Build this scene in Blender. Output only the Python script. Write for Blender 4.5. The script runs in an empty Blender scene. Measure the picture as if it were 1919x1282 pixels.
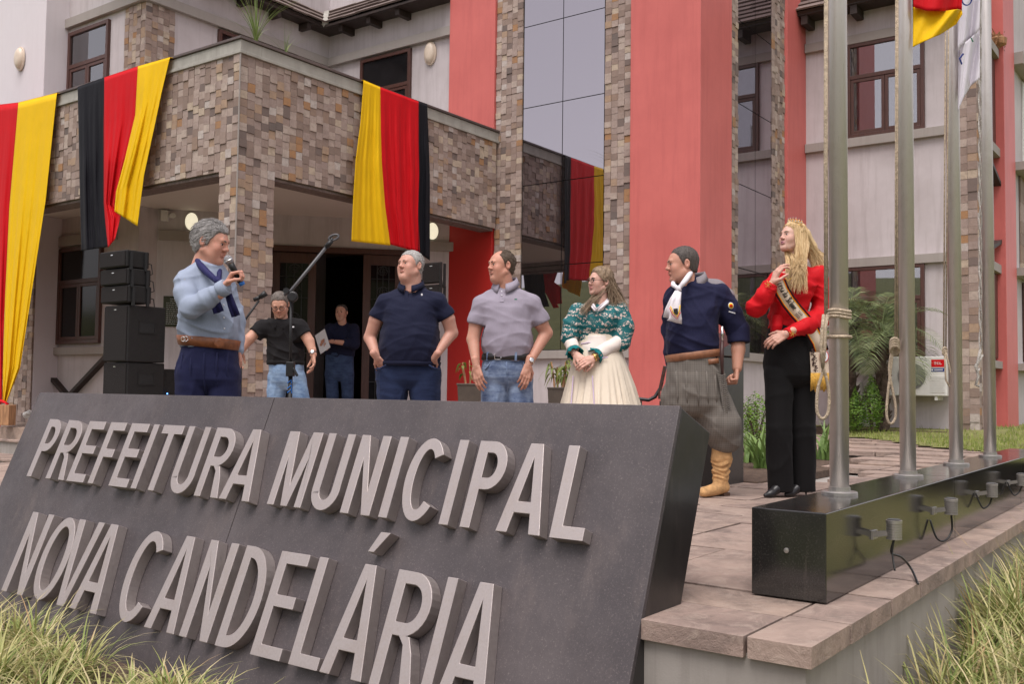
import bpy, math, random
import numpy as np
from mathutils import Vector, Matrix, noise
from mathutils.geometry import tessellate_polygon
SC = bpy.context.scene
COL = SC.collection
rnd = random.Random(7)
R = math.radians
PI = math.pi

# ------------------------------------------------------------------ camera
# world: X = along the canopy's right face, Y = along the sign, Z up, plaza surface z = 0
F_PX, CX, CY = 1843.73, 960.0, 641.0
YAW, PITCH, ROLL, HC = R(35.9416), R(2.82717), R(-0.70741), 0.70
def _cam_axes():
    f = np.array([math.cos(YAW)*math.cos(PITCH), math.sin(YAW)*math.cos(PITCH), math.sin(PITCH)])
    r = np.array([math.sin(YAW), -math.cos(YAW), 0.0])
    d = np.cross(f, r)
    return (math.cos(ROLL)*r+math.sin(ROLL)*d, -math.sin(ROLL)*r+math.cos(ROLL)*d, f)
C_R, C_D, C_F = _cam_axes()
CAM = np.array([0.0, 0.0, HC])
cd = bpy.data.cameras.new('camera')
cam = bpy.data.objects.new('camera', cd)
COL.objects.link(cam)
cam.matrix_world = Matrix(((C_R[0], -C_D[0], -C_F[0], 0), (C_R[1], -C_D[1], -C_F[1], 0), (C_R[2], -C_D[2], -C_F[2], HC), (0, 0, 0, 1)))
cd.sensor_fit = 'HORIZONTAL'; cd.sensor_width = 36.0; cd.lens = F_PX/1919.0*36.0
cd.clip_start = 0.05; cd.clip_end = 3000
SC.camera = cam

# ------------------------------------------------------------------ sky, sun, exposure (soft overcast daylight)
SUN_EL, SUN_AZ = R(66), R(200)      # azimuth of the sun measured from +X towards +Y
w = bpy.data.worlds.new('World'); SC.world = w; w.use_nodes = True
nt = w.node_tree; nt.nodes.clear()
sky = nt.nodes.new('ShaderNodeTexSky'); sky.sky_type = 'NISHITA'; sky.sun_disc = False
sky.sun_elevation = SUN_EL; sky.sun_rotation = PI/2-SUN_AZ
sky.air_density = 1.0; sky.dust_density = 2.0; sky.ozone_density = 1.0
hs = nt.nodes.new('ShaderNodeHueSaturation'); hs.inputs['Saturation'].default_value = 0.18
bg = nt.nodes.new('ShaderNodeBackground'); bg.inputs['Strength'].default_value = 0.115
tint = nt.nodes.new('ShaderNodeMix'); tint.data_type = 'RGBA'; tint.blend_type = 'MULTIPLY'
tint.inputs['Factor'].default_value = 1.0; tint.inputs['B'].default_value = (1.0, 0.935, 0.955, 1)
wo = nt.nodes.new('ShaderNodeOutputWorld')
nt.links.new(sky.outputs[0], hs.inputs['Color']); nt.links.new(hs.outputs[0], tint.inputs['A'])
nt.links.new(tint.outputs['Result'], bg.inputs['Color'])
nt.links.new(bg.outputs[0], wo.inputs[0])
sd = bpy.data.lights.new('sun', 'SUN'); sd.energy = 1.5; sd.angle = R(40); sd.color = (1.0, 0.945, 0.90)
sun = bpy.data.objects.new('sun', sd); COL.objects.link(sun)
sv = Vector((math.cos(SUN_EL)*math.cos(SUN_AZ), math.cos(SUN_EL)*math.sin(SUN_AZ), math.sin(SUN_EL)))
sun.rotation_euler = sv.to_track_quat('Z', 'Y').to_euler(); sun.location = sv*40
vs = SC.view_settings
vs.view_transform = 'Standard'; vs.look = 'None'; vs.gamma = 1; vs.use_curve_mapping = False; vs.exposure = 0.92

# ------------------------------------------------------------------ pixel -> place helpers (photo pixels, 1919 x 1282)
def ray(x, y): return C_R*((x-CX)/F_PX)+C_D*((y-CY)/F_PX)+C_F
def on_z(x, y, z=0.0): d = ray(x, y); return CAM+d*((z-HC)/d[2])
def on_u(x, y, u): d = ray(x, y); return CAM+d*(u/d[0])
def on_v(x, y, v): d = ray(x, y); return CAM+d*(v/d[1])
def at_d(x, y, dep): return CAM+ray(x, y)*dep
def on_pl(x, y, p, n): d = ray(x, y); return CAM+d*(np.dot(np.array(p)-CAM, n)/np.dot(d, n))

# ------------------------------------------------------------------ mesh helpers
def cr(pts, n=6):
    """smooth curve through points"""
    P_ = [np.array(p, float) for p in pts]; out = []; m = len(P_)
    for i in range(m-1):
        a, b, c, d = P_[max(0, i-1)], P_[i], P_[i+1], P_[min(m-1, i+2)]
        for k in range(n):
            t = k/n; out.append(.5*((2*b)+(c-a)*t+(2*a-5*b+4*c-d)*t*t+(3*b-a-3*c+d)*t**3))
    return out+[P_[-1]]
class MB:
    def __init__(s): s.v = []; s.f = []; s.a = []
    def add(s, vs, fs, a=None):
        o = len(s.v); s.v.extend([tuple(map(float, p)) for p in vs]); s.f.extend([tuple(i+o for i in f) for f in fs])
        if a is not None: s.a.extend([a]*len(fs))
        return s
    def box(s, x0, x1, y0, y1, z0, z1, a=None):
        return s.add([(x0,y0,z0),(x1,y0,z0),(x1,y1,z0),(x0,y1,z0),(x0,y0,z1),(x1,y0,z1),(x1,y1,z1),(x0,y1,z1)],
            [(0,3,2,1),(4,5,6,7),(0,1,5,4),(1,2,6,5),(2,3,7,6),(3,0,4,7)], a)
    def obox(s, c, ax, ay, az, hx, hy, hz, a=None):
        c = np.array(c, float); ax, ay, az = [np.array(q, float) for q in (ax, ay, az)]
        P = [c+ax*hx*i+ay*hy*j+az*hz*k for k in (-1,1) for (i,j) in ((-1,-1),(1,-1),(1,1),(-1,1))]
        return s.add(P, [(0,3,2,1),(4,5,6,7),(0,1,5,4),(1,2,6,5),(2,3,7,6),(3,0,4,7)], a)
    def beam(s, p, q, wd, ht, up=(0,0,1)):
        p = np.array(p, float); q = np.array(q, float); d = q-p; L = np.linalg.norm(d); d /= L
        x = np.cross(d, up); x /= np.linalg.norm(x); z = np.cross(x, d)
        return s.obox((p+q)/2, x, d, z, wd/2, L/2, ht/2)
    def tube(s, pts, r, n=8, cap=True):
        pts = [np.array(p, float) for p in pts]; m = len(pts)
        if not hasattr(r, '__len__'): r = [r]*m
        prev = None; base = len(s.v)
        for i, p in enumerate(pts):
            t = pts[min(i+1, m-1)]-pts[max(i-1, 0)]; t = t/(np.linalg.norm(t)+1e-12)
            if prev is None:
                a = np.array((0,0,1.)) if abs(t[2]) < .9 else np.array((1.,0,0))
                x = np.cross(a, t)
            else: x = prev-t*np.dot(prev, t)
            x /= np.linalg.norm(x)+1e-12; y = np.cross(t, x); prev = x
            for k in range(n):
                an = 2*PI*k/n; s.v.append(tuple(p+(x*math.cos(an)+y*math.sin(an))*r[i]))
        for i in range(m-1):
            for k in range(n):
                a = base+i*n+k; b = base+i*n+(k+1) % n
                s.f.append((a, b, b+n, a+n))
        if cap:
            s.f.append(tuple(base+k for k in range(n))[::-1]); s.f.append(tuple(base+(m-1)*n+k for k in range(n)))
        return s
    def lathe(s, c, prof, n=20, ax=(1,0,0), ay=(0,1,0), az=(0,0,1)):
        c = np.array(c, float); ax, ay, az = [np.array(q, float) for q in (ax, ay, az)]; base = len(s.v); m = len(prof)
        for (r_, z_) in prof:
            for k in range(n):
                an = 2*PI*k/n; s.v.append(tuple(c+(ax*math.cos(an)+ay*math.sin(an))*r_+az*z_))
        for i in range(m-1):
            for k in range(n):
                a = base+i*n+k; b = base+i*n+(k+1) % n; s.f.append((a, b, b+n, a+n))
        s.f.append(tuple(base+k for k in range(n))[::-1]); s.f.append(tuple(base+(m-1)*n+k for k in range(n)))
        return s
    def prism(s, loops, p3, nv, depth):
        """loops: outer + holes, 2-D; p3 maps 2-D to 3-D; nv: direction of extrusion (front face at depth)"""
        nv = np.array(nv, float); flat = [p for l in loops for p in l]
        tri = tessellate_polygon([[Vector((p[0], p[1], 0)) for p in l] for l in loops])
        B = [np.array(p3(*p), float) for p in flat]; n = len(flat)
        vs = B+[b+nv*depth for b in B]; fs = [tuple(i+n for i in t) for t in tri]+[tuple(t)[::-1] for t in tri]
        o = 0
        for l in loops:
            k = len(l)
            for i in range(k): a = o+i; b = o+(i+1) % k; fs.append((a, b, b+n, a+n))
            o += k
        return s.add(vs, fs)
    def mesh(s, name, smooth=False):
        me = bpy.data.meshes.new(name); me.from_pydata(s.v, [], s.f); me.update()
        if s.a:
            at = me.attributes.new('rnd', 'FLOAT', 'FACE'); at.data.foreach_set('value', np.array(s.a, np.float32))
        if smooth: me.polygons.foreach_set('use_smooth', [True]*len(me.polygons))
        return me

def link(name, me, mat=None, parent=None, bevel=0, smooth_angle=None, recalc=True):
    if recalc and me is not None and len(me.polygons):
        import bmesh
        bm = bmesh.new(); bm.from_mesh(me); bmesh.ops.recalc_face_normals(bm, faces=bm.faces[:]); bm.to_mesh(me); bm.free()
    o = bpy.data.objects.new(name, me); COL.objects.link(o)
    if mat is not None and me is not None and not me.materials:
        for m in (mat if isinstance(mat, (list, tuple)) else [mat]): me.materials.append(M(m) if isinstance(m, str) else m)
    if parent is not None: adopt(o, parent)
    if bevel:
        b = o.modifiers.new('bevel', 'BEVEL'); b.width = bevel; b.segments = 2; b.limit_method = 'ANGLE'; b.angle_limit = R(50)
    return o
WORLD = {}
def world_of(o):
    if o.name in WORLD: return WORLD[o.name]
    m = o.matrix_basis.copy()
    if o.parent: m = world_of(o.parent) @ o.matrix_parent_inverse @ m
    return m
def adopt(o, parent):
    o.parent = parent; o.matrix_parent_inverse = world_of(parent).inverted()
def build(name, mb, mat, parent=None, smooth=False, bevel=0): return link(name, mb.mesh(name, smooth), mat, parent, bevel)
def empty(name, loc, label, cat, group=None, rz=0):
    o = bpy.data.objects.new(name, None); COL.objects.link(o); o.location = tuple(map(float, loc)); o.rotation_euler = (0, 0, rz); o.empty_display_size = .2
    return tag(o, label, cat, group)
def tag(o, label, cat=None, group=None, kind=None):
    if label: o['label'] = label
    if cat: o['category'] = cat
    if group: o['group'] = group
    if kind: o['kind'] = kind
    return o
def structure(o): o['kind'] = 'structure'; return o
def stuff(o, label=None, cat=None):
    o['kind'] = 'stuff'
    return tag(o, label, cat)

# ------------------------------------------------------------------ materials
MATS = {}
def M(n): return MATS[n]
class NT:
    def __init__(s, name):
        s.m = bpy.data.materials.new(name); s.m.use_nodes = True; s.t = s.m.node_tree; s.t.nodes.clear()
        s.out = s.n('ShaderNodeOutputMaterial'); MATS[name] = s.m
    def n(s, ty, **kw):
        x = s.t.nodes.new(ty)
        for k, v in kw.items(): setattr(x, k, v)
        return x
    def l(s, a, b): s.t.links.new(a, b)
    def coord(s, scale=(1,1,1), which='Object'):
        tc = s.n('ShaderNodeTexCoord'); mp = s.n('ShaderNodeMapping'); mp.inputs['Scale'].default_value = scale
        s.l(tc.outputs[which], mp.inputs[0]); return mp.outputs[0]
    def noise(s, vec, scale, detail=6, rough=.6, dist=0):
        x = s.n('ShaderNodeTexNoise'); x.inputs['Scale'].default_value = scale; x.inputs['Detail'].default_value = detail
        x.inputs['Roughness'].default_value = rough; x.inputs['Distortion'].default_value = dist; s.l(vec, x.inputs['Vector']); return x.outputs[0]
    def ramp(s, fac, stops, interp='LINEAR'):
        x = s.n('ShaderNodeValToRGB'); x.color_ramp.interpolation = interp; e = x.color_ramp.elements
        while len(e) < len(stops): e.new(.5)
        for i, (p, c) in enumerate(stops): e[i].position = p; e[i].color = (*c, 1) if len(c) == 3 else c
        s.l(fac, x.inputs[0]); return x.outputs[0]
    def mix(s, fac, a, b, mode='MIX'):
        x = s.n('ShaderNodeMix', data_type='RGBA', blend_type=mode)
        for sock, val in ((x.inputs['Factor'], fac), (x.inputs['A'], a), (x.inputs['B'], b)):
            if hasattr(val, 'is_output') or isinstance(val, bpy.types.NodeSocket): s.l(val, sock)
            elif isinstance(val, (int, float)): sock.default_value = val
            else: sock.default_value = (*val, 1)
        return x.outputs['Result']
    def math(s, op, a, b=0.0):
        x = s.n('ShaderNodeMath', operation=op)
        for i, val in enumerate((a, b)):
            if isinstance(val, bpy.types.NodeSocket): s.l(val, x.inputs[i])
            else: x.inputs[i].default_value = val
        return x.outputs[0]
    def bump(s, h, strength=.3, dist=.01, nrm=None):
        x = s.n('ShaderNodeBump'); x.inputs['Strength'].default_value = strength; x.inputs['Distance'].default_value = dist
        s.l(h, x.inputs['Height'])
        if nrm is not None: s.l(nrm, x.inputs['Normal'])
        return x.outputs[0]
    def bsdf(s, col=None, rough=.6, metal=0, spec=.5, nrm=None, sheen=0, sss=0, **kw):
        p = s.n('ShaderNodeBsdfPrincipled')
        def put(k, v):
            if isinstance(v, bpy.types.NodeSocket): s.l(v, p.inputs[k])
            else: p.inputs[k].default_value = v
        if col is not None: put('Base Color', col if isinstance(col, bpy.types.NodeSocket) else (*col, 1))
        put('Roughness', rough); put('Metallic', metal); put('Specular IOR Level', spec)
        if nrm is not None: s.l(nrm, p.inputs['Normal'])
        if sheen: put('Sheen Weight', sheen*.12); put('Sheen Roughness', .5)
        if sss: put('Subsurface Weight', sss); put('Subsurface Radius', (.012, .005, .003)); put('Subsurface Scale', 1.0)
        s.l(p.outputs[0], s.out.inputs[0]); s.p = p
        return p
def basic(name, col, rough=.6, var=.12, vscale=6, bscale=60, bstr=.15, metal=0, spec=.5, stretch=(1,1,1), sheen=0, bdist=.004, **k):
    t = NT(name); v = t.coord(stretch)
    n1 = t.noise(v, vscale, 7, .65)
    c = t.mix(t.ramp(n1, [(.3, (0,0,0)), (.7, (1,1,1))]), tuple(x*(1-var) for x in col), tuple(min(1, x*(1+var)) for x in col))
    nb = t.noise(v, bscale, 4, .6)
    t.bsdf(c, rough, metal, spec, t.bump(nb, bstr, bdist), sheen)
    return t.m
def weathered(name, col, dirt, amount=.5, rough=.75, vs=1.2, streak=True, bstr=.2):
    """painted render with rain streaks and soft blotches"""
    t = NT(name); v = t.coord(); vst = t.coord((5, 5, .35))
    n1 = t.noise(v, vs, 8, .65); n2 = t.noise(vst, 2.2, 6, .7); n3 = t.noise(v, 9, 6, .7)
    a = t.ramp(n1, [(.35, (0,0,0)), (.75, (1,1,1))]); b = t.ramp(n2, [(.48, (0,0,0)), (.75, (1,1,1))])
    c = t.mix(t.math('MULTIPLY', a, amount*.55), col, dirt)
    if streak: c = t.mix(t.math('MULTIPLY', b, amount*.55), c, dirt)
    c = t.mix(t.math('MULTIPLY', n3, .14), c, tuple(x*.7 for x in col))
    t.bsdf(c, rough, 0, .4, t.bump(t.noise(v, 140, 4, .6), bstr, .003))
    return t.m
weathered('wall_paint', (.58, .53, .54), (.33, .285, .28), 1.0)
weathered('wall_white', (.70, .65, .68), (.50, .44, .45), .35)
weathered('trim_paint', (.36, .325, .30), (.23, .20, .18), .7)
weathered('concrete', (.37, .34, .31), (.17, .15, .13), .9, .85, 2.5)
weathered('coping_paint', (.40, .385, .345), (.20, .18, .16), .9, .8, 5)
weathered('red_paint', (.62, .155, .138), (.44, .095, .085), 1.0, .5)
weathered('red_deep', (.47, .022, .018), (.36, .015, .013), .4, .45)  # deeper, more saturated red for the pillar length below the balcony coping
weathered('ceiling_paint', (.62, .56, .52), (.5, .44, .4), .3, .7)
basic('timber_dark', (.035, .022, .018), .6, .3, 12, 90, .4, stretch=(1,1,.15))
basic('window_wood', (.075, .03, .022), .42, .3, 10, 120, .3, stretch=(6,6,.6))
basic('curtain', (.55, .52, .52), .9, .12, 6, 30, .3, stretch=(10,10,.3))
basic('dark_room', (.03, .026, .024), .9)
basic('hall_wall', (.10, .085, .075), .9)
basic('slab_edge', (.16, .12, .11), .7, .4, 20)
basic('metal_black', (.012, .012, .013), .45, .3, 30, 200, .1, spec=.4)
basic('iron_grille', (.02, .02, .021), .5, .3, 30)
basic('speaker_box', (.012, .011, .011), .62, .25, 40, 400, .5, spec=.35)
basic('speaker_grille', (.016, .013, .013), .75, .2, 60, 900, .8, spec=.25)
basic('plastic_white', (.66, .65, .62), .45, .08, 8, 80, .05)
basic('plastic_grey', (.32, .32, .32), .5, .1, 8)
basic('rope', (.50, .40, .29), .9, .35, 60, 160, 1.0, bdist=.01)
basic('rope_grey', (.50, .47, .43), .9, .35, 60, 160, 1.0, bdist=.01)
basic('cable', (.012, .012, .012), .45, .1)
basic('soil', (.10, .065, .045), .95, .5, 14, 60, 1.0, bdist=.02)
basic('pot', (.075, .058, .045), .5, .25, 8, 100, .2)
basic('stump', (.38, .20, .10), .85, .45, 9, 60, .7, stretch=(4,4,.5))
basic('gold', (.72, .47, .16), .28, .15, 40, metal=1)
basic('silver', (.68, .68, .68), .25, .1, 40, metal=1)
basic('white_cloth', (.74, .70, .74), .85, .06, 14, 300, .25, sheen=.2)
basic('paper', (.72, .71, .74), .8, .03)
def m_granite(name, base, fleck, rough, fleck_amt, spec=.55):
    t = NT(name); v = t.coord()
    vo = t.n('ShaderNodeTexVoronoi'); vo.inputs['Scale'].default_value = 330; t.l(v, vo.inputs['Vector'])
    n1 = t.noise(v, 150, 3, .75); n2 = t.noise(v, 1.6, 8, .7); st = t.noise(t.coord((3, 3, .4)), 2.5, 6, .7)
    fl = t.ramp(n1, [(.56, (0,0,0)), (.72, (1,1,1))])
    c = t.mix(t.math('MULTIPLY', fl, fleck_amt), base, fleck)
    c = t.mix(t.math('MULTIPLY', vo.outputs['Distance'], .5), c, tuple(x*.45 for x in base))
    c = t.mix(t.math('MULTIPLY', t.ramp(n2, [(.4, (0,0,0)), (.8, (1,1,1))]), .22), c, tuple(min(1, x*1.5) for x in fleck))
    c = t.mix(t.math('MULTIPLY', t.ramp(st, [(.55, (0,0,0)), (.8, (1,1,1))]), .26), c, (.22, .17, .15))
    rg = t.ramp(t.noise(v, 3, 8, .75), [(.3, (rough*.75,)*3), (.75, (min(1, rough*1.6),)*3)])
    t.bsdf(c, rg, 0, spec, t.bump(n1, .06, .002))
m_granite('granite_honed', (.058, .048, .052), (.21, .175, .17), .50, .75)
m_granite('granite_polished', (.016, .015, .015), (.10, .09, .08), .10, .55, .8)
m_granite('granite_dark', (.016, .014, .0145), (.07, .06, .055), .30, .4)
m_granite('granite_cap', (.085, .06, .055), (.2, .15, .13), .45, .6)

def m_steel(name, col=(.50, .475, .45), rough=.32, metal=.8, stretch=(1,1,40), dirt=(.30, .22, .17)):
    t = NT(name); v = t.coord(stretch); n1 = t.noise(v, 30, 4, .6); n2 = t.noise(t.coord(), 5, 7, .7)
    c = t.mix(t.math('MULTIPLY', t.ramp(n2, [(.5, (0,0,0)), (.85, (1,1,1))]), .35), col, dirt)
    rg = t.ramp(n1, [(.3, (rough*.7,)*3), (.7, (rough*1.35,)*3)])
    t.bsdf(c, rg, metal, .5, t.bump(n1, .05, .001))
m_steel('pole_steel', (.56, .525, .50), .36, .55, stretch=(40,40,.6))
m_steel('letter_steel', (.45, .40, .385), .52, stretch=(3,3,3))
m_steel('fixture_steel', (.42, .40, .38), .35)
basic('fixture_grey', (.20, .185, .17), .45, .2, 30)

def m_tile(name, obj):
    t = NT(name)
    if obj: r0 = t.n('ShaderNodeObjectInfo').outputs['Random']
    else: r0 = t.n('ShaderNodeAttribute', attribute_name='rnd').outputs['Fac']
    S = [(.0, (.24,.175,.145)), (.10, (.32,.24,.205)), (.22, (.385,.30,.265)), (.34, (.28,.205,.17)), (.44, (.43,.34,.295)), (.55, (.345,.265,.235)),
         (.64, (.48,.395,.34)), (.72, (.40,.275,.185)), (.78, (.51,.415,.315)), (.84, (.15,.115,.105)), (.89, (.38,.195,.08)), (.925, (.53,.475,.44)), (.96, (.29,.20,.15)), (.985, (.12,.10,.095))]
    base = t.ramp(r0, S, 'CONSTANT')
    geo = t.n('ShaderNodeNewGeometry'); mp = t.n('ShaderNodeMapping'); mp.inputs['Scale'].default_value = (1,1,1); t.l(geo.outputs['Position'], mp.inputs[0]); v = mp.outputs[0]
    off = t.n('ShaderNodeVectorMath', operation='ADD'); t.l(v, off.inputs[0])
    cx = t.n('ShaderNodeCombineXYZ'); t.l(t.math('MULTIPLY', r0, 97.0), cx.inputs[0]); t.l(t.math('MULTIPLY', r0, 31.0), cx.inputs[2]); t.l(cx.outputs[0], off.inputs[1])
    n1 = t.noise(off.outputs[0], 16, 6, .7, .6); n2 = t.noise(off.outputs[0], 70, 5, .65)
    c = t.mix(t.math('MULTIPLY', t.ramp(n1, [(.42, (0,0,0)), (.7, (1,1,1))]), .5), base, (.16, .115, .10))
    c = t.mix(.12, c, (.20, .13, .09))
    c = t.mix(t.math('MULTIPLY', n2, .12), c, (.5, .42, .38))
    t.bsdf(c, .82, 0, .3, t.bump(n2, .35, .006))
m_tile('tile_object', True); m_tile('tile_field', False)

def m_paver(name):
    t = NT(name); r0 = t.n('ShaderNodeObjectInfo').outputs['Random']
    base = t.ramp(r0, [(0, (.35,.255,.215)), (.3, (.385,.285,.235)), (.55, (.32,.24,.205)), (.8, (.40,.295,.235)), (1, (.36,.27,.23))])
    geo = t.n('ShaderNodeNewGeometry'); v = geo.outputs['Position']
    off = t.n('ShaderNodeVectorMath', operation='ADD'); t.l(v, off.inputs[0]); cx = t.n('ShaderNodeCombineXYZ'); t.l(t.math('MULTIPLY', r0, 53.0), cx.inputs[2]); t.l(cx.outputs[0], off.inputs[1])
    n1 = t.noise(off.outputs[0], 3.2, 9, .72, .8); n2 = t.noise(off.outputs[0], 26, 7, .7); n3 = t.noise(off.outputs[0], 7, 7, .8, 1.5)
    c = t.mix(t.math('MULTIPLY', t.ramp(n1, [(.42, (0,0,0)), (.68, (1,1,1))]), .85), base, (.115, .088, .078))
    c = t.mix(t.math('MULTIPLY', t.ramp(n3, [(.50, (0,0,0)), (.64, (1,1,1))]), .6), c, (.44, .35, .29))
    c = t.mix(t.math('MULTIPLY', n2, .2), c, (.16, .12, .10))
    t.bsdf(c, t.ramp(n1, [(.3, (.75,)*3), (.8, (.55,)*3)]), 0, .4, t.bump(t.math('ADD', n2, t.math('MULTIPLY', n3, 1.2)), .6, .012))
m_paver('paver')

def m_mirror_glass(name, refl, dark):
    t = NT(name); g = t.n('ShaderNodeBsdfGlossy'); g.inputs['Color'].default_value = (*refl, 1); g.inputs['Roughness'].default_value = .012
    v = t.coord(); nb = t.bump(t.noise(v, .9, 3, .5), .012, .05); t.l(nb, g.inputs['Normal'])
    d = t.n('ShaderNodeBsdfDiffuse'); n = t.noise(t.coord((4,4,.5)), 3, 6, .7); t.l(t.mix(n, dark, tuple(x*1.8 for x in dark)), d.inputs['Color'])
    fr = t.n('ShaderNodeFresnel'); fr.inputs['IOR'].default_value = 1.5
    mx = t.n('ShaderNodeMixShader'); t.l(t.math('ADD', t.math('MULTIPLY', fr.outputs[0], .5), .66), mx.inputs[0]); t.l(d.outputs[0], mx.inputs[1]); t.l(g.outputs[0], mx.inputs[2])
    t.l(mx.outputs[0], t.out.inputs[0])
m_mirror_glass('mirror_glass', (.52, .49, .53), (.02, .018, .018))
def m_pane(name):
    t = NT(name); g = t.n('ShaderNodeBsdfGlossy'); g.inputs['Color'].default_value = (.9,.9,.92,1); g.inputs['Roughness'].default_value = .01
    tr = t.n('ShaderNodeBsdfTransparent'); tr.inputs['Color'].default_value = (.72,.72,.74,1)
    fr = t.n('ShaderNodeFresnel'); fr.inputs['IOR'].default_value = 1.7
    mx = t.n('ShaderNodeMixShader'); t.l(t.math('ADD', fr.outputs[0], .16), mx.inputs[0]); t.l(tr.outputs[0], mx.inputs[1]); t.l(g.outputs[0], mx.inputs[2]); t.l(mx.outputs[0], t.out.inputs[0])
m_pane('pane_glass')
basic('door_glass', (.012,.011,.012), .08, .2, 4, 40, .03, spec=.25)
basic('asphalt', (.055,.052,.05), .9, .3, 6, 120, .6)

def m_cloth(name, col, rough=.75, sheen=.3, trans=.0, bs=900, var=.08):
    t = NT(name); v = t.coord(); n1 = t.noise(v, 5, 5, .6); n2 = t.noise(v, bs, 2, .5); n3 = t.noise(t.coord((1,1,.25)), 16, 5, .6)
    c = t.mix(n1, tuple(x*(1-var) for x in col), tuple(min(1, x*(1+var)) for x in col))
    nb = t.bump(n2, .12, .002); nb = t.bump(n3, .30, .018, nb)
    p = t.bsdf(c, max(rough, .62), 0, .16, nb, sheen)
    if trans:
        tl = t.n('ShaderNodeBsdfTranslucent'); t.l(c, tl.inputs['Color']); t.l(nb, tl.inputs['Normal'])
        mx = t.n('ShaderNodeMixShader'); mx.inputs[0].default_value = trans; t.l(p.outputs[0], mx.inputs[1]); t.l(tl.outputs[0], mx.inputs[2]); t.l(mx.outputs[0], t.out.inputs[0])
    return t.m
m_cloth('drape_yellow', (.86, .53, .006), .5, .1, .12)
m_cloth('drape_red', (.62, .006, .012), .5, .1, .10)
m_cloth('drape_black', (.0055, .0055, .009), .55, .15)
m_cloth('flag_white', (.84, .81, .87), .6, .1, .25)
m_cloth('flag_blue', (.03, .05, .22), .6, .1, .1)
m_cloth('flag_green', (.03, .20, .12), .6, .1, .1)

def m_leaf(name, c1, c2, scale=9, rough=.5, trans=.25):
    t = NT(name); v = t.coord(); n1 = t.noise(v, scale, 5, .6); g = t.n('ShaderNodeNewGeometry'); rnd_ = g.outputs['Random Per Island']
    f = t.math('ADD', t.math('MULTIPLY', n1, .5), t.math('MULTIPLY', rnd_, .5))
    c = t.mix(t.ramp(f, [(.25, (0,0,0)), (.75, (1,1,1))]), c1, c2)
    p = t.bsdf(c, rough, 0, .4)
    tl = t.n('ShaderNodeBsdfTranslucent'); t.l(c, tl.inputs['Color'])
    mx = t.n('ShaderNodeMixShader'); mx.inputs[0].default_value = trans; t.l(p.outputs[0], mx.inputs[1]); t.l(tl.outputs[0], mx.inputs[2]); t.l(mx.outputs[0], t.out.inputs[0])
m_leaf('leaf_palm', (.075, .115, .045), (.25, .30, .13))
m_leaf('leaf_bush', (.05, .125, .016), (.20, .34, .05))
m_leaf('leaf_strap', (.08, .17, .035), (.25, .36, .11))
m_leaf('leaf_pot', (.05, .11, .02), (.25, .27, .06))
m_leaf('leaf_sedge', (.10, .17, .04), (.27, .33, .10))
def m_variegated(name):
    """striped lily-turf blades: per-blade tone, straw-coloured margins and tips"""
    t = NT(name); g = t.n('ShaderNodeNewGeometry'); at = t.n('ShaderNodeAttribute', attribute_name='blade')
    sep = t.n('ShaderNodeSeparateXYZ'); t.l(at.outputs['Vector'], sep.inputs[0])
    c = t.ramp(g.outputs['Random Per Island'], [(0, (.10,.18,.035)), (.2, (.24,.33,.085)), (.4, (.40,.43,.15)), (.6, (.58,.54,.26)), (.8, (.68,.60,.36)), (.9, (.22,.31,.08)), (1, (.48,.32,.17))])
    c = t.mix(t.math('MULTIPLY', t.math('POWER', sep.outputs[0], 3.0), .5), c, (.42, .27, .15))
    p = t.bsdf(c, .55, 0, .35)
    tl = t.n('ShaderNodeBsdfTranslucent'); t.l(c, tl.inputs['Color'])
    mx = t.n('ShaderNodeMixShader'); mx.inputs[0].default_value = .25; t.l(p.outputs[0], mx.inputs[1]); t.l(tl.outputs[0], mx.inputs[2]); t.l(mx.outputs[0], t.out.inputs[0])
m_variegated('lily_turf')
basic('bark_palm', (.075, .05, .035), .95, .5, 25, 60, 1.0, bdist=.03)
basic('lawn_base', (.20, .20, .065), .95, .35, 5, 70, 1.0, bdist=.02)
m_leaf('lawn_blade', (.16, .23, .04), (.36, .40, .11), 2.5)
def m_hill(name):
    t = NT(name); v = t.coord(); n = t.noise(v, .05, 8, .7); n2 = t.noise(v, .6, 8, .7)
    c = t.mix(t.ramp(n, [(.4, (0,0,0)), (.6, (1,1,1))]), (.115, .13, .05), (.19, .20, .08)); c = t.mix(t.math('MULTIPLY', n2, .6), c, (.04, .05, .018))
    t.bsdf(c, .95, 0, .2)
m_hill('hill_grass')
def m_shingle(name):
    t = NT(name); v = t.coord((1, 1, 1)); n = t.noise(v, 5, 7, .7); n2 = t.noise(v, 45, 5, .7); r0 = t.n('ShaderNodeNewGeometry').outputs['Random Per Island']
    c = t.mix(r0, (.13, .095, .085), (.235, .185, .165)); c = t.mix(t.math('MULTIPLY', n, .5), c, (.10, .075, .07))
    t.bsdf(c, .85, 0, .3, t.bump(n2, .4, .006))
m_shingle('shingle')
def m_emit(name, col, st, base=(.8,.8,.75)):
    t = NT(name); p = t.bsdf(base, .3); p.inputs['Emission Color'].default_value = (*col, 1); p.inputs['Emission Strength'].default_value = st
m_emit('lamp_lit', (1.0, .90, .66), .40)
m_emit('led_blue', (.1, .3, 1), 4, (.02,.02,.1))
m_emit('led_amber', (1, .5, .1), 5, (.1,.05,.02))
basic('lamp_off', (.66, .55, .44), .35, .06, 10, 60, .05)
# ================================================================== THE SETTING
H_LOW = -0.52                                  # planting bed in front of the sign
KV = 0.935                                     # outer edge of the plaza towards the planting bed
KU = 2.72                                      # front edge of the plaza
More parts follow.
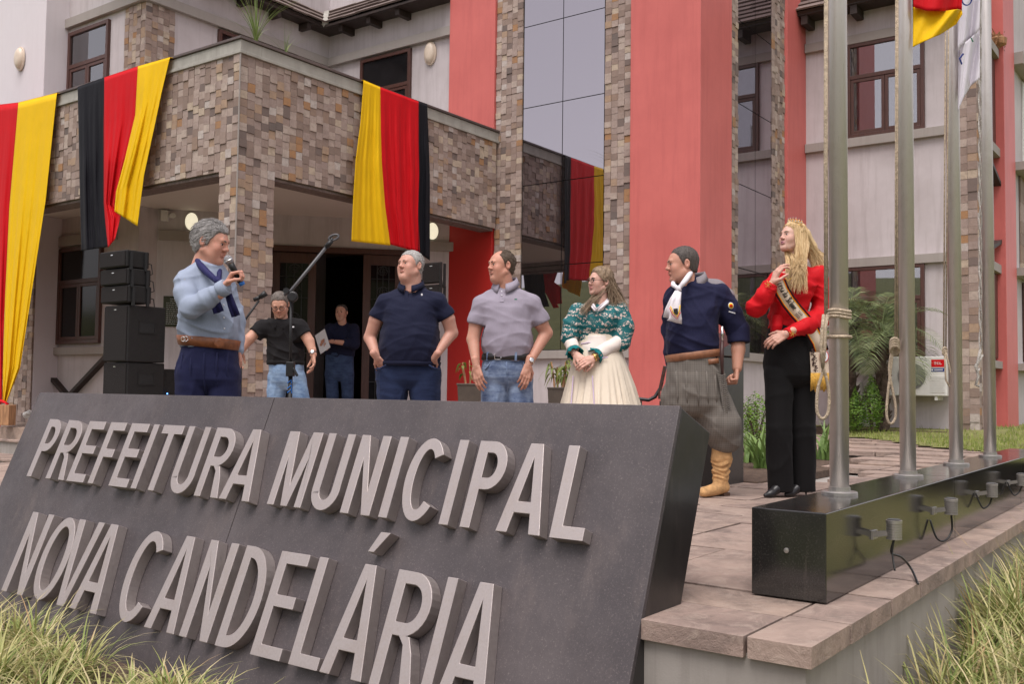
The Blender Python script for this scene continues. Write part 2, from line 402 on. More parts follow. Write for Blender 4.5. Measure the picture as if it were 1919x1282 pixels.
# terrain: one sheet to the horizon with a green hill rising behind the camera (seen in the glass)
def terrain_h(x, y):
    r = math.hypot(x, y)
    h = H_LOW
    a = -x-20                                   # behind the camera
    if a > 0: h += 15*(1-math.exp(-(a/36.0)**2))
    s = -y-14                                   # and to the right behind
    if s > 0: h += 10*(1-math.exp(-(s/34.0)**2))*min(1, max(0, (50-x)/30))
    if a > 0 or s > 0: h += noise.fractal(Vector((x*.03, y*.03, 3)), 1, 2, 4)*1.2
    return h
mb = MB(); gx = [-600,-260,-140]+list(range(-100, 61, 5))+[90,160,300,600]
for x in gx:
    for y in gx: mb.v.append((x, y, terrain_h(x, y)))
n = len(gx)
for i in range(n-1):
    for j in range(n-1): mb.f.append((i*n+j, (i+1)*n+j, (i+1)*n+j+1, i*n+j+1))
ground = structure(build('ground', mb, 'hill_grass', smooth=True))
mb = MB(); rr = random.Random(5)
NX, NY = 60, 60
for i in range(NX+1):
    for j in range(NY+1):
        x = .6+i*.14; y = -1.1+j*.13
        mb.v.append((x, y, H_LOW+.02+.03*noise.noise(Vector((x*2, y*2, 0)))))
for i in range(NX):
    for j in range(NY): a = i*(NY+1)+j; mb.f.append((a, a+NY+1, a+NY+2, a+1))
bed = structure(build('planting_soil', mb, 'soil', smooth=True))

mb = MB(); mb.box(-13, -3.2, -80, 80, H_LOW-.3, H_LOW+.012); structure(build('road', mb, 'asphalt'))
mb = MB(); mb.box(-3.19, -3.05, -80, 80, H_LOW-.3, H_LOW+.12); structure(build('kerb', mb, 'concrete'))
# plaza core (concrete), pavers on top as pieces of it
mb = MB(); mb.box(KU+.03, 6.45, KV+.03, 8.9, -3, -.055); mb.box(6.45, 30, KV+.03, 30, -3, -.055)
plaza = structure(build('plaza', mb, 'concrete'))
pav_me = MB().box(-.5,.5,-.5,.5,-.5,.5).mesh('paver'); pav_me.materials.append(M('paver'))
pr = random.Random(11)
def paver(x0, x1, y0, y1, top=0.0, th=.05, name='paver', jt=.006):
    o = bpy.data.objects.new(name, pav_me); COL.objects.link(o)
    j = jt
    o.location = ((x0+x1)/2, (y0+y1)/2, top+.0276*max(0, min((x0+x1)/2, 13.5)-9)-th/2+pr.uniform(-.004, .003)); o.scale = (x1-x0-2*j, y1-y0-2*j, th)
    o.rotation_euler = (pr.uniform(-.004,.004), pr.uniform(-.004,.004), pr.uniform(-.003,.003))
    b = o.modifiers.new('bevel', 'BEVEL'); b.width = .012; b.segments = 1
    adopt(o, plaza); return o
# coping stones along both free edges
x = KU
first = True
yk = KV+.20
while x < 14:
    L = pr.choice([.40,.46,.52,.36]) if not first else .36
    if x < 8: paver(x, x+L, KV, yk, .0, .062, 'coping_stone')
    else:
        L = 3.0; paver(x, x+L, KV, yk, .0, .062, 'coping_stone')
    x += L; first = False
y = yk
for L in (.46, .44):
    paver(KU, KU+.33, y, y+L, .0, .062, 'coping_stone'); y += L
paver(KU+.10, KU+.43, y, y+.5, .0, .062, 'coping_stone')
# field of sawn stone slabs: courses run along the sign, every course its own depth
x = KU+.33
while x < 14.2:
    wd = pr.choice([.30,.36,.42,.48,.36]) * (1 if x < 9 else 1.4)
    y = yk
    vmax = 3.6 if x < 5 else (4.8 if x < 8.2 else 4.6)
    while y < vmax:
        L = pr.choice([.42,.55,.7,.85,1.0]) * (1 if x < 9 else 1.3)
        # leave the planting pocket open
        if not (7.35 < x+wd/2 < 11.0 and 2.95 < y+L/2 < 5.2): paver(x, x+wd, y, y+L)
        y += L
    x += wd
# rest of the plaza surface, hidden behind the sign and the people
mb = MB(); mb.box(KU+.45, 6.45, 3.6+.9, 8.9, -.06, -.004); mb.box(6.45, 8.0, 3.6+.9, 9.0, -.06, -.004); mb.box(8.2, 13.4, 5.6, 9.5, -.06, -.004); mb.box(13.4, 15.0, 1.2, 5.3, -.06, .05)
o = build('paving', mb, 'paver', plaza)
# porch floor, one step up
mb = MB(); mb.box(6.5, 13.0, 8.2, 15.0, -.05, .15)
structure(build('porch_floor', mb, 'paver'))
# retaining wall below the coping
mb = MB(); mb.box(KU+.035, 30, KV+.035, KV+.16, -1.2, -.064); mb.box(KU+.035, KU+.16, KV+.16, 2.4, -1.2, -.064)
rw = structure(build('retaining_wall', mb, 'concrete'))
# lawn by the right wing, gently rising to the wall
mb = MB(); LX = [8.0+.2*i for i in range(110)]; LY = [-9+.2*i for i in range(72)]
def grade(x): return .0276*max(0, min(x, 13.5)-9)+(max(0, x-13.5)*.06 if x < 15.1 else .096)
def lawn_z(x, y): return .012+grade(x)+.010*noise.noise(Vector((x, y, 1)))
def to_px(p):
    q = np.array(p)-CAM; d = q@C_F; return (q@C_R)/d*F_PX+CX, (q@C_D)/d*F_PX+CY
keep = {}
for x in LX:
    for y in LY: mb.v.append((x, y, lawn_z(x, y)))
m_ = len(LY)
def in_lawn(x, y):
    if y > 5.2: return False
    a, b = to_px((x, y, grade(x))); return b < np.interp(a, [1560,1595,1700,1780,1860,1919,2400], [800,820,832,842,851,857,900])
for i in range(len(LX)-1):
    for j in range(m_-1):
        if in_lawn(LX[i]+.1, LY[j]+.1): mb.f.append((i*m_+j, (i+1)*m_+j, (i+1)*m_+j+1, i*m_+j+1))
lawn = structure(build('lawn', mb, 'lawn_base', smooth=True))
mb = MB(); lr = random.Random(3)
for k in range(34000):
    x = lr.uniform(9.5, 21); y = lr.uniform(-1.0, 5.0)
    if not in_lawn(x, y): continue
    if x > 14.2 and y > 2.4 and lr.random() < .8: continue
    z = lawn_z(x, y); h = lr.uniform(.03, .07); a = lr.uniform(0, 2*PI); wd = .006
    dx, dy = math.cos(a)*wd, math.sin(a)*wd; lx, ly = lr.uniform(-.03,.03), lr.uniform(-.03,.03)
    mb.add([(x-dx,y-dy,z-.01),(x+dx,y+dy,z-.01),(x+lx,y+ly,z+h)], [(0,1,2)])
o = link('lawn_grass', mb.mesh('lawn_grass'), 'lawn_blade', recalc=False); stuff(o, 'short green lawn in front of the right wing', 'grass')
# bare mulch strip along the wall and planting pocket in the paving
mb = MB()
for i in range(24):
    for j in range(8): pass
mb.box(7.35, 11.0, 2.95, 5.2, -.05, .01)
structure(build('planting_pocket', mb, 'soil'))
mb = MB(); mb.box(14.45, 15.02, 3.1, 5.25, 0, .205)
structure(build('mulch_strip', mb, 'soil'))
# steps at the far left
for k, (yy, z) in enumerate(((797, .14), (824, .0), (861, -.15), (905, -.30))):
    p = on_z(20, yy, z); u0 = p[0]
    mb = MB(); mb.box(u0, u0+1.4+.3*k, 8.95, 17, z-.6, z-.035)
    st = structure(build('step', mb, 'concrete'))
    mb = MB(); yy0 = 8.96
    while yy0 < 16.5:
        L = .8; mb = MB(); mb.box(u0-.03, u0+.45, yy0+.005, yy0+L-.005, z-.033, z); build('tread_stone', mb, 'paver', st, bevel=.008); yy0 += L

# ================================================================== THE TOWN HALL (one thing, many parts)
hall = empty('town_hall', (11.2, 8.0, 0), 'town hall with stone tile cladding, salmon red pillars, mirror glass and a flag-draped balcony', 'building')
UT, UW, VC, UCN = 11.245, 15.03, 8.443, 6.649     # tower front, right wing wall, canopy side face, canopy front face
UL, VL_ = 7.865, 12.06                             # left wing front, left wing side
VSD = 5.30                                         # tower right side
Z0 = -.05
TOP = 8.2
# --- tower core
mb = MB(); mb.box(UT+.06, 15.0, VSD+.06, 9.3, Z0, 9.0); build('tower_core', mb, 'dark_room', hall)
def red(name, *b): return build(name, MB().box(*b), 'red_paint', hall, bevel=.006)
red('red_pillar', UT-.05, UT+.92, VSD-.05, 6.249, Z0, 9.0)
red('red_pillar', 14.223, 15.05, VSD-.05, 5.9, Z0, 9.0)
red('red_pillar', UT-.05, UT+.3, 8.491, 9.345, 4.3, 9.0)
build('red_pillar', MB().box(UT-.045, UT+.3, 8.50, 9.33, Z0, 4.3), 'red_deep', hall, bevel=.006)
# --- mirror glass bays: panes are parts
def glass_bay(axis, a0, a1, zs, plane, name='mirror_pane'):
    mid = (a0+a1)/2; g = .006
    for z0, z1 in zip(zs[:-1], zs[1:]):
        for b0, b1 in ((a0, mid), (mid, a1)):
            mb = MB()
            if axis == 'v': mb.box(plane, plane+.012, b0+g, b1-g, z0+g, z1-g)
            else: mb.box(b0+g, b1-g, plane, plane+.012, z0+g, z1-g)
            build(name, mb, 'mirror_glass', hall)
    mb = MB()
    if axis == 'v': mb.box(plane+.015, plane+.05, a0, a1, zs[0], zs[-1])
    else: mb.box(a0, a1, plane+.015, plane+.05, zs[0], zs[-1])
    build('glazing_bar', mb, 'metal_black', hall)
ZG = [1.262, 2.43, 3.595, 4.706, 5.88, 7.05, 8.2]
glass_bay('v', 6.672, 8.007, ZG, UT+.005)
ZS = [1.262, 2.40, 3.55, 4.66, 5.82, 6.99, 8.15]
glass_bay('u', 12.479, 13.726, ZS, VSD+.005)
# plinth walls under the glass + sill trim
build('wall', MB().box(UT+.01, UT+.06, 6.24, 8.5, Z0, 1.15), 'wall_paint', hall)
build('wall', MB().box(12.1, 14.25, VSD+.01, VSD+.06, Z0, 1.15), 'wall_paint', hall)
build('sill', MB().box(UT-.05, UT+.06, 6.25, 8.49, 1.141, 1.255), 'trim_paint', hall, bevel=.004)
build('sill', MB().box(12.165, 14.22, VSD-.045, VSD+.06, 1.141, 1.255), 'trim_paint', hall, bevel=.004)
# --- right wing wall, with trims and windows
build('wall', MB().box(UW, UW+.25, 3.0, VSD, Z0, 7.0), 'wall_paint', hall)
for z0, z1 in ((1.13, 1.245), (2.62, 2.755), (4.463, 4.60), (6.05, 6.19)):
    build('trim_band', MB().box(UW-.07, UW, 3.06, VSD-.055, z0, z1), 'trim_paint', hall, bevel=.004)
def window(axis, plane, a0, a1, z0, z1, n, curtain=True, trans=.62, side=-1, depth=.05, blinds=False):
    """a casement window: frame (part) with panes, transom bar and casement stiles (sub-parts); side: which way is outside"""
    f = .055; s = side
    def bx(mb, p0, p1, b0, b1, c0, c1):
        lo, hi = sorted((plane+s*p0, plane+s*p1))
        return mb.box(lo, hi, b0, b1, c0, c1) if axis == 'v' else mb.box(b0, b1, lo, hi, c0, c1)
    mb = MB(); bx(mb, .03, -.02, a0, a0+f, z0, z1); bx(mb, .03, -.02, a1-f, a1, z0, z1); bx(mb, .03, -.02, a0+f, a1-f, z1-f, z1); bx(mb, .03, -.02, a0+f, a1-f, z0, z0+f)
    zt = z0+(z1-z0)*trans
    bx(mb, .028, -.02, a0+f, a1-f, zt, zt+.06)
    w_ = build('window', mb, 'window_wood', hall, bevel=.004)
    W = (a1-a0-2*f)/n
    for k in range(n):
        b0 = a0+f+W*k; b1 = b0+W; c = .05
        m2 = MB(); bx(m2, .02, -.02, b0+.003, b0+c, z0+f+.003, zt-.003); bx(m2, .02, -.02, b1-c, b1-.003, z0+f+.003, zt-.003)
        bx(m2, .02, -.02, b0+c, b1-c, zt-c, zt-.003); bx(m2, .02, -.02, b0+c, b1-c, z0+f+.003, z0+f+c)
        build('casement', m2, 'window_wood', w_, bevel=.003)
        m2 = MB(); bx(m2, .002, -.002, b0+c, b1-c, z0+f+c, zt-c); build('pane', m2, 'pane_glass' if curtain else 'door_glass', w_)
    m2 = MB(); bx(m2, .002, -.002, a0+f, a1-f, zt+.06, z1-f); build('pane', m2, 'pane_glass' if curtain else 'door_glass', w_)
    # behind the panes: curtain folds, else a near-black sheet painted as the unlit room
    m2 = MB(); N = 40
    for k in range(N+1):
        b = a0+(a1-a0)*k/N; off = plane-s*(.014+.004*math.sin(k*1.9)+.003*math.sin(k*.7))
        for z in (z0, z1): m2.v.append((off, b, z) if axis == 'v' else (b, off, z))
    for k in range(N): m2.f.append((2*k, 2*k+2, 2*k+3, 2*k+1))
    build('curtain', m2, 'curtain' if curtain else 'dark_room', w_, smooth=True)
    return w_
window('v', UW-.03, 3.477, 4.60, 4.60, 6.05, 2)
window('v', UW-.03, 3.50, 4.75, 1.25, 2.62, 2)
# right wing corner: stone pillar + side wall going back, far red pillar and far wall
build('wall', MB().box(UW+.2, 24, 2.9, 3.1, Z0, 7.5), 'wall_paint', hall)
for z0, z1 in ((1.13, 1.245), (2.62, 2.755), (4.463, 4.60), (6.05, 6.19)):
    build('trim_band', MB().box(UW+.33, 19.9, 2.80, 2.9, z0, z1), 'trim_paint', hall, bevel=.004)
for a, b in (((15.5, 4.45), (18.6, 3.55)), ((18.6, 3.55), (15.5, 2.78))):
    mb = MB(); mb.beam((a[0], 2.87, a[1]), (b[0], 2.87, b[1]), .06, .16, (0,1,0)); build('timber_brace', mb, 'timber_dark', hall)
build('window', MB().box(15.8, 18.8, 2.86, 2.897, 1.3, 2.6), 'window_wood', hall); build('window', MB().box(15.8, 18.8, 2.86, 2.897, 4.62, 6.0), 'window_wood', hall)
pa = on_v(1871, 500, 2.85); pb = on_u(1886, 500, pa[0])
UR2 = pa[0]; VR2 = pb[1]
pc = on_v(1906, 500, VR2)
red('red_pillar', UR2, pc[0], VR2, 3.0, Z0, 9.0)
build('wall', MB().box(pc[0], 60, VR2+.05, 3.0, Z0, 8.0), 'wall_paint', hall)
for z0, z1 in ((1.13,1.245),(2.7,2.83),(4.463,4.60),(6.25,6.45)): build('trim_band', MB().box(pc[0]+.1, 45, VR2-.12, VR2+.05, z0, z1), 'trim_paint', hall)
build('window', MB().box(pc[0]+1.0, 40, VR2+.02, VR2+.045, 4.62, 6.2), 'plastic_white', hall); build('window', MB().box(pc[0]+.8, 40, VR2+.015, VR2+.04, 1.3, 2.65), 'window_wood', hall)
# downpipe-like dark joint and bird nest on the trim
mb = MB(); nr = random.Random(2); pn = on_v(1870, 78, 2.82)
mb.lathe(pn, [(.02,-.12),(.13,-.05),(.14,.04),(.03,.12)], 12)
for k in range(260):
    p = pn+np.array((nr.uniform(-.12,.12), nr.uniform(-.06,.06), nr.uniform(-.10,.10))); q = p+np.array((nr.uniform(-.1,.1), nr.uniform(-.05,.05), nr.uniform(-.1,.1)))
    mb.tube([p, q], .006, 3)
build('bird_nest', mb, 'stump'); tag(bpy.data.objects['bird_nest'], 'shaggy brown bird nest on the trim ledge beside the far red pillar', 'nest')

# --- left: recess wall at the tower plane, left wing side and front wall, white end wall
build('wall', MB().box(UT+.06, UT+.3, 9.33, VL_+.2, 3.1, 7.4), 'wall_paint', hall)
build('wall', MB().box(UL, UT+.1, VL_, VL_+.2, 0, 7.4), 'wall_paint', hall)
build('wall', MB().box(UL, UL+.2, VL_+.2, 14.9, 0, 7.4), 'wall_paint', hall)
build('end_wall', MB().box(7.50, 8.5, 14.03, 22, 0, 9.0), 'wall_white', hall, bevel=.01)
build('trim_band', MB().box(UT-.02, UT+.06, 9.35, VL_-.06, 6.06, 6.20), 'trim_paint', hall, bevel=.004)
build('trim_band', MB().box(UL-.06, UT+.05, VL_-.07, VL_, 6.06, 6.20), 'trim_paint', hall, bevel=.004)
build('trim_band', MB().box(UL-.07, UL, VL_+.003, 14.6, 6.06, 6.20), 'trim_paint', hall, bevel=.004)
build('trim_band', MB().box(UL-.07, UL, VL_+.003, 14.6, 1.14, 1.25), 'trim_paint', hall, bevel=.004)
build('trim_band', MB().box(UL-.05, UL, VL_+.5, 14.6, 2.75, 2.90), 'trim_paint', hall, bevel=.004)
window('v', UL-.02, 12.91, 13.97, 4.5, 5.98, 2)
window('v', UL-.02, 12.90, 14.02, 1.30, 2.72, 2, curtain=False)
window('v', UT+.04, 10.19, 11.28, 3.4, 6.03, 2, curtain=False, trans=.78)
window('u', VL_-.02, 9.06, 10.6, 3.4, 6.03, 2, curtain=False, trans=.80)
for a, b in (((14.56, 1.10), (13.61, .52)), ((13.61, .52), (12.67, 1.10))):
    mb = MB(); mb.beam((UL-.03, a[0], a[1]), (UL-.03, b[0], b[1]), .05, .13, (1,0,0)); build('timber_brace', mb, 'timber_dark', hall)
# --- diagonal entrance wall under the balcony
P0 = np.array([8.15, 12.06, 0]); P1 = np.array([11.25, 9.25, 0]); DD = (P1-P0)/np.linalg.norm(P1-P0); DN = np.array([DD[1], -DD[0], 0])   # DN faces out to the plaza
if np.dot(DN, -P0) < 0: DN = -DN
def dbox(name, s0, s1, z0, z1, o0, o1, mat, parent=hall, bevel=0):
    c = P0+DD*(s0+s1)/2+DN*(o0+o1)/2+np.array((0,0,(z0+z1)/2))
    mb = MB(); mb.obox(c, DD, DN, (0,0,1), (s1-s0)/2, abs(o1-o0)/2, (z1-z0)/2); return build(name, mb, mat, parent, bevel=bevel)
dbox('wall', -.1, 1.50, 0, 3.3, -.18, 0, 'wall_paint'); dbox('wall', 3.50, 4.2, 0, 3.3, -.18, 0, 'wall_paint'); dbox('wall', 1.50, 3.50, 2.74, 3.3, -.18, 0, 'wall_paint')
dbox('trim_band', .03, 1.48, 2.743, 2.878, .0, .06, 'trim_paint', bevel=.004); dbox('trim_band', 3.52, 4.25, 2.75, 2.885, .0, .06, 'trim_paint', bevel=.004)
# door frame and leaves
for s0, s1, z0, z1 in ((1.50, 1.57, .15, 2.74), (3.43, 3.50, .15, 2.74), (1.57, 3.43, 2.66, 2.74)): dbox('door_frame', s0, s1, z0, z1, -.16, .03, 'window_wood', bevel=.004)
def door_leaf(p, d, wd, nm='door'):
    """wood leaf with a glazed panel behind an iron scroll grille"""
    d = np.array(d, float); nrm = np.array((d[1], -d[0], 0)); p = np.array(p, float)
    def seg(mb, a0, a1, z0, z1, t): mb.obox(p+d*(a0+a1)/2+np.array((0,0,(z0+z1)/2)), d, nrm, (0,0,1), (a1-a0)/2, t/2, (z1-z0)/2)
    mb = MB(); seg(mb, 0, .11, .16, 2.65, .045); seg(mb, wd-.11, wd, .16, 2.65, .045); seg(mb, .11, wd-.11, .16, .50, .044); seg(mb, .11, wd-.11, 2.5, 2.65, .044)
    lf = build(nm, mb, 'window_wood', hall, bevel=.004)
    mb = MB(); seg(mb, .11, wd-.11, .50, 2.5, .008); build('pane', mb, 'door_glass', lf)
    for sgn in (1,):
        mb = MB(); o = nrm*sgn*.03
        for a in (.2, wd/2, wd-.2): mb.tube([p+o+d*a+np.array((0,0,.5)), p+o+d*a+np.array((0,0,2.5))], .007, 5)
        for z in (.8, 1.2, 1.6, 2.0, 2.3):
            mb.tube([p+o+d*.11+np.array((0,0,z)), p+o+d*(wd-.11)+np.array((0,0,z))], .006, 5)
            for ca in (.3, wd-.3):
                sp = [p+o+d*(ca+.085*(1-t/18)*math.cos(t*.75))+np.array((0,0,z+.11+.085*(1-t/18)*math.sin(t*.75))) for t in range(17)]
                mb.tube(sp, .006, 5)
        build('grille', mb, 'iron_grille', lf)
    return lf
lf1 = door_leaf(P0+DD*1.57-DN*.07, DD, .62)
a_ = math.atan2(DD[1], DD[0]); da = a_+R(180+72); hinge = P0+DD*3.43-DN*.02
lf2 = door_leaf(P0+DD*2.86+DN*.02, (DD*.80+DN*-.0)/.80, .57)
# hall interior: a deep dark room
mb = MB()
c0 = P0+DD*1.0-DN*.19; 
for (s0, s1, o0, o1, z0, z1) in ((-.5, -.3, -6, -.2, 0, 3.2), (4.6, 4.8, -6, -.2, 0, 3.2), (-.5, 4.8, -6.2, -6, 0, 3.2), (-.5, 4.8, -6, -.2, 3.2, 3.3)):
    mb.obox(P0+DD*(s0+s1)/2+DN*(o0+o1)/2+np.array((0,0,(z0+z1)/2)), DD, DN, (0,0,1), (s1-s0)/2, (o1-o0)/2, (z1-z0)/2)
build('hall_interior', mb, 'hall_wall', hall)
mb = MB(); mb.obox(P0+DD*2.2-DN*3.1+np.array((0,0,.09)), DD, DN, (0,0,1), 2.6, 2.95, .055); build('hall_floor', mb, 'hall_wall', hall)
# --- balcony: parapet walls, coping, ceiling
build('parapet', MB().box(UCN+.04, UCN+.24, VC+.04, 16, 3.0, 4.27), 'concrete', hall)
build('parapet', MB().box(UCN+.24, UT-.05, VC+.04, VC+.24, 3.0, 4.27), 'concrete', hall)
build('coping', MB().box(UCN-.015, UCN+.27, VC-.015, 16, 4.275, 4.415), 'coping_paint', hall, bevel=.006)
build('coping', MB().box(UCN+.27, UT+.02, VC-.015, VC+.27, 4.275, 4.415), 'coping_paint', hall, bevel=.006)
build('coping_moulding', MB().box(UCN-.03, UCN+.05, VC-.03, 16, 4.262, 4.298), 'coping_paint', hall, bevel=.004)
build('coping_moulding', MB().box(UCN+.05, UT, VC-.03, VC+.05, 4.262, 4.298), 'coping_paint', hall, bevel=.004)
build('coping_slab', MB().box(UCN-.035, UCN+.28, VC-.035, 16, 4.417, 4.447), 'granite_cap', hall, bevel=.004)
build('coping_slab', MB().box(UCN+.28, UT+.04, VC-.035, VC+.28, 4.417, 4.447), 'granite_cap', hall, bevel=.004)
build('porch_ceiling', MB().box(UCN+.22, 13, VC+.22, 16, 3.18, 3.3), 'ceiling_paint', hall)
build('column_core', MB().box(UCN+.03, UCN+.47, VC+.03, VC+.27, 0, 3.05), 'concrete', hall)
# --- stone tile cladding: every tile is a block; the nearest 300 are objects, the rest one field
TILE_ME = MB().box(-.5,.5,-.5,.5,-.5,.5).mesh('stone_tile'); TILE_ME.materials.append(M('tile_object'))
tiles = []      # (cx,cy,cz, hx,hy,hz, rnd)
tr = random.Random(21)
def clad(axis, plane, a0, a1, zf0, z1, tw=.098, out=-1, th=.088):
    """columns of hand-split blocks; axis 'v' = face runs along Y at X=plane, out=-1 faces -axis"""
    n_ = max(1, round((a1-a0)/tw)); wd = (a1-a0)/n_
    for k in range(n_):
        b0 = a0+k*wd; z = (zf0(b0+wd/2) if callable(zf0) else zf0); first_ = True
        z -= 0
        while z < z1-.012:
            h = th*tr.choice([.92,.98,1.0,1.04,1.1,1.0]);
            if first_: h *= tr.uniform(.35, 1.0); first_ = False
            if tr.random() < .05: h *= 1.6
            zt = min(z+h, z1)
            if z1-zt < .02: zt = z1
            pr_ = tr.choice([.003,.005,.008,.011,.006,.016]); g = .0015
            lo, hi = sorted((plane-out*.02, plane+out*pr_))
            if axis == 'v': bx_ = ((lo+hi)/2, b0+wd/2, (z+zt)/2, (hi-lo)/2, wd/2-g, (zt-z)/2-g)
            else: bx_ = (b0+wd/2, (lo+hi)/2, (z+zt)/2, wd/2-g, (hi-lo)/2, (zt-z)/2-g)
            tiles.append((*bx_, tr.random())); z = zt
clad('u', VC+.0, UCN+.0, UT-.05, lambda a: .0 if a < UCN+.49 else 3.02, 4.262)
clad('v', UCN+.0, VC+.0, 15.9, lambda a: .0 if a < VC+.27 else 3.02, 4.262)
clad('v', UT+.0, 8.02, 8.485, 0, 8.3); clad('v', UT+.0, 6.26, 6.66, 1.26, 8.3)
clad('u', VSD+.0, 12.17, 12.47, 1.26, 8.3); clad('u', VSD+.0, 13.735, 14.215, 1.26, 8.3)
clad('v', UL-.0, 12.06, 12.55, 4.0, 6.055); clad('u', VL_+.0, UL, 8.33, 4.0, 6.055)
clad('v', 7.475, 14.03, 16.5, 0, 3.1, .11)
clad('v', UW-.05, 2.78, 3.03, .1, 7.2, .125, th=.115); clad('u', 2.78, UW-.05, UW+.30, .1, 7.2, .12, th=.115)
build('stone_pier_core', MB().box(UW-.05, UW+.31, 2.78, 3.05, 0, 7.2), 'concrete', hall)
clad('u', VR2+.02, pc[0]+.6, 40, 2.83, 4.46, .3, th=.2)
# undersides: blocks of the balcony soffit edge
tiles.sort(key=lambda t: (t[0]*C_F[0]+t[1]*C_F[1])+ (0 if t[2] > 2.2 else 50))
cl = build('stone_cladding', MB().box(UCN+.06, UT-.1, VC+.045, VC+.2, 3.05, 4.2), 'concrete', hall)
mb = MB()
for i, t in enumerate(tiles):
    if i < 300:
        o = bpy.data.objects.new('stone_tile', TILE_ME); COL.objects.link(o)
        o.location = t[:3]; o.scale = (2*t[3], 2*t[4], 2*t[5]); adopt(o, cl)
    else: mb.box(t[0]-t[3], t[0]+t[3], t[1]-t[4], t[1]+t[4], t[2]-t[5], t[2]+t[5], t[6])
o = link('stone_tile_field', mb.mesh('stone_tile_field'), 'tile_field', cl, recalc=False); stuff(o)
# dark soffit strip below the clad parapet
build('soffit_edge', MB().box(UCN+.03, UCN+.26, VC+.30, 15.9, 2.985, 3.015), 'slab_edge', hall)
build('soffit_edge', MB().box(UCN+.50, UT-.06, VC+.03, VC+.26, 2.985, 3.015), 'slab_edge', hall)
build('corner_strip', MB().box(UCN-.022, UCN-.010, VC-.022, VC-.010, 0, 4.26), 'trim_paint', hall)
# --- roofs: shingle courses
def roof(o, e, up, L0, L1, rows, name='roof', exposure=.155, valley=None):
    """o: eave point, e: direction along the eave, up: unit direction up the slope; L0(k), L1(k): extent along e at row k"""
    o = np.array(o, float); e = np.array(e, float); up = np.array(up, float); nr_ = np.cross(e, up); nr_ = nr_ if nr_[2] > 0 else -nr_
    mb = MB()
    a = o+e*L0(0); b = o+e*L1(0); cc = o+e*L1(rows)+up*exposure*rows; dd = o+e*L0(rows)+up*exposure*rows
    mb.add([a-nr_*.10, b-nr_*.10, cc-nr_*.10, dd-nr_*.10, a-nr_*.01, b-nr_*.01, cc-nr_*.01, dd-nr_*.01], [(0,1,2,3),(4,5,6,7),(0,1,5,4),(1,2,6,5),(2,3,7,6),(3,0,4,7)])
    rf = build(name, mb, 'timber_dark', hall)
    mb = MB(); rr_ = random.Random(rows)
    for k in range(rows):
        s = L0(k); 
        while s < L1(k)-.02:
            wd = rr_.uniform(.25, .6); s1 = min(s+wd, L1(k)); dz = rr_.uniform(-.004, .006)
            base = o+up*(exposure*k-.02+rr_.uniform(-.008,.008))+nr_*(.045+dz); tp = o+up*(exposure*(k+1)+.03)+nr_*.008
            A, B_, C_, D_ = base+e*(s+.003), base+e*(s1-.003), tp+e*(s1-.003), tp+e*(s+.003)
            mb.add([A, B_, C_, D_, A-nr_*.028, B_-nr_*.028, C_-nr_*.015, D_-nr_*.015], [(0,1,2,3),(0,4,5,1),(1,5,6,2),(3,7,4,0),(4,7,6,5)]); s = s1
    stuff(build('roof_shingles', mb, 'shingle', rf))
    # rafter tails under the eave
    return rf
ue, ve, ze = 10.97, 11.80, 6.66
q = math.sqrt(.5)
roof((ue, ve, ze), (-1,0,0), (0,q,q), lambda k: -k*.155*q, lambda k: 3.75, 12)
roof((ue, ve, ze), (0,-1,0), (q,0,q), lambda k: -k*.155*q, lambda k: 2.2, 12)
mb = MB(); mb.tube([(ue-.02, ve-.02, ze-.02), (ue+.9, ve+.9, ze+.95)], [.07,.09], 6); build('valley_flashing', mb, 'coping_paint', hall)
for k in range(6):
    mb = MB(); mb.box(ue-.30-k*.62-.04, ue-.30-k*.62+.04, ve+.05, VL_, ze-.17, ze-.07); build('rafter_tail', mb, 'timber_dark', hall)
for k in range(3):
    mb = MB(); mb.box(ue+.05, UT+.06, ve-.30-k*.62-.04, ve-.30-k*.62+.04, ze-.17, ze-.07); build('rafter_tail', mb, 'timber_dark', hall)
build('soffit_board', MB().box(7.3, ue-.02, ve+.02, VL_, ze-.065, ze-.03), 'timber_dark', hall); build('soffit_board', MB().box(ue-.018, UT+.06, 9.4, VL_, ze-.067, ze-.032), 'timber_dark', hall)
pe = on_u(1487, 22, 14.62); zr = pe[2]
roof((14.62, 2.2, zr), (0,1,0), (q,0,q), lambda k: 0, lambda k: pe[1]-2.2, 10)
build('soffit_board', MB().box(14.66, UW, 2.3, pe[1]-.02, zr-.06, zr-.02), 'timber_dark', hall)
for k in range(4):
    yb = pe[1]-.15-k*.75; mb = MB(); mb.box(14.68, UW, yb-.05, yb+.05, zr-.20, zr-.065); build('rafter_tail', mb, 'timber_dark', hall)
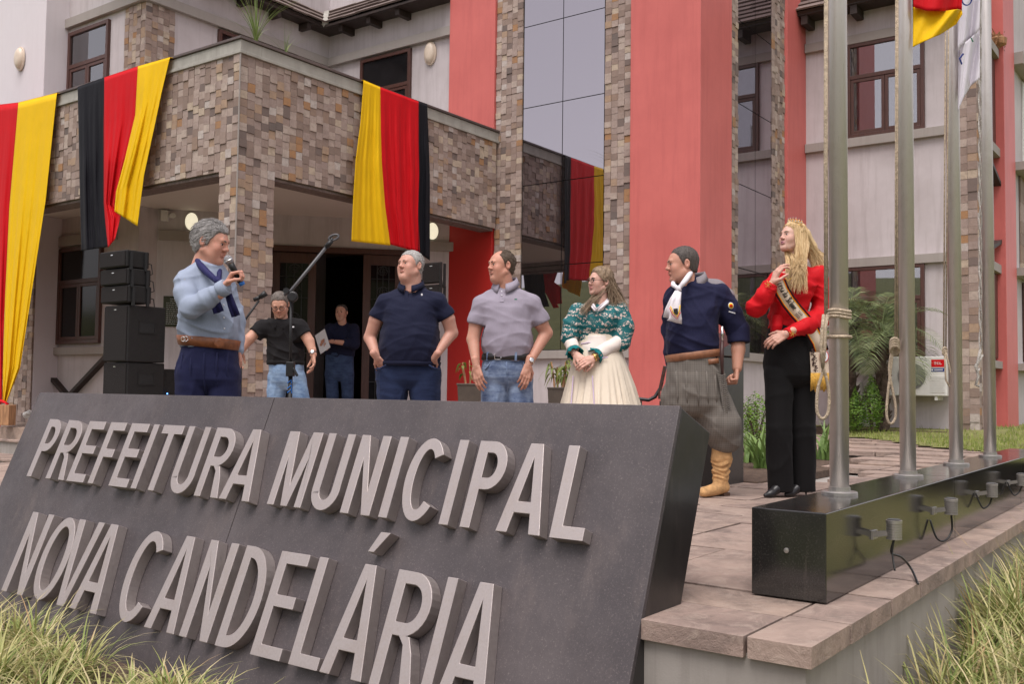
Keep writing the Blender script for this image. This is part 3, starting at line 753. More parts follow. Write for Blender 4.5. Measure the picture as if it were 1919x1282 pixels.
# --- wall lamps (bulkheads), camera, plaque
def bulkhead(c, nrm, lit, label, rx=.105, rz=.165):
    nrm = np.array(nrm, float); side = np.cross((0,0,1), nrm); c = np.array(c, float)
    e = empty('wall_lamp', c, label, 'lamp')
    mb = MB(); n1 = 24
    prof = [(1.0, 0), (1.0, .35), (.93, .6), (.75, .85), (.45, .97), (.05, 1.0)]
    def ring(mbx, sc, prof_, d):
        base = len(mbx.v)
        for r_, h in prof_:
            for k in range(n1): a = 2*PI*k/n1; mbx.v.append(tuple(c+side*math.cos(a)*rx*r_*sc+np.array((0,0,1))*math.sin(a)*rz*r_*sc+nrm*(h*d)))
        for i in range(len(prof_)-1):
            for k in range(n1): a = base+i*n1+k; b = base+i*n1+(k+1) % n1; mbx.f.append((a, b, b+n1, a+n1))
        mbx.f.append(tuple(base+(len(prof_)-1)*n1+k for k in range(n1)))
    ring(mb, 1.0, prof, .085); build('lamp_glass', mb, 'lamp_lit' if lit else 'lamp_off', e, smooth=True)
    mb = MB(); ring(mb, 1.12, [(1.0, -.0), (1.0, .5), (.9, .52)], .05); build('lamp_rim', mb, 'fixture_steel' if lit else 'lamp_off', e, smooth=False)
    return e
bulkhead(on_u(40, 110, 7.49), (-1,0,0), False, 'unlit oval lamp on the white end wall')
bulkhead(on_u(808, 100, UT+.055), (-1,0,0), False, 'unlit oval lamp on the wall above the balcony next to the red pillar')
bulkhead(P0+DD*.456+np.array((0,0,3.02))+DN*.005, DN, True, 'glowing oval lamp under the balcony over the plaque', .088, .125)
bulkhead(P0+DD*3.86+np.array((0,0,3.04))+DN*.005, DN, True, 'glowing oval lamp half hidden behind the black stripe of the drape', .088, .125)
cv = empty('security_camera', P0+DD*.10+np.array((0,0,3.08)), 'small white security camera under the balcony beside the glowing lamp', 'camera')
c = P0+DD*.10+DN*.06+np.array((0,0,3.08))
mb = MB(); mb.obox(c, DD, DN, (0,0,1), .05, .05, .075); build('housing', mb, 'plastic_white', cv, bevel=.01)
mb = MB(); mb.tube([c+DD*.06, c+DD*.12+DN*.05, c+DD*.13+DN*.17+np.array((0,0,-.02))], [.03,.035,.038], 10); build('lens_tube', mb, 'plastic_white', cv)
pq = empty('wall_plaque', P0+DD*.25+np.array((0,0,1.53)), 'black inauguration plaque with small lines of lettering on the porch wall', 'plaque')
c = P0+DD*.28+DN*.012+np.array((0,0,1.745)); mb = MB(); mb.obox(c, DD, DN, (0,0,1), .17, .01, .215); build('plate', mb, 'granite_polished', pq, bevel=.003)
mb = MB(); q2 = random.Random(4)
for r_ in range(13):
    z = 1.92-r_*.029; s = -.13 if r_ > 1 else -.08
    while s < (.13 if r_ > 1 else .08):
        L = q2.uniform(.012, .04); mb.obox(c+DD*(s+L/2)+DN*.0108+np.array((0,0,z-1.745)), DD, DN, (0,0,1), L/2, .0008, .0045); s += L+.008
build('lettering', mb, 'plastic_grey', pq)
# --- sedge growing in the balcony planter
def sedge(x, y, u, n, h, label, seed, v=None):
    p = on_v(x, y, v) if v else on_u(x, y, u); sr = random.Random(seed); e = empty('sedge_plant', p, label, 'plant')
    mb = MB()
    for k in range(n):
        a = sr.uniform(0, 2*PI); L = h*sr.uniform(.55, 1.05); lean = sr.uniform(.05, 1.1)
        pts = []
        for t in np.linspace(0, 1, 7): pts.append(p+np.array((math.cos(a)*lean*L*t**1.7*.9, math.sin(a)*lean*L*t**1.7*.9, L*(t-.45*lean*t*t)-.1)))
        side = np.array((-math.sin(a), math.cos(a), 0)); vs_ = []; fs_ = []
        for i, q_ in enumerate(pts):
            wd = .0055*(1-i/6.5); vs_ += [q_-side*wd, q_+side*wd]
            if i: fs_.append((2*i-2, 2*i-1, 2*i+1, 2*i))
        mb.add(vs_, fs_)
    link('leaves', mb.mesh('leaves'), 'leaf_sedge', e, recalc=False)
sedge(480, 74, 0, 46, .95, 'tall grassy sedge plant sprouting from the corner of the balcony', 1, VC+.35)
sedge(535, 97, 0, 14, .55, 'sparse small sedge plant on the balcony beside the taller one', 2, VC+.3)
# ================================================================== THE SIGN
SV0 = 1.471
S_T = np.array([2.987, SV0, .657]); S_SL = np.array([.37048, 0, .92884]); S_N = np.array([-.92884, 0, .37048]); S_TH = .26
S_D = np.array([0, -1.0, 0])
def s_pt(s, t, o=0): return S_T+S_D*s+S_SL*t+S_N*o          # s: along the sign (0 = end by the plinth), t: up the slope, o: proud of the face
sign = empty('town_hall_sign', (2.6, 3.4, H_LOW), 'leaning grey granite sign reading PREFEITURA MUNICIPAL NOVA CANDELÁRIA in raised metal letters', 'sign')
for s0, s1 in ((-4.035, -2.022), (-2.018, 0)):
    mb = MB(); a = [s_pt(s0, 0), s_pt(s1, 0), s_pt(s1, -1.75), s_pt(s0, -1.75)]
    a = [q for q in (s_pt(s0, -1.75), s_pt(s1, -1.75), s_pt(s1, 0), s_pt(s0, 0))]
    b = [q-S_N*.022 for q in a]
    mb.add(a+b, [(0,1,2,3),(7,6,5,4),(0,4,5,1),(1,5,6,2),(2,6,7,3),(3,7,4,0)])
    build('granite_panel', mb, 'granite_honed', sign, bevel=.003)
mb = MB(); a = [s_pt(-4.033, -1.75, -.0225), s_pt(-.002, -1.75, -.0225), s_pt(-.002, -.002, -.0225), s_pt(-4.033, -.002, -.0225)]; b = [q-S_N*(S_TH-.022) for q in a]
mb.add(a+b, [(0,1,2,3),(7,6,5,4),(0,4,5,1),(1,5,6,2),(2,6,7,3),(3,7,4,0)]); build('granite_slab', mb, 'granite_dark', sign, bevel=.003)
def arc(cx, cy, rx, ry, a0, a1, n=14): return [(cx+rx*math.cos(R(a0+(a1-a0)*i/n)), cy+ry*math.sin(R(a0+(a1-a0)*i/n))) for i in range(n+1)]
def glyph(ch, w_, h, s):
    b = s*1.0; W = w_
    if ch == 'I': return [[(0,0),(W,0),(W,h),(0,h)]]
    if ch == 'L': return [[(0,0),(W,0),(W,b),(s,b),(s,h),(0,h)]]
    if ch == 'E': m = h*.53; return [[(0,0),(W,0),(W,b),(s,b),(s,m-b/2),(W*.93,m-b/2),(W*.93,m+b/2),(s,m+b/2),(s,h-b),(W*.98,h-b),(W*.98,h),(0,h)]]
    if ch == 'F': m = h*.50; return [[(0,0),(s,0),(s,m-b/2),(W*.88,m-b/2),(W*.88,m+b/2),(s,m+b/2),(s,h-b),(W,h-b),(W,h),(0,h)]]
    if ch == 'T': c = W/2; return [[(c-s/2,0),(c+s/2,0),(c+s/2,h-b),(W,h-b),(W,h),(0,h),(0,h-b),(c-s/2,h-b)]]
    if ch in 'AÁ':
        t = s*.62; c = W/2; k = (c-t)/h; y1 = h*.22; y2 = h*.22+b*.95; apex = h-s*1.25
        def inner(y): return s*1.08+(c-s*1.08)*y/apex
        o = [(0,0),(s*1.08,0),(inner(y1),y1),(W-inner(y1),y1),(W-s*1.08,0),(W,0),(c+t,h),(c-t,h)]
        return [o, [(inner(y2),y2),(c,apex),(W-inner(y2),y2)][::-1]]
    if ch == 'V': c = W/2; t = s*.62; return [[(0,h),(c-t,0),(c+t,0),(W,h),(W-s*1.08,h),(c,s*1.35),(s*1.08,h)]]
    if ch == 'N': return [[(0,0),(s,0),(s,h-s*2.3),(W-s,0),(W,0),(W,h),(W-s,h),(W-s,s*2.3),(s,h),(0,h)]]
    if ch == 'M': c = W/2; return [[(0,0),(s*.9,0),(s*.9,h-s*2.6),(c-s*.42,0),(c+s*.42,0),(W-s*.9,h-s*2.6),(W-s*.9,0),(W,0),(W,h),(W-s*1.35,h),(c,s*2.2),(s*1.35,h),(0,h)]]
    if ch == 'U':
        r = W/2; o = [(0,h),(s,h),(s,r*1.15)]+arc(r, r*1.15, r-s, r*1.15-b, 180, 360)+[(W-s,h),(W,h)]+arc(r, r*1.15, r, r*1.15, 0, -180)
        return [o]
    if ch == 'O': return [arc(W/2, h/2, W/2, h/2, 0, 360, 36)[:-1], arc(W/2, h/2, W/2-s, h/2-b, 360, 0, 36)[:-1]]
    if ch == 'C':
        c = W/2; o = arc(c, h/2, W/2, h/2, 38, 322, 32); i = arc(c, h/2, W/2-s, h/2-b, 316, 44, 30); return [o+i]
    if ch in 'PR':
        y0 = h*.44; yc = (h+y0)/2; ry = (h-y0)/2; rx = min(W*.5, ry*.9); x1 = W*.97-rx
        if ch == 'P': o = [(0,0),(s,0),(s,y0),(x1,y0)]+arc(x1, yc, rx, ry, -90, 90)+[(0,h)]
        else: o = [(0,0),(s,0),(s,y0),(W*.42,y0),(W*.55,y0*.86),(W-s*1.12,0),(W,0),(W*.80,y0*.72),(W*.66,y0*1.02),(x1,y0*1.02)]+arc(x1, yc, rx, ry*.985, -85, 90)+[(0,h)]
        return [o, [(s,y0+b),(s,h-b),(x1,h-b)]+arc(x1, yc, rx-s*.95, ry-b, 90, -90)+[(x1, y0+b)]]
    if ch == 'D':
        rx = W*.72; x1 = W-rx; return [[(0,0),(x1,0)]+arc(x1, h/2, rx, h/2, -90, 90, 20)+[(0,h)], [(s,b),(s,h-b),(x1,h-b)]+arc(x1, h/2, rx-s, h/2-b, 90, -90, 20)+[(x1,b)]]
def dedupe(l):
    o = []
    for p in l:
        if not o or math.hypot(p[0]-o[-1][0], p[1]-o[-1][1]) > 1e-5: o.append(p)
    if math.hypot(o[0][0]-o[-1][0], o[0][1]-o[-1][1]) < 1e-5: o.pop()
    return o
L1 = [('P',-3.705,-3.555),('R',-3.516,-3.345),('E',-3.317,-3.165),('F',-3.123,-2.985),('E',-2.941,-2.79),('I',-2.755,-2.711),('T',-2.675,-2.515),('U',-2.478,-2.315),('R',-2.271,-2.105),('A',-2.095,-1.895),
      ('M',-1.778,-1.575),('U',-1.54,-1.385),('N',-1.348,-1.19),('I',-1.142,-1.098),('C',-1.06,-.885),('I',-.843,-.80),('P',-.746,-.60),('A',-.587,-.401),('L',-.362,-.232)]
L2 = [('N',-3.499,-3.30),('O',-3.268,-3.035),('V',-3.065,-2.85),('A',-2.879,-2.659),('C',-2.545,-2.325),('A',-2.294,-2.085),('N',-2.048,-1.865),('D',-1.814,-1.63),('E',-1.60,-1.432),('L',-1.381,-1.228),('Á',-1.215,-1.005),('R',-.968,-.775),('I',-.738,-.692),('A',-.672,-.465)]
for row, t0, h, st in ((L1, -.50, .325, .044), (L2, -1.085, .407, .047)):
    for ch, a, b in row:
        loops = [dedupe(l) for l in glyph(ch, b-a, h, st)]
        mb = MB(); mb.prism(loops, lambda x, y: s_pt(a+x, t0+y, .0005), S_N, .054)
        if ch == 'Á':
            c = (b-a)/2; mb.prism([[(c-.035,h+.045),(c-.005,h+.045),(c+.055,h+.125),(c+.005,h+.125)]], lambda x, y: s_pt(a+x, t0+y, .0005), S_N, .054)
        o = build('letter', mb, 'letter_steel', sign, bevel=.0025)

# ================================================================== FLAGPOLE PLINTH AND POLES
pu0, pu1, pv0, pv1, ph = 3.305, 8.4, 1.09, 1.352, .302
plinth = empty('flagpole_plinth', (5.8, 1.22, 0), 'long polished black granite plinth carrying the four flagpoles', 'plinth')
x = pu0
for L in (1.93, 1.93, 1.235):
    build('granite_block', MB().box(x+.001, x+L-.001, pv0, pv1, .002, ph), 'granite_polished', plinth, bevel=.004); x += L
pe_ = np.array([pu0-.001, 1.225, .165]); mb = MB(); mb.lathe(pe_, [(.009,0),(.009,.004),(.003,.005)], 10, (0,1,0), (0,0,1), (-1,0,0)); build('anchor_plug', mb, 'fixture_steel', plinth)
def rope(pts, r=.006, n=6): return MB().tube(pts, r, n)
def sag(p, q, s, n=10):
    p = np.array(p, float); q = np.array(q, float); return [p+(q-p)*t+np.array((0,0,-s*4*t*(1-t))) for t in np.linspace(0, 1, n)]
def loop_pts(c, wx, hz, n=16, right=None):
    r_ = C_R if right is None else right; c = np.array(c, float)
    return [c+r_*wx*math.sin(a)*(.55+.45*(1-math.cos(a/1.0))/2)+np.array((0,0,-hz*(1-math.cos(a))/2)) for a in np.linspace(0, 2*PI, n)]
PU = [3.97, 5.048, 6.131, 7.12]; PVv = [1.255, 1.262, 1.266, 1.262]
plab = ['brushed steel flagpole with coarse brown rope wound twice around it, beside the woman in red', 'brushed steel flagpole flying the red and yellow flag', 'brushed steel flagpole flying the white flag', 'brushed steel flagpole with pale grey twisted rope, bare of any flag']
poles = []
RT = np.array((math.sin(YAW), -math.cos(YAW), 0)); FW = np.array((math.cos(YAW), math.sin(YAW), 0))
for k in range(4):
    c = np.array((PU[k], PVv[k], ph)); e = empty('flagpole', c, plab[k], 'flagpole', 'flagpoles on the granite plinth'); poles.append(e)
    mb = MB(); mb.tube([c, c+np.array((0,0,2.5)), c+np.array((0,0,7))], [.0375,.037,.033], 24); o = build('pole', mb, 'pole_steel', e, smooth=True)
    mb = MB(); mb.lathe(c, [(.07,0),(.07,.010),(.066,.013),(.042,.013),(.042,.03),(.038,.031)], 28); build('base_flange', mb, 'fixture_steel', e)
def halyard(k, mb, mat): return build('halyard', mb, mat, poles[k], smooth=True)
def pole_at(k, z): return np.array((PU[k], PVv[k], z))
def px_at(x, y, k, dv=0): return at_d(x, y, float(np.dot(pole_at(k, 1)-CAM, C_F))+dv)
# pole 1: coarse rope up the left side, wraps and a long hanging loop
z_w = px_at(1570, 595, 0)[2]
mb = MB(); mb.tube([px_at(1549, 590, 0), px_at(1548, 300, 0), px_at(1549, -200, 0)], .0085, 7)
for zz in (0, .013, .025): 
    mb.tube([pole_at(0, z_w+zz)+RT*math.cos(a)*.044+FW*math.sin(a)*.044+np.array((0,0,.004*math.sin(a*2))) for a in np.linspace(0, 2*PI, 22)], .0068, 7)
z_2 = px_at(1570, 632, 0)[2]
mb.tube([pole_at(0, z_2)+RT*math.cos(a)*.046+FW*math.sin(a)*.046 for a in np.linspace(0, 2*PI, 22)], .007, 7)
for sx in (-.008, .006): mb.tube([px_at(1548+sx*500, 590, 0, -.03), px_at(1545+sx*400, 615, 0, -.05), px_at(1543+sx*500, 650, 0, -.05), px_at(1542, 690, 0, -.05)], .007, 7)
mb.tube(cr([px_at(x_, y_, 0, -.04) for x_, y_ in ((1540,615),(1541,660),(1543,690),(1540,705),(1533,730),(1531,765),(1536,782),(1545,784),(1553,770),(1554,735),(1548,705),(1543,690))], 4), .0065, 7)
halyard(0, mb, 'rope')
# pole 2: thin double rope, knot, drooping loop
mb = MB(); mb.tube([px_at(1682, 640, 1), px_at(1682, 300, 1), px_at(1683, -200, 1)], .005, 6); mb.tube([px_at(1678, 640, 1), px_at(1679, 300, 1), px_at(1680, -200, 1)], .004, 6)
for q_ in range(4): mb.tube([px_at(1677+8*math.cos(a), 643+q_*3.5+9*math.sin(a)+q_, 1, -.03+.02*math.sin(a)) for a in np.linspace(0, 2*PI, 12)], .0075, 6)
mb.tube(cr([px_at(x_, y_, 1, -.02) for x_, y_ in ((1674,650),(1670,690),(1664,740),(1662,775),(1666,792),(1673,793),(1679,780),(1678,755),(1670,715),(1667,690),(1672,655))], 4), .0065, 6)
halyard(1, mb, 'rope')
mb = MB(); mb.tube([px_at(1769, 660, 2), px_at(1771, 300, 2), px_at(1774, -200, 2)], .0045, 6); mb.tube([px_at(1773, 660, 2), px_at(1776, 300, 2), px_at(1780, -200, 2)], .0045, 6)
mb.tube([px_at(x_, y_, 2, -.02) for x_, y_ in ((1771,655),(1772,690),(1773,712),(1780,725),(1787,732),(1786,715),(1778,680),(1772,657))], .0055, 6)
for q_ in range(2): mb.tube([px_at(1771+4*math.cos(a), 656+q_*5+5*math.sin(a), 2, -.02) for a in np.linspace(0, 2*PI, 10)], .006, 6)
halyard(2, mb, 'rope')
mb = MB(); 
for ph_ in (0, PI): mb.tube([px_at(1838+2.2*math.sin(t*60+ph_)-t*2, 660-t*860, 3, .012*math.cos(t*60+ph_)) for t in np.linspace(0, 1, 240)], .0055, 5)
mb.tube([px_at(x_, y_, 3, -.02) for x_, y_ in ((1838,655),(1834,672),(1830,690),(1834,705),(1829,722),(1836,724))], .009, 6); mb.tube([px_at(x_, y_, 3, -.02) for x_, y_ in ((1842,665),(1836,676),(1828,686),(1832,700),(1836,690))], .008, 6)
halyard(3, mb, 'rope_grey')

# ------------------------------------------------------------------ flags on the poles (cloth sheets with folds and thickness)
def sheet(name, fn, nu, nv_, mat, parent, thick=.0025, smooth=True):
    mb = MB()
    for i in range(nu+1):
        for j in range(nv_+1): mb.v.append(tuple(map(float, fn(i/nu, j/nv_))))
    for i in range(nu):
        for j in range(nv_): a = i*(nv_+1)+j; mb.f.append((a, a+nv_+1, a+nv_+2, a+1))
    me = mb.mesh(name, smooth); o = link(name, me, mat, parent, recalc=False)
    sm = o.modifiers.new('solid', 'SOLIDIFY'); sm.thickness = thick; sm.offset = 0
    return o
def px_sheet(k, rows, mats, names, parent, fold=.03, ph0=0, thick=.002):
    """rows: list over strips of (top polyline, bottom polyline) in photo pixels beside pole k; depth waves give the folds"""
    base = float(np.dot(pole_at(k, 1)-CAM, C_F))
    for (tp, bt), m_, nm in zip(rows, mats, names):
        def interp(pl, t):
            pl = np.array(pl, float); q_ = t*(len(pl)-1); i = min(int(q_), len(pl)-2); f = q_-i; return pl[i]*(1-f)+pl[i+1]*f
        def fn(i, j):
            p = interp(tp, i)*(1-j)+interp(bt, i)*j
            return at_d(p[0], p[1], base+fold*math.sin(i*7+ph0+j*2.2)+fold*.4*math.sin(i*15+j*5))
        sheet(nm, fn, 40, 24, m_, parent, thick)
fl = empty('flag', pole_at(1, 2.4), 'red and yellow flag hanging from its steel pole with a curled yellow hem', 'flag', 'flags on poles')
px_sheet(1, [([(1712,-160),(1740,-150),(1775,-145),(1800,-150),(1806,-140)], [(1712,12),(1735,19),(1770,20),(1795,16),(1803,18)]),
             ([(1712,12.3),(1735,19.3),(1770,20.3),(1795,16.3),(1803,18.3)], [(1711,88),(1730,78),(1762,64),(1792,45),(1804,26)])], ['drape_red', 'drape_yellow'], ['red_stripe', 'yellow_stripe'], fl, .03)
fl = empty('flag', pole_at(2, 2.4), 'white flag with blue and green emblem strokes drooping in folds from its pole', 'flag', 'flags on poles')
px_sheet(2, [([(1800,-160),(1815,-160),(1830,-150),(1842,-150)], [(1795,95),(1806,82),(1820,72),(1836,55)]), ([(1796,95),(1806,81),(1820,70),(1836,55)], [(1796,208),(1805,185),(1820,160),(1837,146)])], ['flag_white', 'flag_white'], ['field', 'field'], fl, .035, 1)
bs = float(np.dot(pole_at(2, 1)-CAM, C_F))-.075
mb = MB(); mb.tube([at_d(1812+9*math.cos(a), -2+11*math.sin(a), bs) for a in np.linspace(-.3, 3.6, 16)], .004, 4); mb.tube([at_d(*p, bs) for p in ((1806,100),(1799,109),(1803,120))], .005, 4); build('emblem', mb, 'flag_blue', fl)
mb = MB(); mb.tube([at_d(*p, bs) for p in ((1820,70),(1824,78))], .004, 4); build('emblem', mb, 'flag_green', fl)

# ------------------------------------------------------------------ spotlights on the plinth side
def spot(k):
    x_, y_ = ((1676,993.6),(1783,950),(1859.5,919.5),(1915,899.6))[k]
    c = on_v(x_, y_, pv0-.075); bx_, by_ = ((1640,1000),(1755,956),(1838,925),(1898,905))[k]; b = on_v(bx_, by_, pv0)
    lab = ['ribbed spotlight whose cable droops onto the coping stone, below the rope-wound pole', 'ribbed spotlight with a looped black cable, below the red and yellow flag', 'ribbed spotlight on the plinth side below the pole with the white flag', 'ribbed spotlight on the plinth side below the pole with grey twisted rope'][k]
    e = empty('spotlight', b, lab, 'spotlight', 'spotlights along the plinth'); c = np.array((c[0], pv0-.075, c[2]))
    prof = [(.024,-.036)]
    for q_ in range(6): z = -.034+q_*.0095; prof += [(.0285,z),(.0285,z+.005),(.0255,z+.0055),(.0255,z+.009)]
    prof += [(.0292,.0235),(.0292,.036),(.026,.037)]
    mb = MB(); mb.lathe(c, prof, 26); build('ribbed_housing', mb, 'fixture_steel' if k == 0 else 'fixture_grey', e)
    mb = MB(); mb.lathe(c+np.array((0,0,.0372)), [(.024,0),(.024,.003)], 24); build('lens', mb, 'granite_polished', e)
    w0 = np.array((c[0], pv0, c[2]-.012)); mb = MB()
    for s_ in (-1, 1): mb.beam(w0+np.array((s_*.022,0,-.012)), c+np.array((s_*.022,.02,-.012)), .003, .018)
    mb.obox(w0+np.array((0,-.004,-.012)), (1,0,0), (0,1,0), (0,0,1), .03, .004, .016); build('bracket', mb, 'fixture_steel', e)
    mb = MB(); p = c+np.array((0,0,-.036))
    if k == 0: pts = [p, p+np.array((.0,.01,-.05)), on_v(1690,1045,pv0-.08), on_v(1708,1066,pv0-.09), np.array((*on_z(1721,1094,.008)[:2], .006))]
    elif k == 1: pts = [p, p+np.array((.01,0,-.07)), p+np.array((-.03,.02,-.115)), p+np.array((-.08,.045,-.10)), p+np.array((-.09,.07,-.02))]
    else: pts = [p, p+np.array((.0,.015,-.04)), p+np.array((-.04,.04,-.055)), p+np.array((-.05,.07,.02))]
    mb.tube(cr(pts), .0045, 6)
    if k == 0: mb.tube(cr([p, p+np.array((-.006,.005,-.05)), p+np.array((-.03,-.01,-.11))]), .0035, 5)
    build('cable', mb, 'cable', e, smooth=True)
for k in range(4): spot(k)

# ------------------------------------------------------------------ granite pedestal behind the man in plaid trousers
a = on_z(1325, 915); b = on_z(1396, 904)
pd_ = empty('granite_pedestal', ((a[0]+b[0])/2, (a[1]+b[1])/2, 0), 'dark granite pedestal standing behind the man in plaid trousers', 'pedestal')
zt = at_d(1390, 660, float(np.dot(b-CAM, C_F)))[2]
build('block', MB().box(6.85, 7.35, 3.07, 3.30, 0, zt-.05), 'granite_dark', pd_, bevel=.004)
mb = MB(); mb.add([(6.82,3.04,zt-.045),(7.40,3.04,zt-.045),(7.40,3.33,zt-.045),(6.82,3.33,zt-.045),(6.82,3.04,zt-.01),(7.40,3.04,zt+.16),(7.40,3.33,zt+.16),(6.82,3.33,zt-.01)], [(0,3,2,1),(4,5,6,7),(0,1,5,4),(1,2,6,5),(2,3,7,6),(3,0,4,7)]); build('sloping_top', mb, 'granite_dark', pd_, bevel=.004)

# ------------------------------------------------------------------ drapes over the balcony
def drape(name, label, poly, mats, plane, val, group='national coloured drapes over the balcony', fold=.02, nfold=5, seed=0, over=.06):
    """poly: per stripe, list of rows (top to bottom) of (xl, xr) at y, photo pixels on the parapet plane, bottom free"""
    hit = (lambda x, y, o: on_u(x, y, val-.075-o)) if plane == 'u' else (lambda x, y, o: on_v(x, y, val-.075-o))
    out = np.array((-1,0,0)) if plane == 'u' else np.array((0,-1,0))
    first = hit(poly[0][0][1], poly[0][0][0], 0)
    e = empty('drape', first, label, 'drape', group)
    tot = sum(abs(st[0][2]-st[0][1]) for st in poly); acc = 0
    for st, m_ in zip(poly, mats):
        rows = np.array([(r_[0], r_[1], r_[2], r_[3] if len(r_) > 3 else r_[0]) for r_ in st], float)   # yl, xl, xr, yr
        o_r = np.array([r_[4] if len(r_) > 4 else 0 for r_ in st], float)
        wd0 = abs(rows[0,2]-rows[0,1]); a0 = acc; acc += wd0
        def fn(i, j):
            q_ = j*(len(rows)-1); k = min(int(q_), len(rows)-2); f = q_-k; r_ = rows[k]*(1-f)+rows[k+1]*f; off = o_r[k]*(1-f)+o_r[k+1]*f
            x_ = r_[1]+(r_[2]-r_[1])*i; y_ = r_[0]+(r_[3]-r_[0])*i
            g = (a0+wd0*i)/tot; s_ = min(1, j*2.2)
            wv = fold*s_*(math.sin(g*nfold*2*PI+seed+j*.8)+.55*math.sin(g*nfold*4.7*PI+seed*2-j*1.3)+.3*math.sin(g*nfold*11*PI+j*2))+.006*noise.noise(Vector((g*9, j*6, seed)))
            p = hit(x_, y_, off+max(-.02, wv)+fold*.8*s_)
            return p
        o = sheet({'drape_yellow':'yellow_stripe','drape_red':'red_stripe','drape_black':'black_stripe'}[m_], fn, 44, 60, m_, e)
        # part folded over the coping
        def fn2(i, j):
            p = fn(i, 0); q_ = math.sin(j*PI/2)
            return p-out*(.40*j)+np.array((0,0,.012*math.sin(j*PI)+(.0 if j < .8 else -.02*(j-.8)*5)))+np.array((0,0,.004))
        sheet('turned_edge', fn2, 44, 6, m_, o)
    return e
# rows: (y_left, x_left, x_right, y_right, extra outward)
drape('drape', 'long drape at the left end, red and yellow, gathered and tied at a log',
    [[(203,-60,35,192),(400,-70,18,390),(600,-50,8,600),(740,-8,4,745,.05),(758,-4,3,758,.06)],
     [(192,35,107,174),(390,18,86,375,.03),(560,10,58,560,.05),(690,6,38,690,.06),(756,5,12,756,.06)]], ['drape_red','drape_yellow'], 'u', UCN, fold=.018, nfold=4, seed=2)
drape('drape', 'black, red and yellow drape with its twisted yellow edge hanging above the loudspeakers',
    [[(163,146,196,145),(250,148,195,240),(350,150,195,340),(430,152,198,418),(470,153,205,462)],
     [(145,196,259,124),(240,195,254,215),(300,195,235,300,.02),(380,195,215,385),(418,198,228,400),(464,203,216,448,.05)],
     [(124,259,319,107),(215,254,304,170,.02),(300,234,285,260,.05),(360,218,270,330,.06),(396,215,258,424,.06)]], ['drape_black','drape_red','drape_yellow'], 'u', UCN, fold=.022, nfold=3, seed=0)
drape('drape', 'yellow, red and black drape hanging from the balcony side beside the tower',
    [[(150,682,713,163),(230,676,714,240),(300,667,716,305),(380,662,722,385),(452,659,732,460)],
     [(163,713,785,190),(240,714,785,262),(305,716,786,325),(385,722,784,395),(458,732,787,473)],
     [(190,785,801,195),(262,785,804,268),(325,786,806,330),(395,784,806,400),(474,785,806,488)]], ['drape_yellow','drape_red','drape_black'], 'v', VC, fold=.020, nfold=4, seed=1)
# knot and log that hold the long drape
p = on_u(12, 775, UCN-.2); lg = empty('log_stump', p, 'upright split log block holding down the tied drape', 'log')
mb = MB(); mb.obox(on_u(14, 778, UCN-.2), (.9,.43,0), (-.43,.9,0), (0,0,1), .07, .075, .13); build('wood_block', mb, 'stump', lg, bevel=.006)
mb = MB(); mb.tube([on_u(x_, y_, UCN-.2) for x_, y_ in ((-10,757),(4,752),(15,757),(4,765),(-8,760),(2,770),(-2,800))], .022, 7); kn = build('red_tie', mb, 'drape_red', smooth=True); tag(kn, 'red cloth knot tied around the bottom of the long drape', 'knot')
p = on_u(58, 778, 7.4); bt = empty('plastic_sack', p, 'crumpled white plastic bag lying at the foot of the stone pier', 'bag'); mb = MB()
for k in range(14):
    pass
import bmesh
bm = bmesh.new(); bmesh.ops.create_icosphere(bm, subdivisions=4, radius=.09)
for v_ in bm.verts: v_.co += v_.normal*.05*noise.noise(v_.co*14); v_.co.z *= .7; v_.co += Vector(p)
me = bpy.data.meshes.new('bag_film'); bm.to_mesh(me); bm.free(); link('bag_film', me, 'plastic_white', bt)

# ------------------------------------------------------------------ planting
def blades(mb, c, n, h, spread, seed, wd=.006, lean0=.3, attr=None):
    sr = random.Random(seed); c = np.array(c, float)
    for k in range(n):
        a = sr.uniform(0, 2*PI); L = h*sr.uniform(.55, 1.15); ln = sr.uniform(lean0, 1.25); r0 = sr.uniform(0, spread*.35)
        b0 = c+np.array((math.cos(a)*r0, math.sin(a)*r0, 0)); side = np.array((-math.sin(a), math.cos(a), 0)); a2 = a+sr.uniform(-.5,.5); vs_ = []; fs_ = []; N = 6
        for i in range(N+1):
            t = i/N; ang = ln*t
            q_ = b0+np.array((math.cos(a2)*L*math.sin(ang)*t, math.sin(a2)*L*math.sin(ang)*t, L*t*math.cos(ang*.95)))
            w2 = wd*(1-t**2.2)*(.7+.3*min(1, t*4)) + .0004
            vs_ += [q_-side*w2, q_+side*w2]
            if attr is not None: attr += [t, t]
            if i: fs_.append((2*i-2, 2*i-1, 2*i+1, 2*i))
        mb.add(vs_, fs_)
def turf_patch(name, pts, label, seed):
    mb = MB(); at = []; sr = random.Random(seed)
    for (x_, y_, hh, n_) in pts: blades(mb, (x_, y_, H_LOW+.02), n_, hh, .22, sr.random()*1e6, .0043, .45, at)
    me = mb.mesh(name); A_ = me.attributes.new('blade', 'FLOAT_VECTOR', 'POINT'); arr = np.zeros((len(at), 3), np.float32); arr[:,0] = at; A_.data.foreach_set('vector', arr.ravel())
    o = link(name, me, 'lily_turf', recalc=False); stuff(o, label, 'grass')
sr = random.Random(9); pts = []
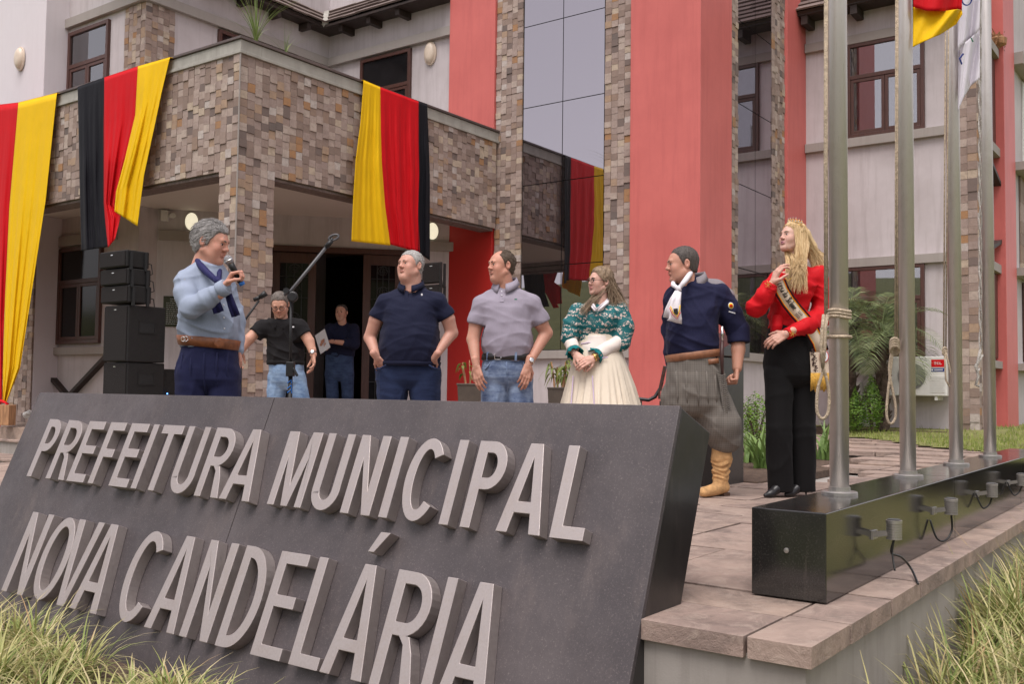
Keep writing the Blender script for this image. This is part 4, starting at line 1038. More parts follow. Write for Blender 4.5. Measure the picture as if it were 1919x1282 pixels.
# strip along the foot of the sign
for k in range(190):
    v_ = sr.uniform(1.2, 6.2); u_ = sr.uniform(1.45, 2.30)
    if v_ < 2.7 and sr.random() < .88: continue
    hh = sr.uniform(.20, .33)*(1.0 if v_ > 3.4 else .75)
    pts.append((u_, v_, hh, 64))
turf_patch('lily_turf', pts, 'pale striped lily turf growing along the foot of the granite sign', 1)
pts = []
for k in range(420):
    u_ = sr.uniform(2.3, 8.6); v_ = sr.uniform(-.75, .84)
    if u_ < 3.0 and v_ < .0: continue
    if v_ > .86: continue
    hh = sr.uniform(.30, .46)+.075*min(2.2, max(0, u_-3.2))
    pts.append((u_, v_, hh, 56 if u_ < 6 else 26))
turf_patch('lily_turf', pts, 'pale striped lily turf growing beside the retaining wall', 2)
# strap-leaved clumps in the planting pocket
def strap_clump(x_, y_, dep, n, h, label, seed):
    p = on_z(x_, y_, .01); e = empty('agapanthus', p, label, 'plant', 'strap-leaved clumps by the paving'); sr = random.Random(seed)
    for k in range(n):
        a = sr.uniform(0, 2*PI); L = h*sr.uniform(.6, 1.1); ln = sr.uniform(.2, 1.2); mb = MB(); vs_ = []; fs_ = []; side = np.array((-math.sin(a), math.cos(a), 0)); r0 = sr.uniform(0, .12); ca = sr.uniform(0, 2*PI)
        b0 = p+np.array((math.cos(ca)*r0, math.sin(ca)*r0, 0))
        for i in range(7):
            t = i/6; ang = ln*t; q_ = b0+np.array((math.cos(a)*L*math.sin(ang)*t, math.sin(a)*L*math.sin(ang)*t, L*t*math.cos(ang*.9))); w2 = .017*(1-t**2.5)+.001; up_ = np.array((0,0,.006*(1-t)))
            vs_ += [q_-side*w2+up_, q_, q_+side*w2+up_]
            if i: b_ = 3*i; fs_ += [(b_-3,b_-2,b_+1,b_),(b_-2,b_-1,b_+2,b_+1)]
        mb.add(vs_, fs_); link('leaf', mb.mesh('leaf', True), 'leaf_strap', e, recalc=False)
strap_clump(1432, 878, 0, 30, .50, 'strap-leaved plant between the granite pedestal and the woman in black trousers', 1)
strap_clump(1415, 868, 0, 22, .45, 'strap-leaved plant tight against the granite pedestal', 4)
strap_clump(1545, 862, 0, 26, .42, 'strap-leaved plant between the woman in black trousers and the rope-wound pole', 2)
# clipped leafy bushes
def bush(x_, y_, zg, rx, h, label, seed, dep=None):
    p = on_z(x_, y_, zg) if zg < .1 else np.array((*on_u(x_, y_, 13.6+zg*3)[:2], .20)); e = empty('bush', p, label, 'bush', 'clipped bushes by the wall'); sr = random.Random(seed); mb = MB(); n_ = 2000
    for k in range(n_):
        d = np.array([sr.gauss(0,1) for _ in range(3)]); d /= np.linalg.norm(d); lump = 1+.22*noise.noise(Vector((d[0]*2.4+seed, d[1]*2.4, d[2]*2.4)))+.12*noise.noise(Vector((d[0]*6, d[1]*6+seed, d[2]*6)))
        r_ = lump*(sr.uniform(.55, 1.03) if sr.random() < .55 else sr.uniform(.92, 1.08)); taper = 1-.28*max(0, d[2]) if zg < .1 else 1-.62*max(0, d[2]+.15)
        c = p+np.array((d[0]*rx*r_*taper, d[1]*rx*r_*taper, h*.5+d[2]*h*.52*r_)); s_ = sr.uniform(.012, .026)
        if c[2] < p[2]: continue
        n1 = d+np.array([sr.uniform(-.7,.7) for _ in range(3)]); n1 /= np.linalg.norm(n1); t1 = np.cross(n1, (0.3,0.2,1)); t1 /= np.linalg.norm(t1)+1e-9; t2 = np.cross(n1, t1)
        mb.add([c-t1*s_*.5, c+t2*s_*.45, c+t1*s_*.9, c-t2*s_*.45], [(0,1,2,3)])
    link('foliage', mb.mesh('foliage'), 'leaf_bush', e, recalc=False)
    mb = MB()
    for k in range(7): a = sr.uniform(0, 2*PI); mb.tube([p, p+np.array((math.cos(a)*rx*.3, math.sin(a)*rx*.3, h*.45)), p+np.array((math.cos(a)*rx*.6, math.sin(a)*rx*.6, h*.8))], [.012,.008,.004], 5)
    build('stem', mb, 'bark_palm', e)
bush(1418, 838, .02, .27, .66, 'round bright green bush beside the granite pedestal', 1)
bush(1395, 830, .02, .20, .5, 'low green bush half hidden by the granite pedestal', 5)
bush(1604, 812, .12, .15, .55, 'leafy bush just right of the rope-wound pole', 2)
bush(1634, 808, .16, .175, .74, 'conical dark green bush under the palm beside the air conditioner', 3)
# dwarf date palms
def palm(x_, y_, zg, trunk_h, n, L, label, seed):
    p = np.array((*on_u(x_, y_, 13.75+zg*3)[:2], .20)); e = empty('palm_tree', p, label, 'palm', 'dwarf palms by the wall'); sr = random.Random(seed)
    mb = MB(); N = 14; pts = [p+np.array((.03*math.sin(i*.5), .02*i/N, trunk_h*i/N)) for i in range(N+1)]; mb.tube(pts, [.085+.02*((i % 2))-.02*i/N for i in range(N+1)], 10)
    for i in range(120):
        z = sr.uniform(.1, 1)*trunk_h; a = sr.uniform(0, 2*PI); b0 = p+np.array((math.cos(a)*.08, math.sin(a)*.08, z)); mb.tube([b0, b0+np.array((math.cos(a)*.05, math.sin(a)*.05, .06))], [.018,.006], 4)
    build('trunk', mb, 'bark_palm', e)
    top = pts[-1]
    for k in range(n):
        a = 2*PI*k/n*1.618*2.0+sr.uniform(-.2,.2); el = R(80)-R(105)*(k/n)**.85+sr.uniform(-.1,.1); Lk = L*sr.uniform(.85, 1.1); h_ = np.array((math.cos(a), math.sin(a), 0)); side = np.array((-math.sin(a), math.cos(a), 0))
        spine = []; q_ = top.copy(); ang = el; st = Lk/16
        for i in range(17): spine.append(q_.copy()); q_ = q_+(h_*math.cos(ang)+np.array((0,0,math.sin(ang))))*st; ang -= R(5.2)*(.5+i/12)
        mb = MB(); mb.tube(spine, [.009*(1-i/18) for i in range(17)], 4)
        for i in range(3, 17):
            for rep in range(2):
                t = (i+rep/2)/16.3; j = min(int(t*16), 15); b0 = spine[j]+(spine[j+1]-spine[j])*(t*16-j); dv = spine[j+1]-spine[j]; dv /= np.linalg.norm(dv); up_ = np.cross(side, dv); up_ = up_ if up_[2] > 0 else -up_
                ll = Lk*.36*math.sin(PI*(.12+.86*t))**.8*sr.uniform(.85, 1.1)
                for sg in (-1, 1):
                    d0 = side*sg*.8+dv*.55+up_*.18+np.array((0,0,sr.uniform(-.05,.1))); d0 /= np.linalg.norm(d0); tip = b0+d0*ll+np.array((0,0,-.30*ll)); mid = b0+d0*ll*.5+np.array((0,0,-.02*ll)); w2 = .0055; pe2 = np.cross(d0, up_); pe2 /= np.linalg.norm(pe2)+1e-9
                    mb.add([b0-pe2*w2*.5, b0+pe2*w2*.5, mid+pe2*w2, mid-pe2*w2, tip], [(0,1,2,3),(3,2,4)])
        link('frond', mb.mesh('frond'), 'leaf_palm', e, recalc=False)
palm(1596, 806, .16, 1.50, 15, .90, 'dwarf palm right of the rope-wound pole, its fronds over the bushes', 1)
palm(1655, 803, .2, 1.32, 17, 1.0, 'dwarf palm beside the air conditioner with fronds reaching over the unit', 2)
palm(1452, 800, .1, .75, 16, .8, 'dwarf palm mostly hidden behind the woman in red, fronds beside her elbow', 3)
# air conditioner on the wing wall
ac0 = on_u(1712, 742, UW-.32); ac1 = on_u(1776, 668, UW-.32); y1_, y0_ = 3.86, ac1[1]; z0_, z1_ = ac0[2], ac1[2]
y1_ = y0_+.78; xx = UW-.36
ac = empty('air_conditioner', (UW-.2, (y0_+y1_)/2, z0_), 'white outdoor air conditioner unit mounted under the wing window', 'air conditioner')
build('casing', MB().box(xx, UW-.07, y0_, y1_, z0_, z1_), 'plastic_white', ac, bevel=.012)
fc = np.array((xx-.004, y0_+.47, (z0_+z1_)/2)); mb = MB(); mb.lathe(fc+np.array((.002,0,0)), [(.185,0),(.185,.004)], 28, (0,1,0), (0,0,1), (-1,0,0)); build('fan_recess', mb, 'fixture_grey', ac)
mb = MB()
for r_ in np.linspace(.03, .19, 16): mb.tube([fc+np.array((-.008, math.cos(a)*r_, math.sin(a)*r_)) for a in np.linspace(0, 2*PI, 25)], .0022, 4, False)
for k in range(8): a = k*PI/4; mb.tube([fc+np.array((-.009, math.cos(a)*.03, math.sin(a)*.03)), fc+np.array((-.009, math.cos(a)*.19, math.sin(a)*.19))], .0025, 4)
build('fan_guard', mb, 'plastic_grey', ac)
mb = MB(); zz = z0_+.05
while zz < z1_-.28: mb.box(xx-.006, xx, y0_+.03, y0_+.22, zz, zz+.012); zz += .024
build('vent_louvre', mb, 'plastic_white', ac)
build('red_badge', MB().box(xx-.003, xx-.0005, y0_+.035, y0_+.205, z1_-.15, z1_-.045), bpy.data.materials.get('drape_red'), ac)
build('blue_badge', MB().box(xx-.003, xx-.0005, y0_+.035, y0_+.205, z1_-.215, z1_-.165), bpy.data.materials.get('flag_blue'), ac)
mb = MB()
def acl(loops, ox, oz, sc): mb.prism([[(px_*sc, pz_*sc) for px_, pz_ in l] for l in loops], lambda x, y: (xx-.0032, y0_+.205-ox-x, z1_-.15+oz+y), (-1,0,0), .0012)
acl(glyph('T', .9, 1, .22), .035, .035, .036); acl(glyph('C', .9, 1, .22), .072, .035, .036); acl(glyph('L', .8, 1, .22), .110, .035, .036)
for k in range(7): mb.box(xx-.0045, xx-.0031, y0_+.055+k*.016, y0_+.066+k*.016, z1_-.20, z1_-.18)
mb.lathe((xx-.0031, y0_+.19, z1_-.19), [(.012,0),(.012,.0012)], 14, (0,1,0), (0,0,1), (-1,0,0))
build('badge_lettering', mb, 'plastic_white', ac)
mb = MB()
for q_ in (y0_+.15, y1_-.15): mb.box(xx+.02, UW, q_-.02, q_+.02, z0_-.06, z0_-.002)
build('wall_bracket', mb, 'plastic_white', ac)
mb = MB(); p = on_u(1601, 760, UW-.1); mb.box(UW-.14, UW-.005, p[1]-.10, p[1]+.10, p[2]-.28, p[2]+.35); mb.box(UW-.15, UW-.14, p[1]-.04, p[1]+.04, p[2]+.02, p[2]+.18)
mbx = empty('meter_box', (UW-.1, p[1], p[2]-.28), 'narrow pale meter box on the wing wall behind the palm', 'box'); build('cabinet', mb, 'plastic_white', mbx, bevel=.008)
# ================================================================== PEOPLE: implicit-surface modelling kit
def smin(a, b, k):
    if k <= 0: return np.minimum(a, b)
    h = np.clip(.5+.5*(b-a)/k, 0, 1); return b*(1-h)+a*h-k*h*(1-h)
class Field:
    def __init__(s, lo, hi, res):
        s.lo = np.array(lo, float); s.res = res; s.n = np.maximum(4, np.ceil((np.array(hi, float)-s.lo)/res).astype(int)+1)
        s.d = np.full(s.n, 1.0, np.float32); s.ax = [s.lo[i]+res*np.arange(s.n[i]) for i in range(3)]
    def sub(s, lo, hi):
        a = np.clip(np.floor((np.array(lo)-s.lo)/s.res).astype(int), 0, s.n-1); b = np.clip(np.ceil((np.array(hi)-s.lo)/s.res).astype(int)+1, 0, s.n)
        sl = tuple(slice(a[i], max(a[i]+1, b[i])) for i in range(3)); X, Y, Z = np.meshgrid(s.ax[0][sl[0]], s.ax[1][sl[1]], s.ax[2][sl[2]], indexing='ij', sparse=True); return sl, X, Y, Z
    def put(s, lo, hi, fn, k=.01, mode='add'):
        m = 2*k+3*s.res; sl, X, Y, Z = s.sub(np.array(lo)-m, np.array(hi)+m); d = fn(X, Y, Z)
        if mode == 'add': s.d[sl] = smin(s.d[sl], d, k)
        else: s.d[sl] = -smin(-s.d[sl], d, k)
        return s
    def cap(s, a, b, ra, rb=None, k=.012, mode='add', flat=None):
        rb = ra if rb is None else rb; a = np.array(a, float); b = np.array(b, float); v = b-a; L2 = float(v@v)+1e-12; r = max(ra, rb)
        def fn(X, Y, Z):
            px, py, pz = X-a[0], Y-a[1], Z-a[2]; t = np.clip((px*v[0]+py*v[1]+pz*v[2])/L2, 0, 1)
            return np.sqrt((px-t*v[0])**2+(py-t*v[1])**2+(pz-t*v[2])**2)-(ra+(rb-ra)*t)
        return s.put(np.minimum(a, b)-r, np.maximum(a, b)+r, fn, k, mode)
    def chain(s, pts, rs, k=.012, mode='add'):
        for i in range(len(pts)-1): s.cap(pts[i], pts[i+1], rs[i], rs[i+1], k, mode)
        return s
    def ell(s, c, r, k=.012, mode='add', rot=None):
        c = np.array(c, float); r = np.array(r, float); m = max(r); Q = np.eye(3) if rot is None else np.array(rot)
        def fn(X, Y, Z):
            x, y, z = X-c[0], Y-c[1], Z-c[2]
            if rot is not None: x, y, z = (Q[0,0]*x+Q[1,0]*y+Q[2,0]*z), (Q[0,1]*x+Q[1,1]*y+Q[2,1]*z), (Q[0,2]*x+Q[1,2]*y+Q[2,2]*z)
            k0 = np.sqrt((x/r[0])**2+(y/r[1])**2+(z/r[2])**2)+1e-9; k1 = np.sqrt((x/r[0]**2)**2+(y/r[1]**2)**2+(z/r[2]**2)**2)+1e-9
            return k0*(k0-1)/k1
        return s.put(c-m, c+m, fn, k, mode)
    def loft(s, secs, k=.015, p=2.35, mode='add', round_=.01):
        """secs: (z, cx, cy, a, b_front, b_back), z ascending"""
        S = np.array(sorted(secs), float); z0, z1 = S[0,0], S[-1,0]
        def fn(X, Y, Z):
            z = np.clip(Z, z0, z1); f = [np.interp(z, S[:,0], S[:,i]) for i in range(1, 6)]
            x = np.abs(X-f[0])/f[2]; dy = Y-f[1]; b = np.where(dy < 0, f[3], f[4]); y = np.abs(dy)/b
            r = (x**p+y**p)**(1/p); d = (r-1)*np.minimum(f[2], b)*.92
            dz = np.maximum(z0-Z, Z-z1); return np.maximum(d, dz)
        m = S[:,3].max(); mb_ = max(S[:,4].max(), S[:,5].max())
        return s.put((S[:,1].min()-m, S[:,2].min()-mb_, z0), (S[:,1].max()+m, S[:,2].max()+mb_, z1), fn, k, mode)
    def cut(s, p, n):
        """keep the side where (x-p).n < 0"""
        p = np.array(p, float); n = np.array(n, float); n /= np.linalg.norm(n); X, Y, Z = np.meshgrid(*s.ax, indexing='ij', sparse=True)
        s.d = np.maximum(s.d, ((X-p[0])*n[0]+(Y-p[1])*n[1]+(Z-p[2])*n[2]).astype(np.float32)); return s
    def warp(s, fn):
        X, Y, Z = np.meshgrid(*s.ax, indexing='ij', sparse=True); near = np.abs(s.d) < .06
        s.d = np.where(near, s.d+fn(X, Y, Z).astype(np.float32), s.d); return s
    def mesh(s):
        d = s.d.copy(); d[0] = d[-1] = 1; d[:,0] = d[:,-1] = 1; d[:,:,0] = d[:,:,-1] = 1
        neg = d < 0; n = d.shape
        cnt = np.zeros((n[0]-1, n[1]-1, n[2]-1), np.int8)
        for i in (0,1):
            for j in (0,1):
                for k in (0,1): cnt += neg[i:n[0]-1+i, j:n[1]-1+j, k:n[2]-1+k]
        act = (cnt > 0) & (cnt < 8); idx = np.argwhere(act); ids = -np.ones(act.shape, np.int64); ids[act] = np.arange(len(idx))
        acc = np.zeros((len(idx), 3)); num = np.zeros(len(idx)); I, J, K = idx.T
        corners = [(0,0,0),(1,0,0),(0,1,0),(1,1,0),(0,0,1),(1,0,1),(0,1,1),(1,1,1)]
        for a in range(8):
            for b in range(a+1, 8):
                ca, cb = corners[a], corners[b]
                if sum(abs(ca[q]-cb[q]) for q in range(3)) != 1: continue
                da = d[I+ca[0], J+ca[1], K+ca[2]]; db = d[I+cb[0], J+cb[1], K+cb[2]]; m = (da < 0) != (db < 0)
                t = np.where(m, da/(da-db+1e-12), 0)
                for q in range(3): acc[:,q] += np.where(m, ca[q]+(cb[q]-ca[q])*t, 0)
                num += m
        V = (idx+acc/num[:,None])*s.res+s.lo; Fs = []
        for ax in range(3):
            o = [q for q in range(3) if q != ax]; sl0 = [slice(1, n[q]-1) for q in range(3)]; sl0[ax] = slice(0, n[ax]-1); sl1 = list(sl0); sl1[ax] = slice(1, n[ax])
            A = neg[tuple(sl0)]; B = neg[tuple(sl1)]; e = np.argwhere(A != B)
            if not len(e): continue
            sg = A[tuple(e.T)]
            base = e.copy()
            for q in o: base[:,q] += 1
            def cid(da, db):
                c = base.copy(); c[:,o[0]] -= da; c[:,o[1]] -= db; return ids[c[:,0], c[:,1], c[:,2]]
            q4 = np.stack([cid(1,1), cid(0,1), cid(0,0), cid(1,0)], 1)
            flip = sg if ax != 1 else ~sg
            q4 = np.where(flip[:,None], q4, q4[:,::-1]); Fs.append(q4)
        return V, np.concatenate(Fs) if Fs else np.zeros((0,4), int)
def wrinkle(amp, f, seed, vert=.5):
    r_ = np.random.RandomState(seed); ks = r_.normal(size=(5,3)); ks[:,2] *= vert; ks = ks/np.linalg.norm(ks, axis=1)[:,None]*f*r_.uniform(.6, 1.5, (5,1)); ph = r_.uniform(0, 6.3, 5)
    def fn(X, Y, Z):
        t = 0
        for i in range(5): 
            j = (i+2) % 5; t = t+np.sin(ks[i,0]*X+ks[i,1]*Y+ks[i,2]*Z+ph[i]+1.3*np.sin(.55*(ks[j,0]*X+ks[j,1]*Y+ks[j,2]*Z)+ph[j]))
        return amp*t/2.2
    return fn

def np_mesh(name, parts, mat, parent, cols=None, smooth=True):
    V = np.concatenate([p[0] for p in parts]); off = 0; Fs = []
    for p in parts: Fs.append(p[1]+off); off += len(p[0])
    F_ = np.concatenate(Fs); me = bpy.data.meshes.new(name); me.vertices.add(len(V)); me.vertices.foreach_set('co', V.astype(np.float32).ravel())
    me.loops.add(len(F_)*4); me.loops.foreach_set('vertex_index', F_.astype(np.int32).ravel()); me.polygons.add(len(F_)); me.polygons.foreach_set('loop_start', np.arange(0, len(F_)*4, 4, dtype=np.int32)); me.polygons.foreach_set('loop_total', np.full(len(F_), 4, np.int32))
    me.update(calc_edges=True); me.validate()
    if smooth: me.polygons.foreach_set('use_smooth', np.ones(len(me.polygons), bool))
    if cols is not None:
        a = me.color_attributes.new('Col', 'FLOAT_COLOR', 'POINT'); c = np.ones((len(V), 4), np.float32); c[:,:3] = np.concatenate(cols); a.data.foreach_set('color', c.ravel())
    o = bpy.data.objects.new(name, me); COL.objects.link(o); me.materials.append(M(mat) if isinstance(mat, str) else mat)
    if parent is not None: o.parent = parent
    return o
def orient_check(V, F_): return F_
# ---- materials for people
def m_skin():
    t = NT('skin'); c = t.n('ShaderNodeVertexColor', layer_name='Col').outputs['Color']; v = t.coord(); n = t.noise(v, 55, 5, .65); n2 = t.noise(v, 350, 3, .6)
    c2 = t.mix(t.math('MULTIPLY', t.ramp(n, [(.35, (0,0,0)), (.7, (1,1,1))]), .28), c, (.50, .17, .12)); t.bsdf(c2, .50, 0, .35, t.bump(n2, .12, .002), 0, .12)
m_skin()
def m_hair(name, c1, c2, stretch=(170,170,16)):
    t = NT(name); n = t.noise(t.coord(stretch), 1.0, 5, .7, .4); n2 = t.noise(t.coord(), 14, 3, .6); c = t.mix(t.ramp(t.math('ADD', t.math('MULTIPLY', n, .7), t.math('MULTIPLY', n2, .3)), [(.32, (0,0,0)), (.68, (1,1,1))]), c1, c2)
    t.bsdf(c, .6, 0, .3, t.bump(n, .3, .003))
m_hair('hair_grey', (.09,.082,.08), (.42,.40,.39)); m_hair('hair_silver', (.20,.19,.18), (.48,.46,.44)); m_hair('hair_brown', (.04,.028,.02), (.11,.075,.05)); m_hair('hair_dark', (.022,.018,.016), (.12,.10,.09))
m_hair('hair_lightbrown', (.10,.068,.042), (.36,.26,.17), (140,140,8)); m_hair('hair_blonde', (.44,.28,.12), (.82,.62,.36), (140,140,8)); m_hair('hair_greybrown', (.06,.05,.042), (.20,.17,.15)); m_hair('brow_dark', (.02,.014,.01), (.05,.035,.025))
m_cloth('shirt_blue', (.28,.325,.42), .8, .25, 0, 700, .07); m_cloth('shirt_black', (.012,.011,.012), .85, .2, 0, 600); m_cloth('polo_navy', (.010,.012,.032), .8, .3, 0, 800); m_cloth('polo_grey', (.29,.26,.315), .85, .3, 0, 500, .1)
m_cloth('shirt_navy', (.013,.014,.042), .8, .25, 0, 700); m_cloth('shirt_red', (.55,.006,.012), .45, .2, 0, 900); m_cloth('trouser_navy', (.016,.018,.055), .85, .25, 0, 600); m_cloth('trouser_black', (.008,.0075,.008), .8, .2, 0, 700)
m_cloth('scarf_navy', (.02,.02,.085), .5, .2, 0, 700); m_cloth('yoke_grey', (.22,.20,.215), .8, .2); m_cloth('skirt_cream', (.78,.69,.56), .75, .2, .08, 500, .06); m_cloth('cuff_cream', (.78,.70,.64), .75, .2, 0, 500); m_cloth('ruffle_teal', (.005,.155,.165), .6, .2); m_cloth('collar_white', (.74,.68,.70), .8, .1)
def m_denim(name, c1, c2):
    t = NT(name); v = t.coord(); n = t.noise(v, 7, 6, .65); n2 = t.noise(v, 600, 2, .5); n3 = t.noise(t.coord((1,1,4)), 9, 5, .7)
    c = t.mix(t.ramp(t.math('ADD', t.math('MULTIPLY', n, .6), t.math('MULTIPLY', n3, .4)), [(.4, (0,0,0)), (.65, (1,1,1))]), c1, c2); t.bsdf(c, .85, 0, .3, t.bump(n2, .2, .002, t.bump(n3, .35, .012)), .2)
m_denim('denim_light', (.10,.17,.30), (.30,.42,.58)); m_denim('denim_mid', (.055,.085,.18), (.28,.36,.50)); m_denim('denim_dark', (.010,.018,.055), (.02,.034,.09)); m_denim('denim_blue', (.015,.028,.07), (.05,.08,.16))
def m_plaid():
    t = NT('plaid_grey'); sp = t.n('ShaderNodeSeparateXYZ'); t.l(t.n('ShaderNodeTexCoord').outputs['Object'], sp.inputs[0])
    def lines(o, f, w_):
        s_ = t.math('SINE', t.math('MULTIPLY', o, f)); return t.math('GREATER_THAN', s_, w_)
    a = t.math('ADD', lines(sp.outputs[0], 420, .35), lines(sp.outputs[2], 420, .35)); big = t.math('ADD', lines(sp.outputs[0], 85, .82), lines(sp.outputs[2], 85, .82))
    c = t.mix(t.math('MULTIPLY', a, .30), (.165,.148,.13), (.07,.063,.056)); c = t.mix(t.math('MULTIPLY', big, .14), c, (.26,.225,.19)); n = t.noise(t.coord(), 8, 5, .6); c = t.mix(t.math('MULTIPLY', n, .3), c, (.16,.14,.12))
    t.bsdf(c, .85, 0, .3, t.bump(t.noise(t.coord((1,1,.3)), 16, 5, .6), .2, .01), .2)
m_plaid()
def m_lace():
    t = NT('lace_teal'); v = t.coord(); nd = t.n('ShaderNodeTexNoise'); nd.inputs['Scale'].default_value = 14; nd.inputs['Detail'].default_value = 3; t.l(v, nd.inputs['Vector'])
    ad = t.n('ShaderNodeVectorMath', operation='MULTIPLY_ADD'); t.l(nd.outputs['Color'], ad.inputs[0]); ad.inputs[1].default_value = (.06,.06,.06); t.l(v, ad.inputs[2])
    wv = t.n('ShaderNodeTexWave', wave_type='RINGS'); wv.inputs['Scale'].default_value = 6; wv.inputs['Distortion'].default_value = 9; wv.inputs['Detail'].default_value = 2.5; wv.inputs['Detail Scale'].default_value = 2.2; t.l(ad.outputs[0], wv.inputs['Vector'])
    vo = t.n('ShaderNodeTexVoronoi', feature='DISTANCE_TO_EDGE'); vo.inputs['Scale'].default_value = 40; t.l(ad.outputs[0], vo.inputs['Vector'])
    big = t.noise(v, 17, 3, .6)
    m1 = t.math('GREATER_THAN', wv.outputs['Color'], .50); m2 = t.math('LESS_THAN', vo.outputs['Distance'], .12); sel = t.math('GREATER_THAN', big, .55)
    pat = t.math('MINIMUM', t.math('ADD', t.math('MULTIPLY', m1, t.math('GREATER_THAN', vo.outputs['Distance'], .10)), 0.0), 1.0)
    pat = t.math('MULTIPLY', pat, t.math('SUBTRACT', 1.0, t.math('MULTIPLY', sel, .85)))
    c = t.mix(pat, (.006,.115,.125), (.58,.47,.42)); t.bsdf(c, .7, 0, .35, t.bump(wv.outputs['Color'], .25, .004), .15)
m_lace()
basic('belt_brown', (.20,.065,.022), .5, .35, 30, 160, .5); basic('belt_tan', (.26,.11,.055), .5, .3, 30, 160, .4); basic('belt_black', (.012,.011,.011), .4, .2, 30, 100, .2); basic('suede', (.52,.30,.13), .95, .35, 22, 160, .8); basic('shoe_black', (.012,.011,.012), .35, .2); basic('shoe_brown', (.08,.045,.03), .45, .2); basic('eye_white', (.62,.58,.55), .25, .04); basic('eye_dark', (.02,.014,.01), .2, .1); basic('glasses', (.02,.018,.018), .3, .1); basic('sash_ivory', (.66,.54,.42), .6, .05, 10, 300, .15); basic('gold_thread', (.60,.38,.06), .6, .2); basic('fringe_gold', (.62,.36,.06), .7, .25, 60, 200, .6); basic('leather_dark', (.05,.02,.018), .5, .3); basic('mic_grille', (.30,.29,.30), .45, .2, 200, 900, 1.0, metal=.7)

class Person:
    def __init__(s, x, D, label, ground=0.0, foot=None):
        s.D = D; p = at_d(x, 735, D); s.o = np.array((p[0], p[1], ground)); s.px = D/F_PX
        s.e = empty('person', s.o, label, 'person', rz=math.atan2(RT[1], RT[0]))
    def J(s, x, y, off=0.0):
        q = at_d(x, y, s.D+off)-s.o; return np.array((q@RT, q@FW, q[2]))
    def sec(s, y, xl, xr, bf, bb, off=0.0):
        a = s.J(xl, y, off); b = s.J(xr, y, off); return ((a[2]+b[2])/2, (a[0]+b[0])/2, off, (b[0]-a[0])/2, bf, bb)
    def field(s, pts, pad, res): P_ = np.array(pts); return Field(P_.min(0)-pad, P_.max(0)+pad, res)
    def add(s, name, parts, mat, cols=None, parent=None, label=None):
        o = np_mesh(name, parts, mat, parent or s.e, cols)
        if label: o['label'] = label
        return o
    def mb(s, name, mb, mat, parent=None, smooth=True):
        o = link(name, mb.mesh(name, smooth), mat, recalc=True); o.parent = parent or s.e; return o
def rot_head(yaw, pitch, roll=0):
    """head frame: faces -Y; yaw + turns to image right, pitch + looks up"""
    cy, sy = math.cos(yaw), math.sin(yaw); cp, sp = math.cos(-pitch), math.sin(-pitch); cr, sr_ = math.cos(roll), math.sin(roll)
    Rz = np.array(((cy,-sy,0),(sy,cy,0),(0,0,1))); Rx = np.array(((1,0,0),(0,cp,-sp),(0,sp,cp))); Ry = np.array(((cr,0,sr_),(0,1,0),(-sr_,0,cr))); return Rz@Rx@Ry
HCOL = {'hair_grey':(.20,.19,.185),'hair_silver':(.34,.32,.31),'hair_brown':(.07,.048,.035),'hair_dark':(.05,.04,.036),'hair_greybrown':(.13,.11,.095),'hair_lightbrown':(.22,.155,.10),'hair_blonde':(.60,.42,.22)}
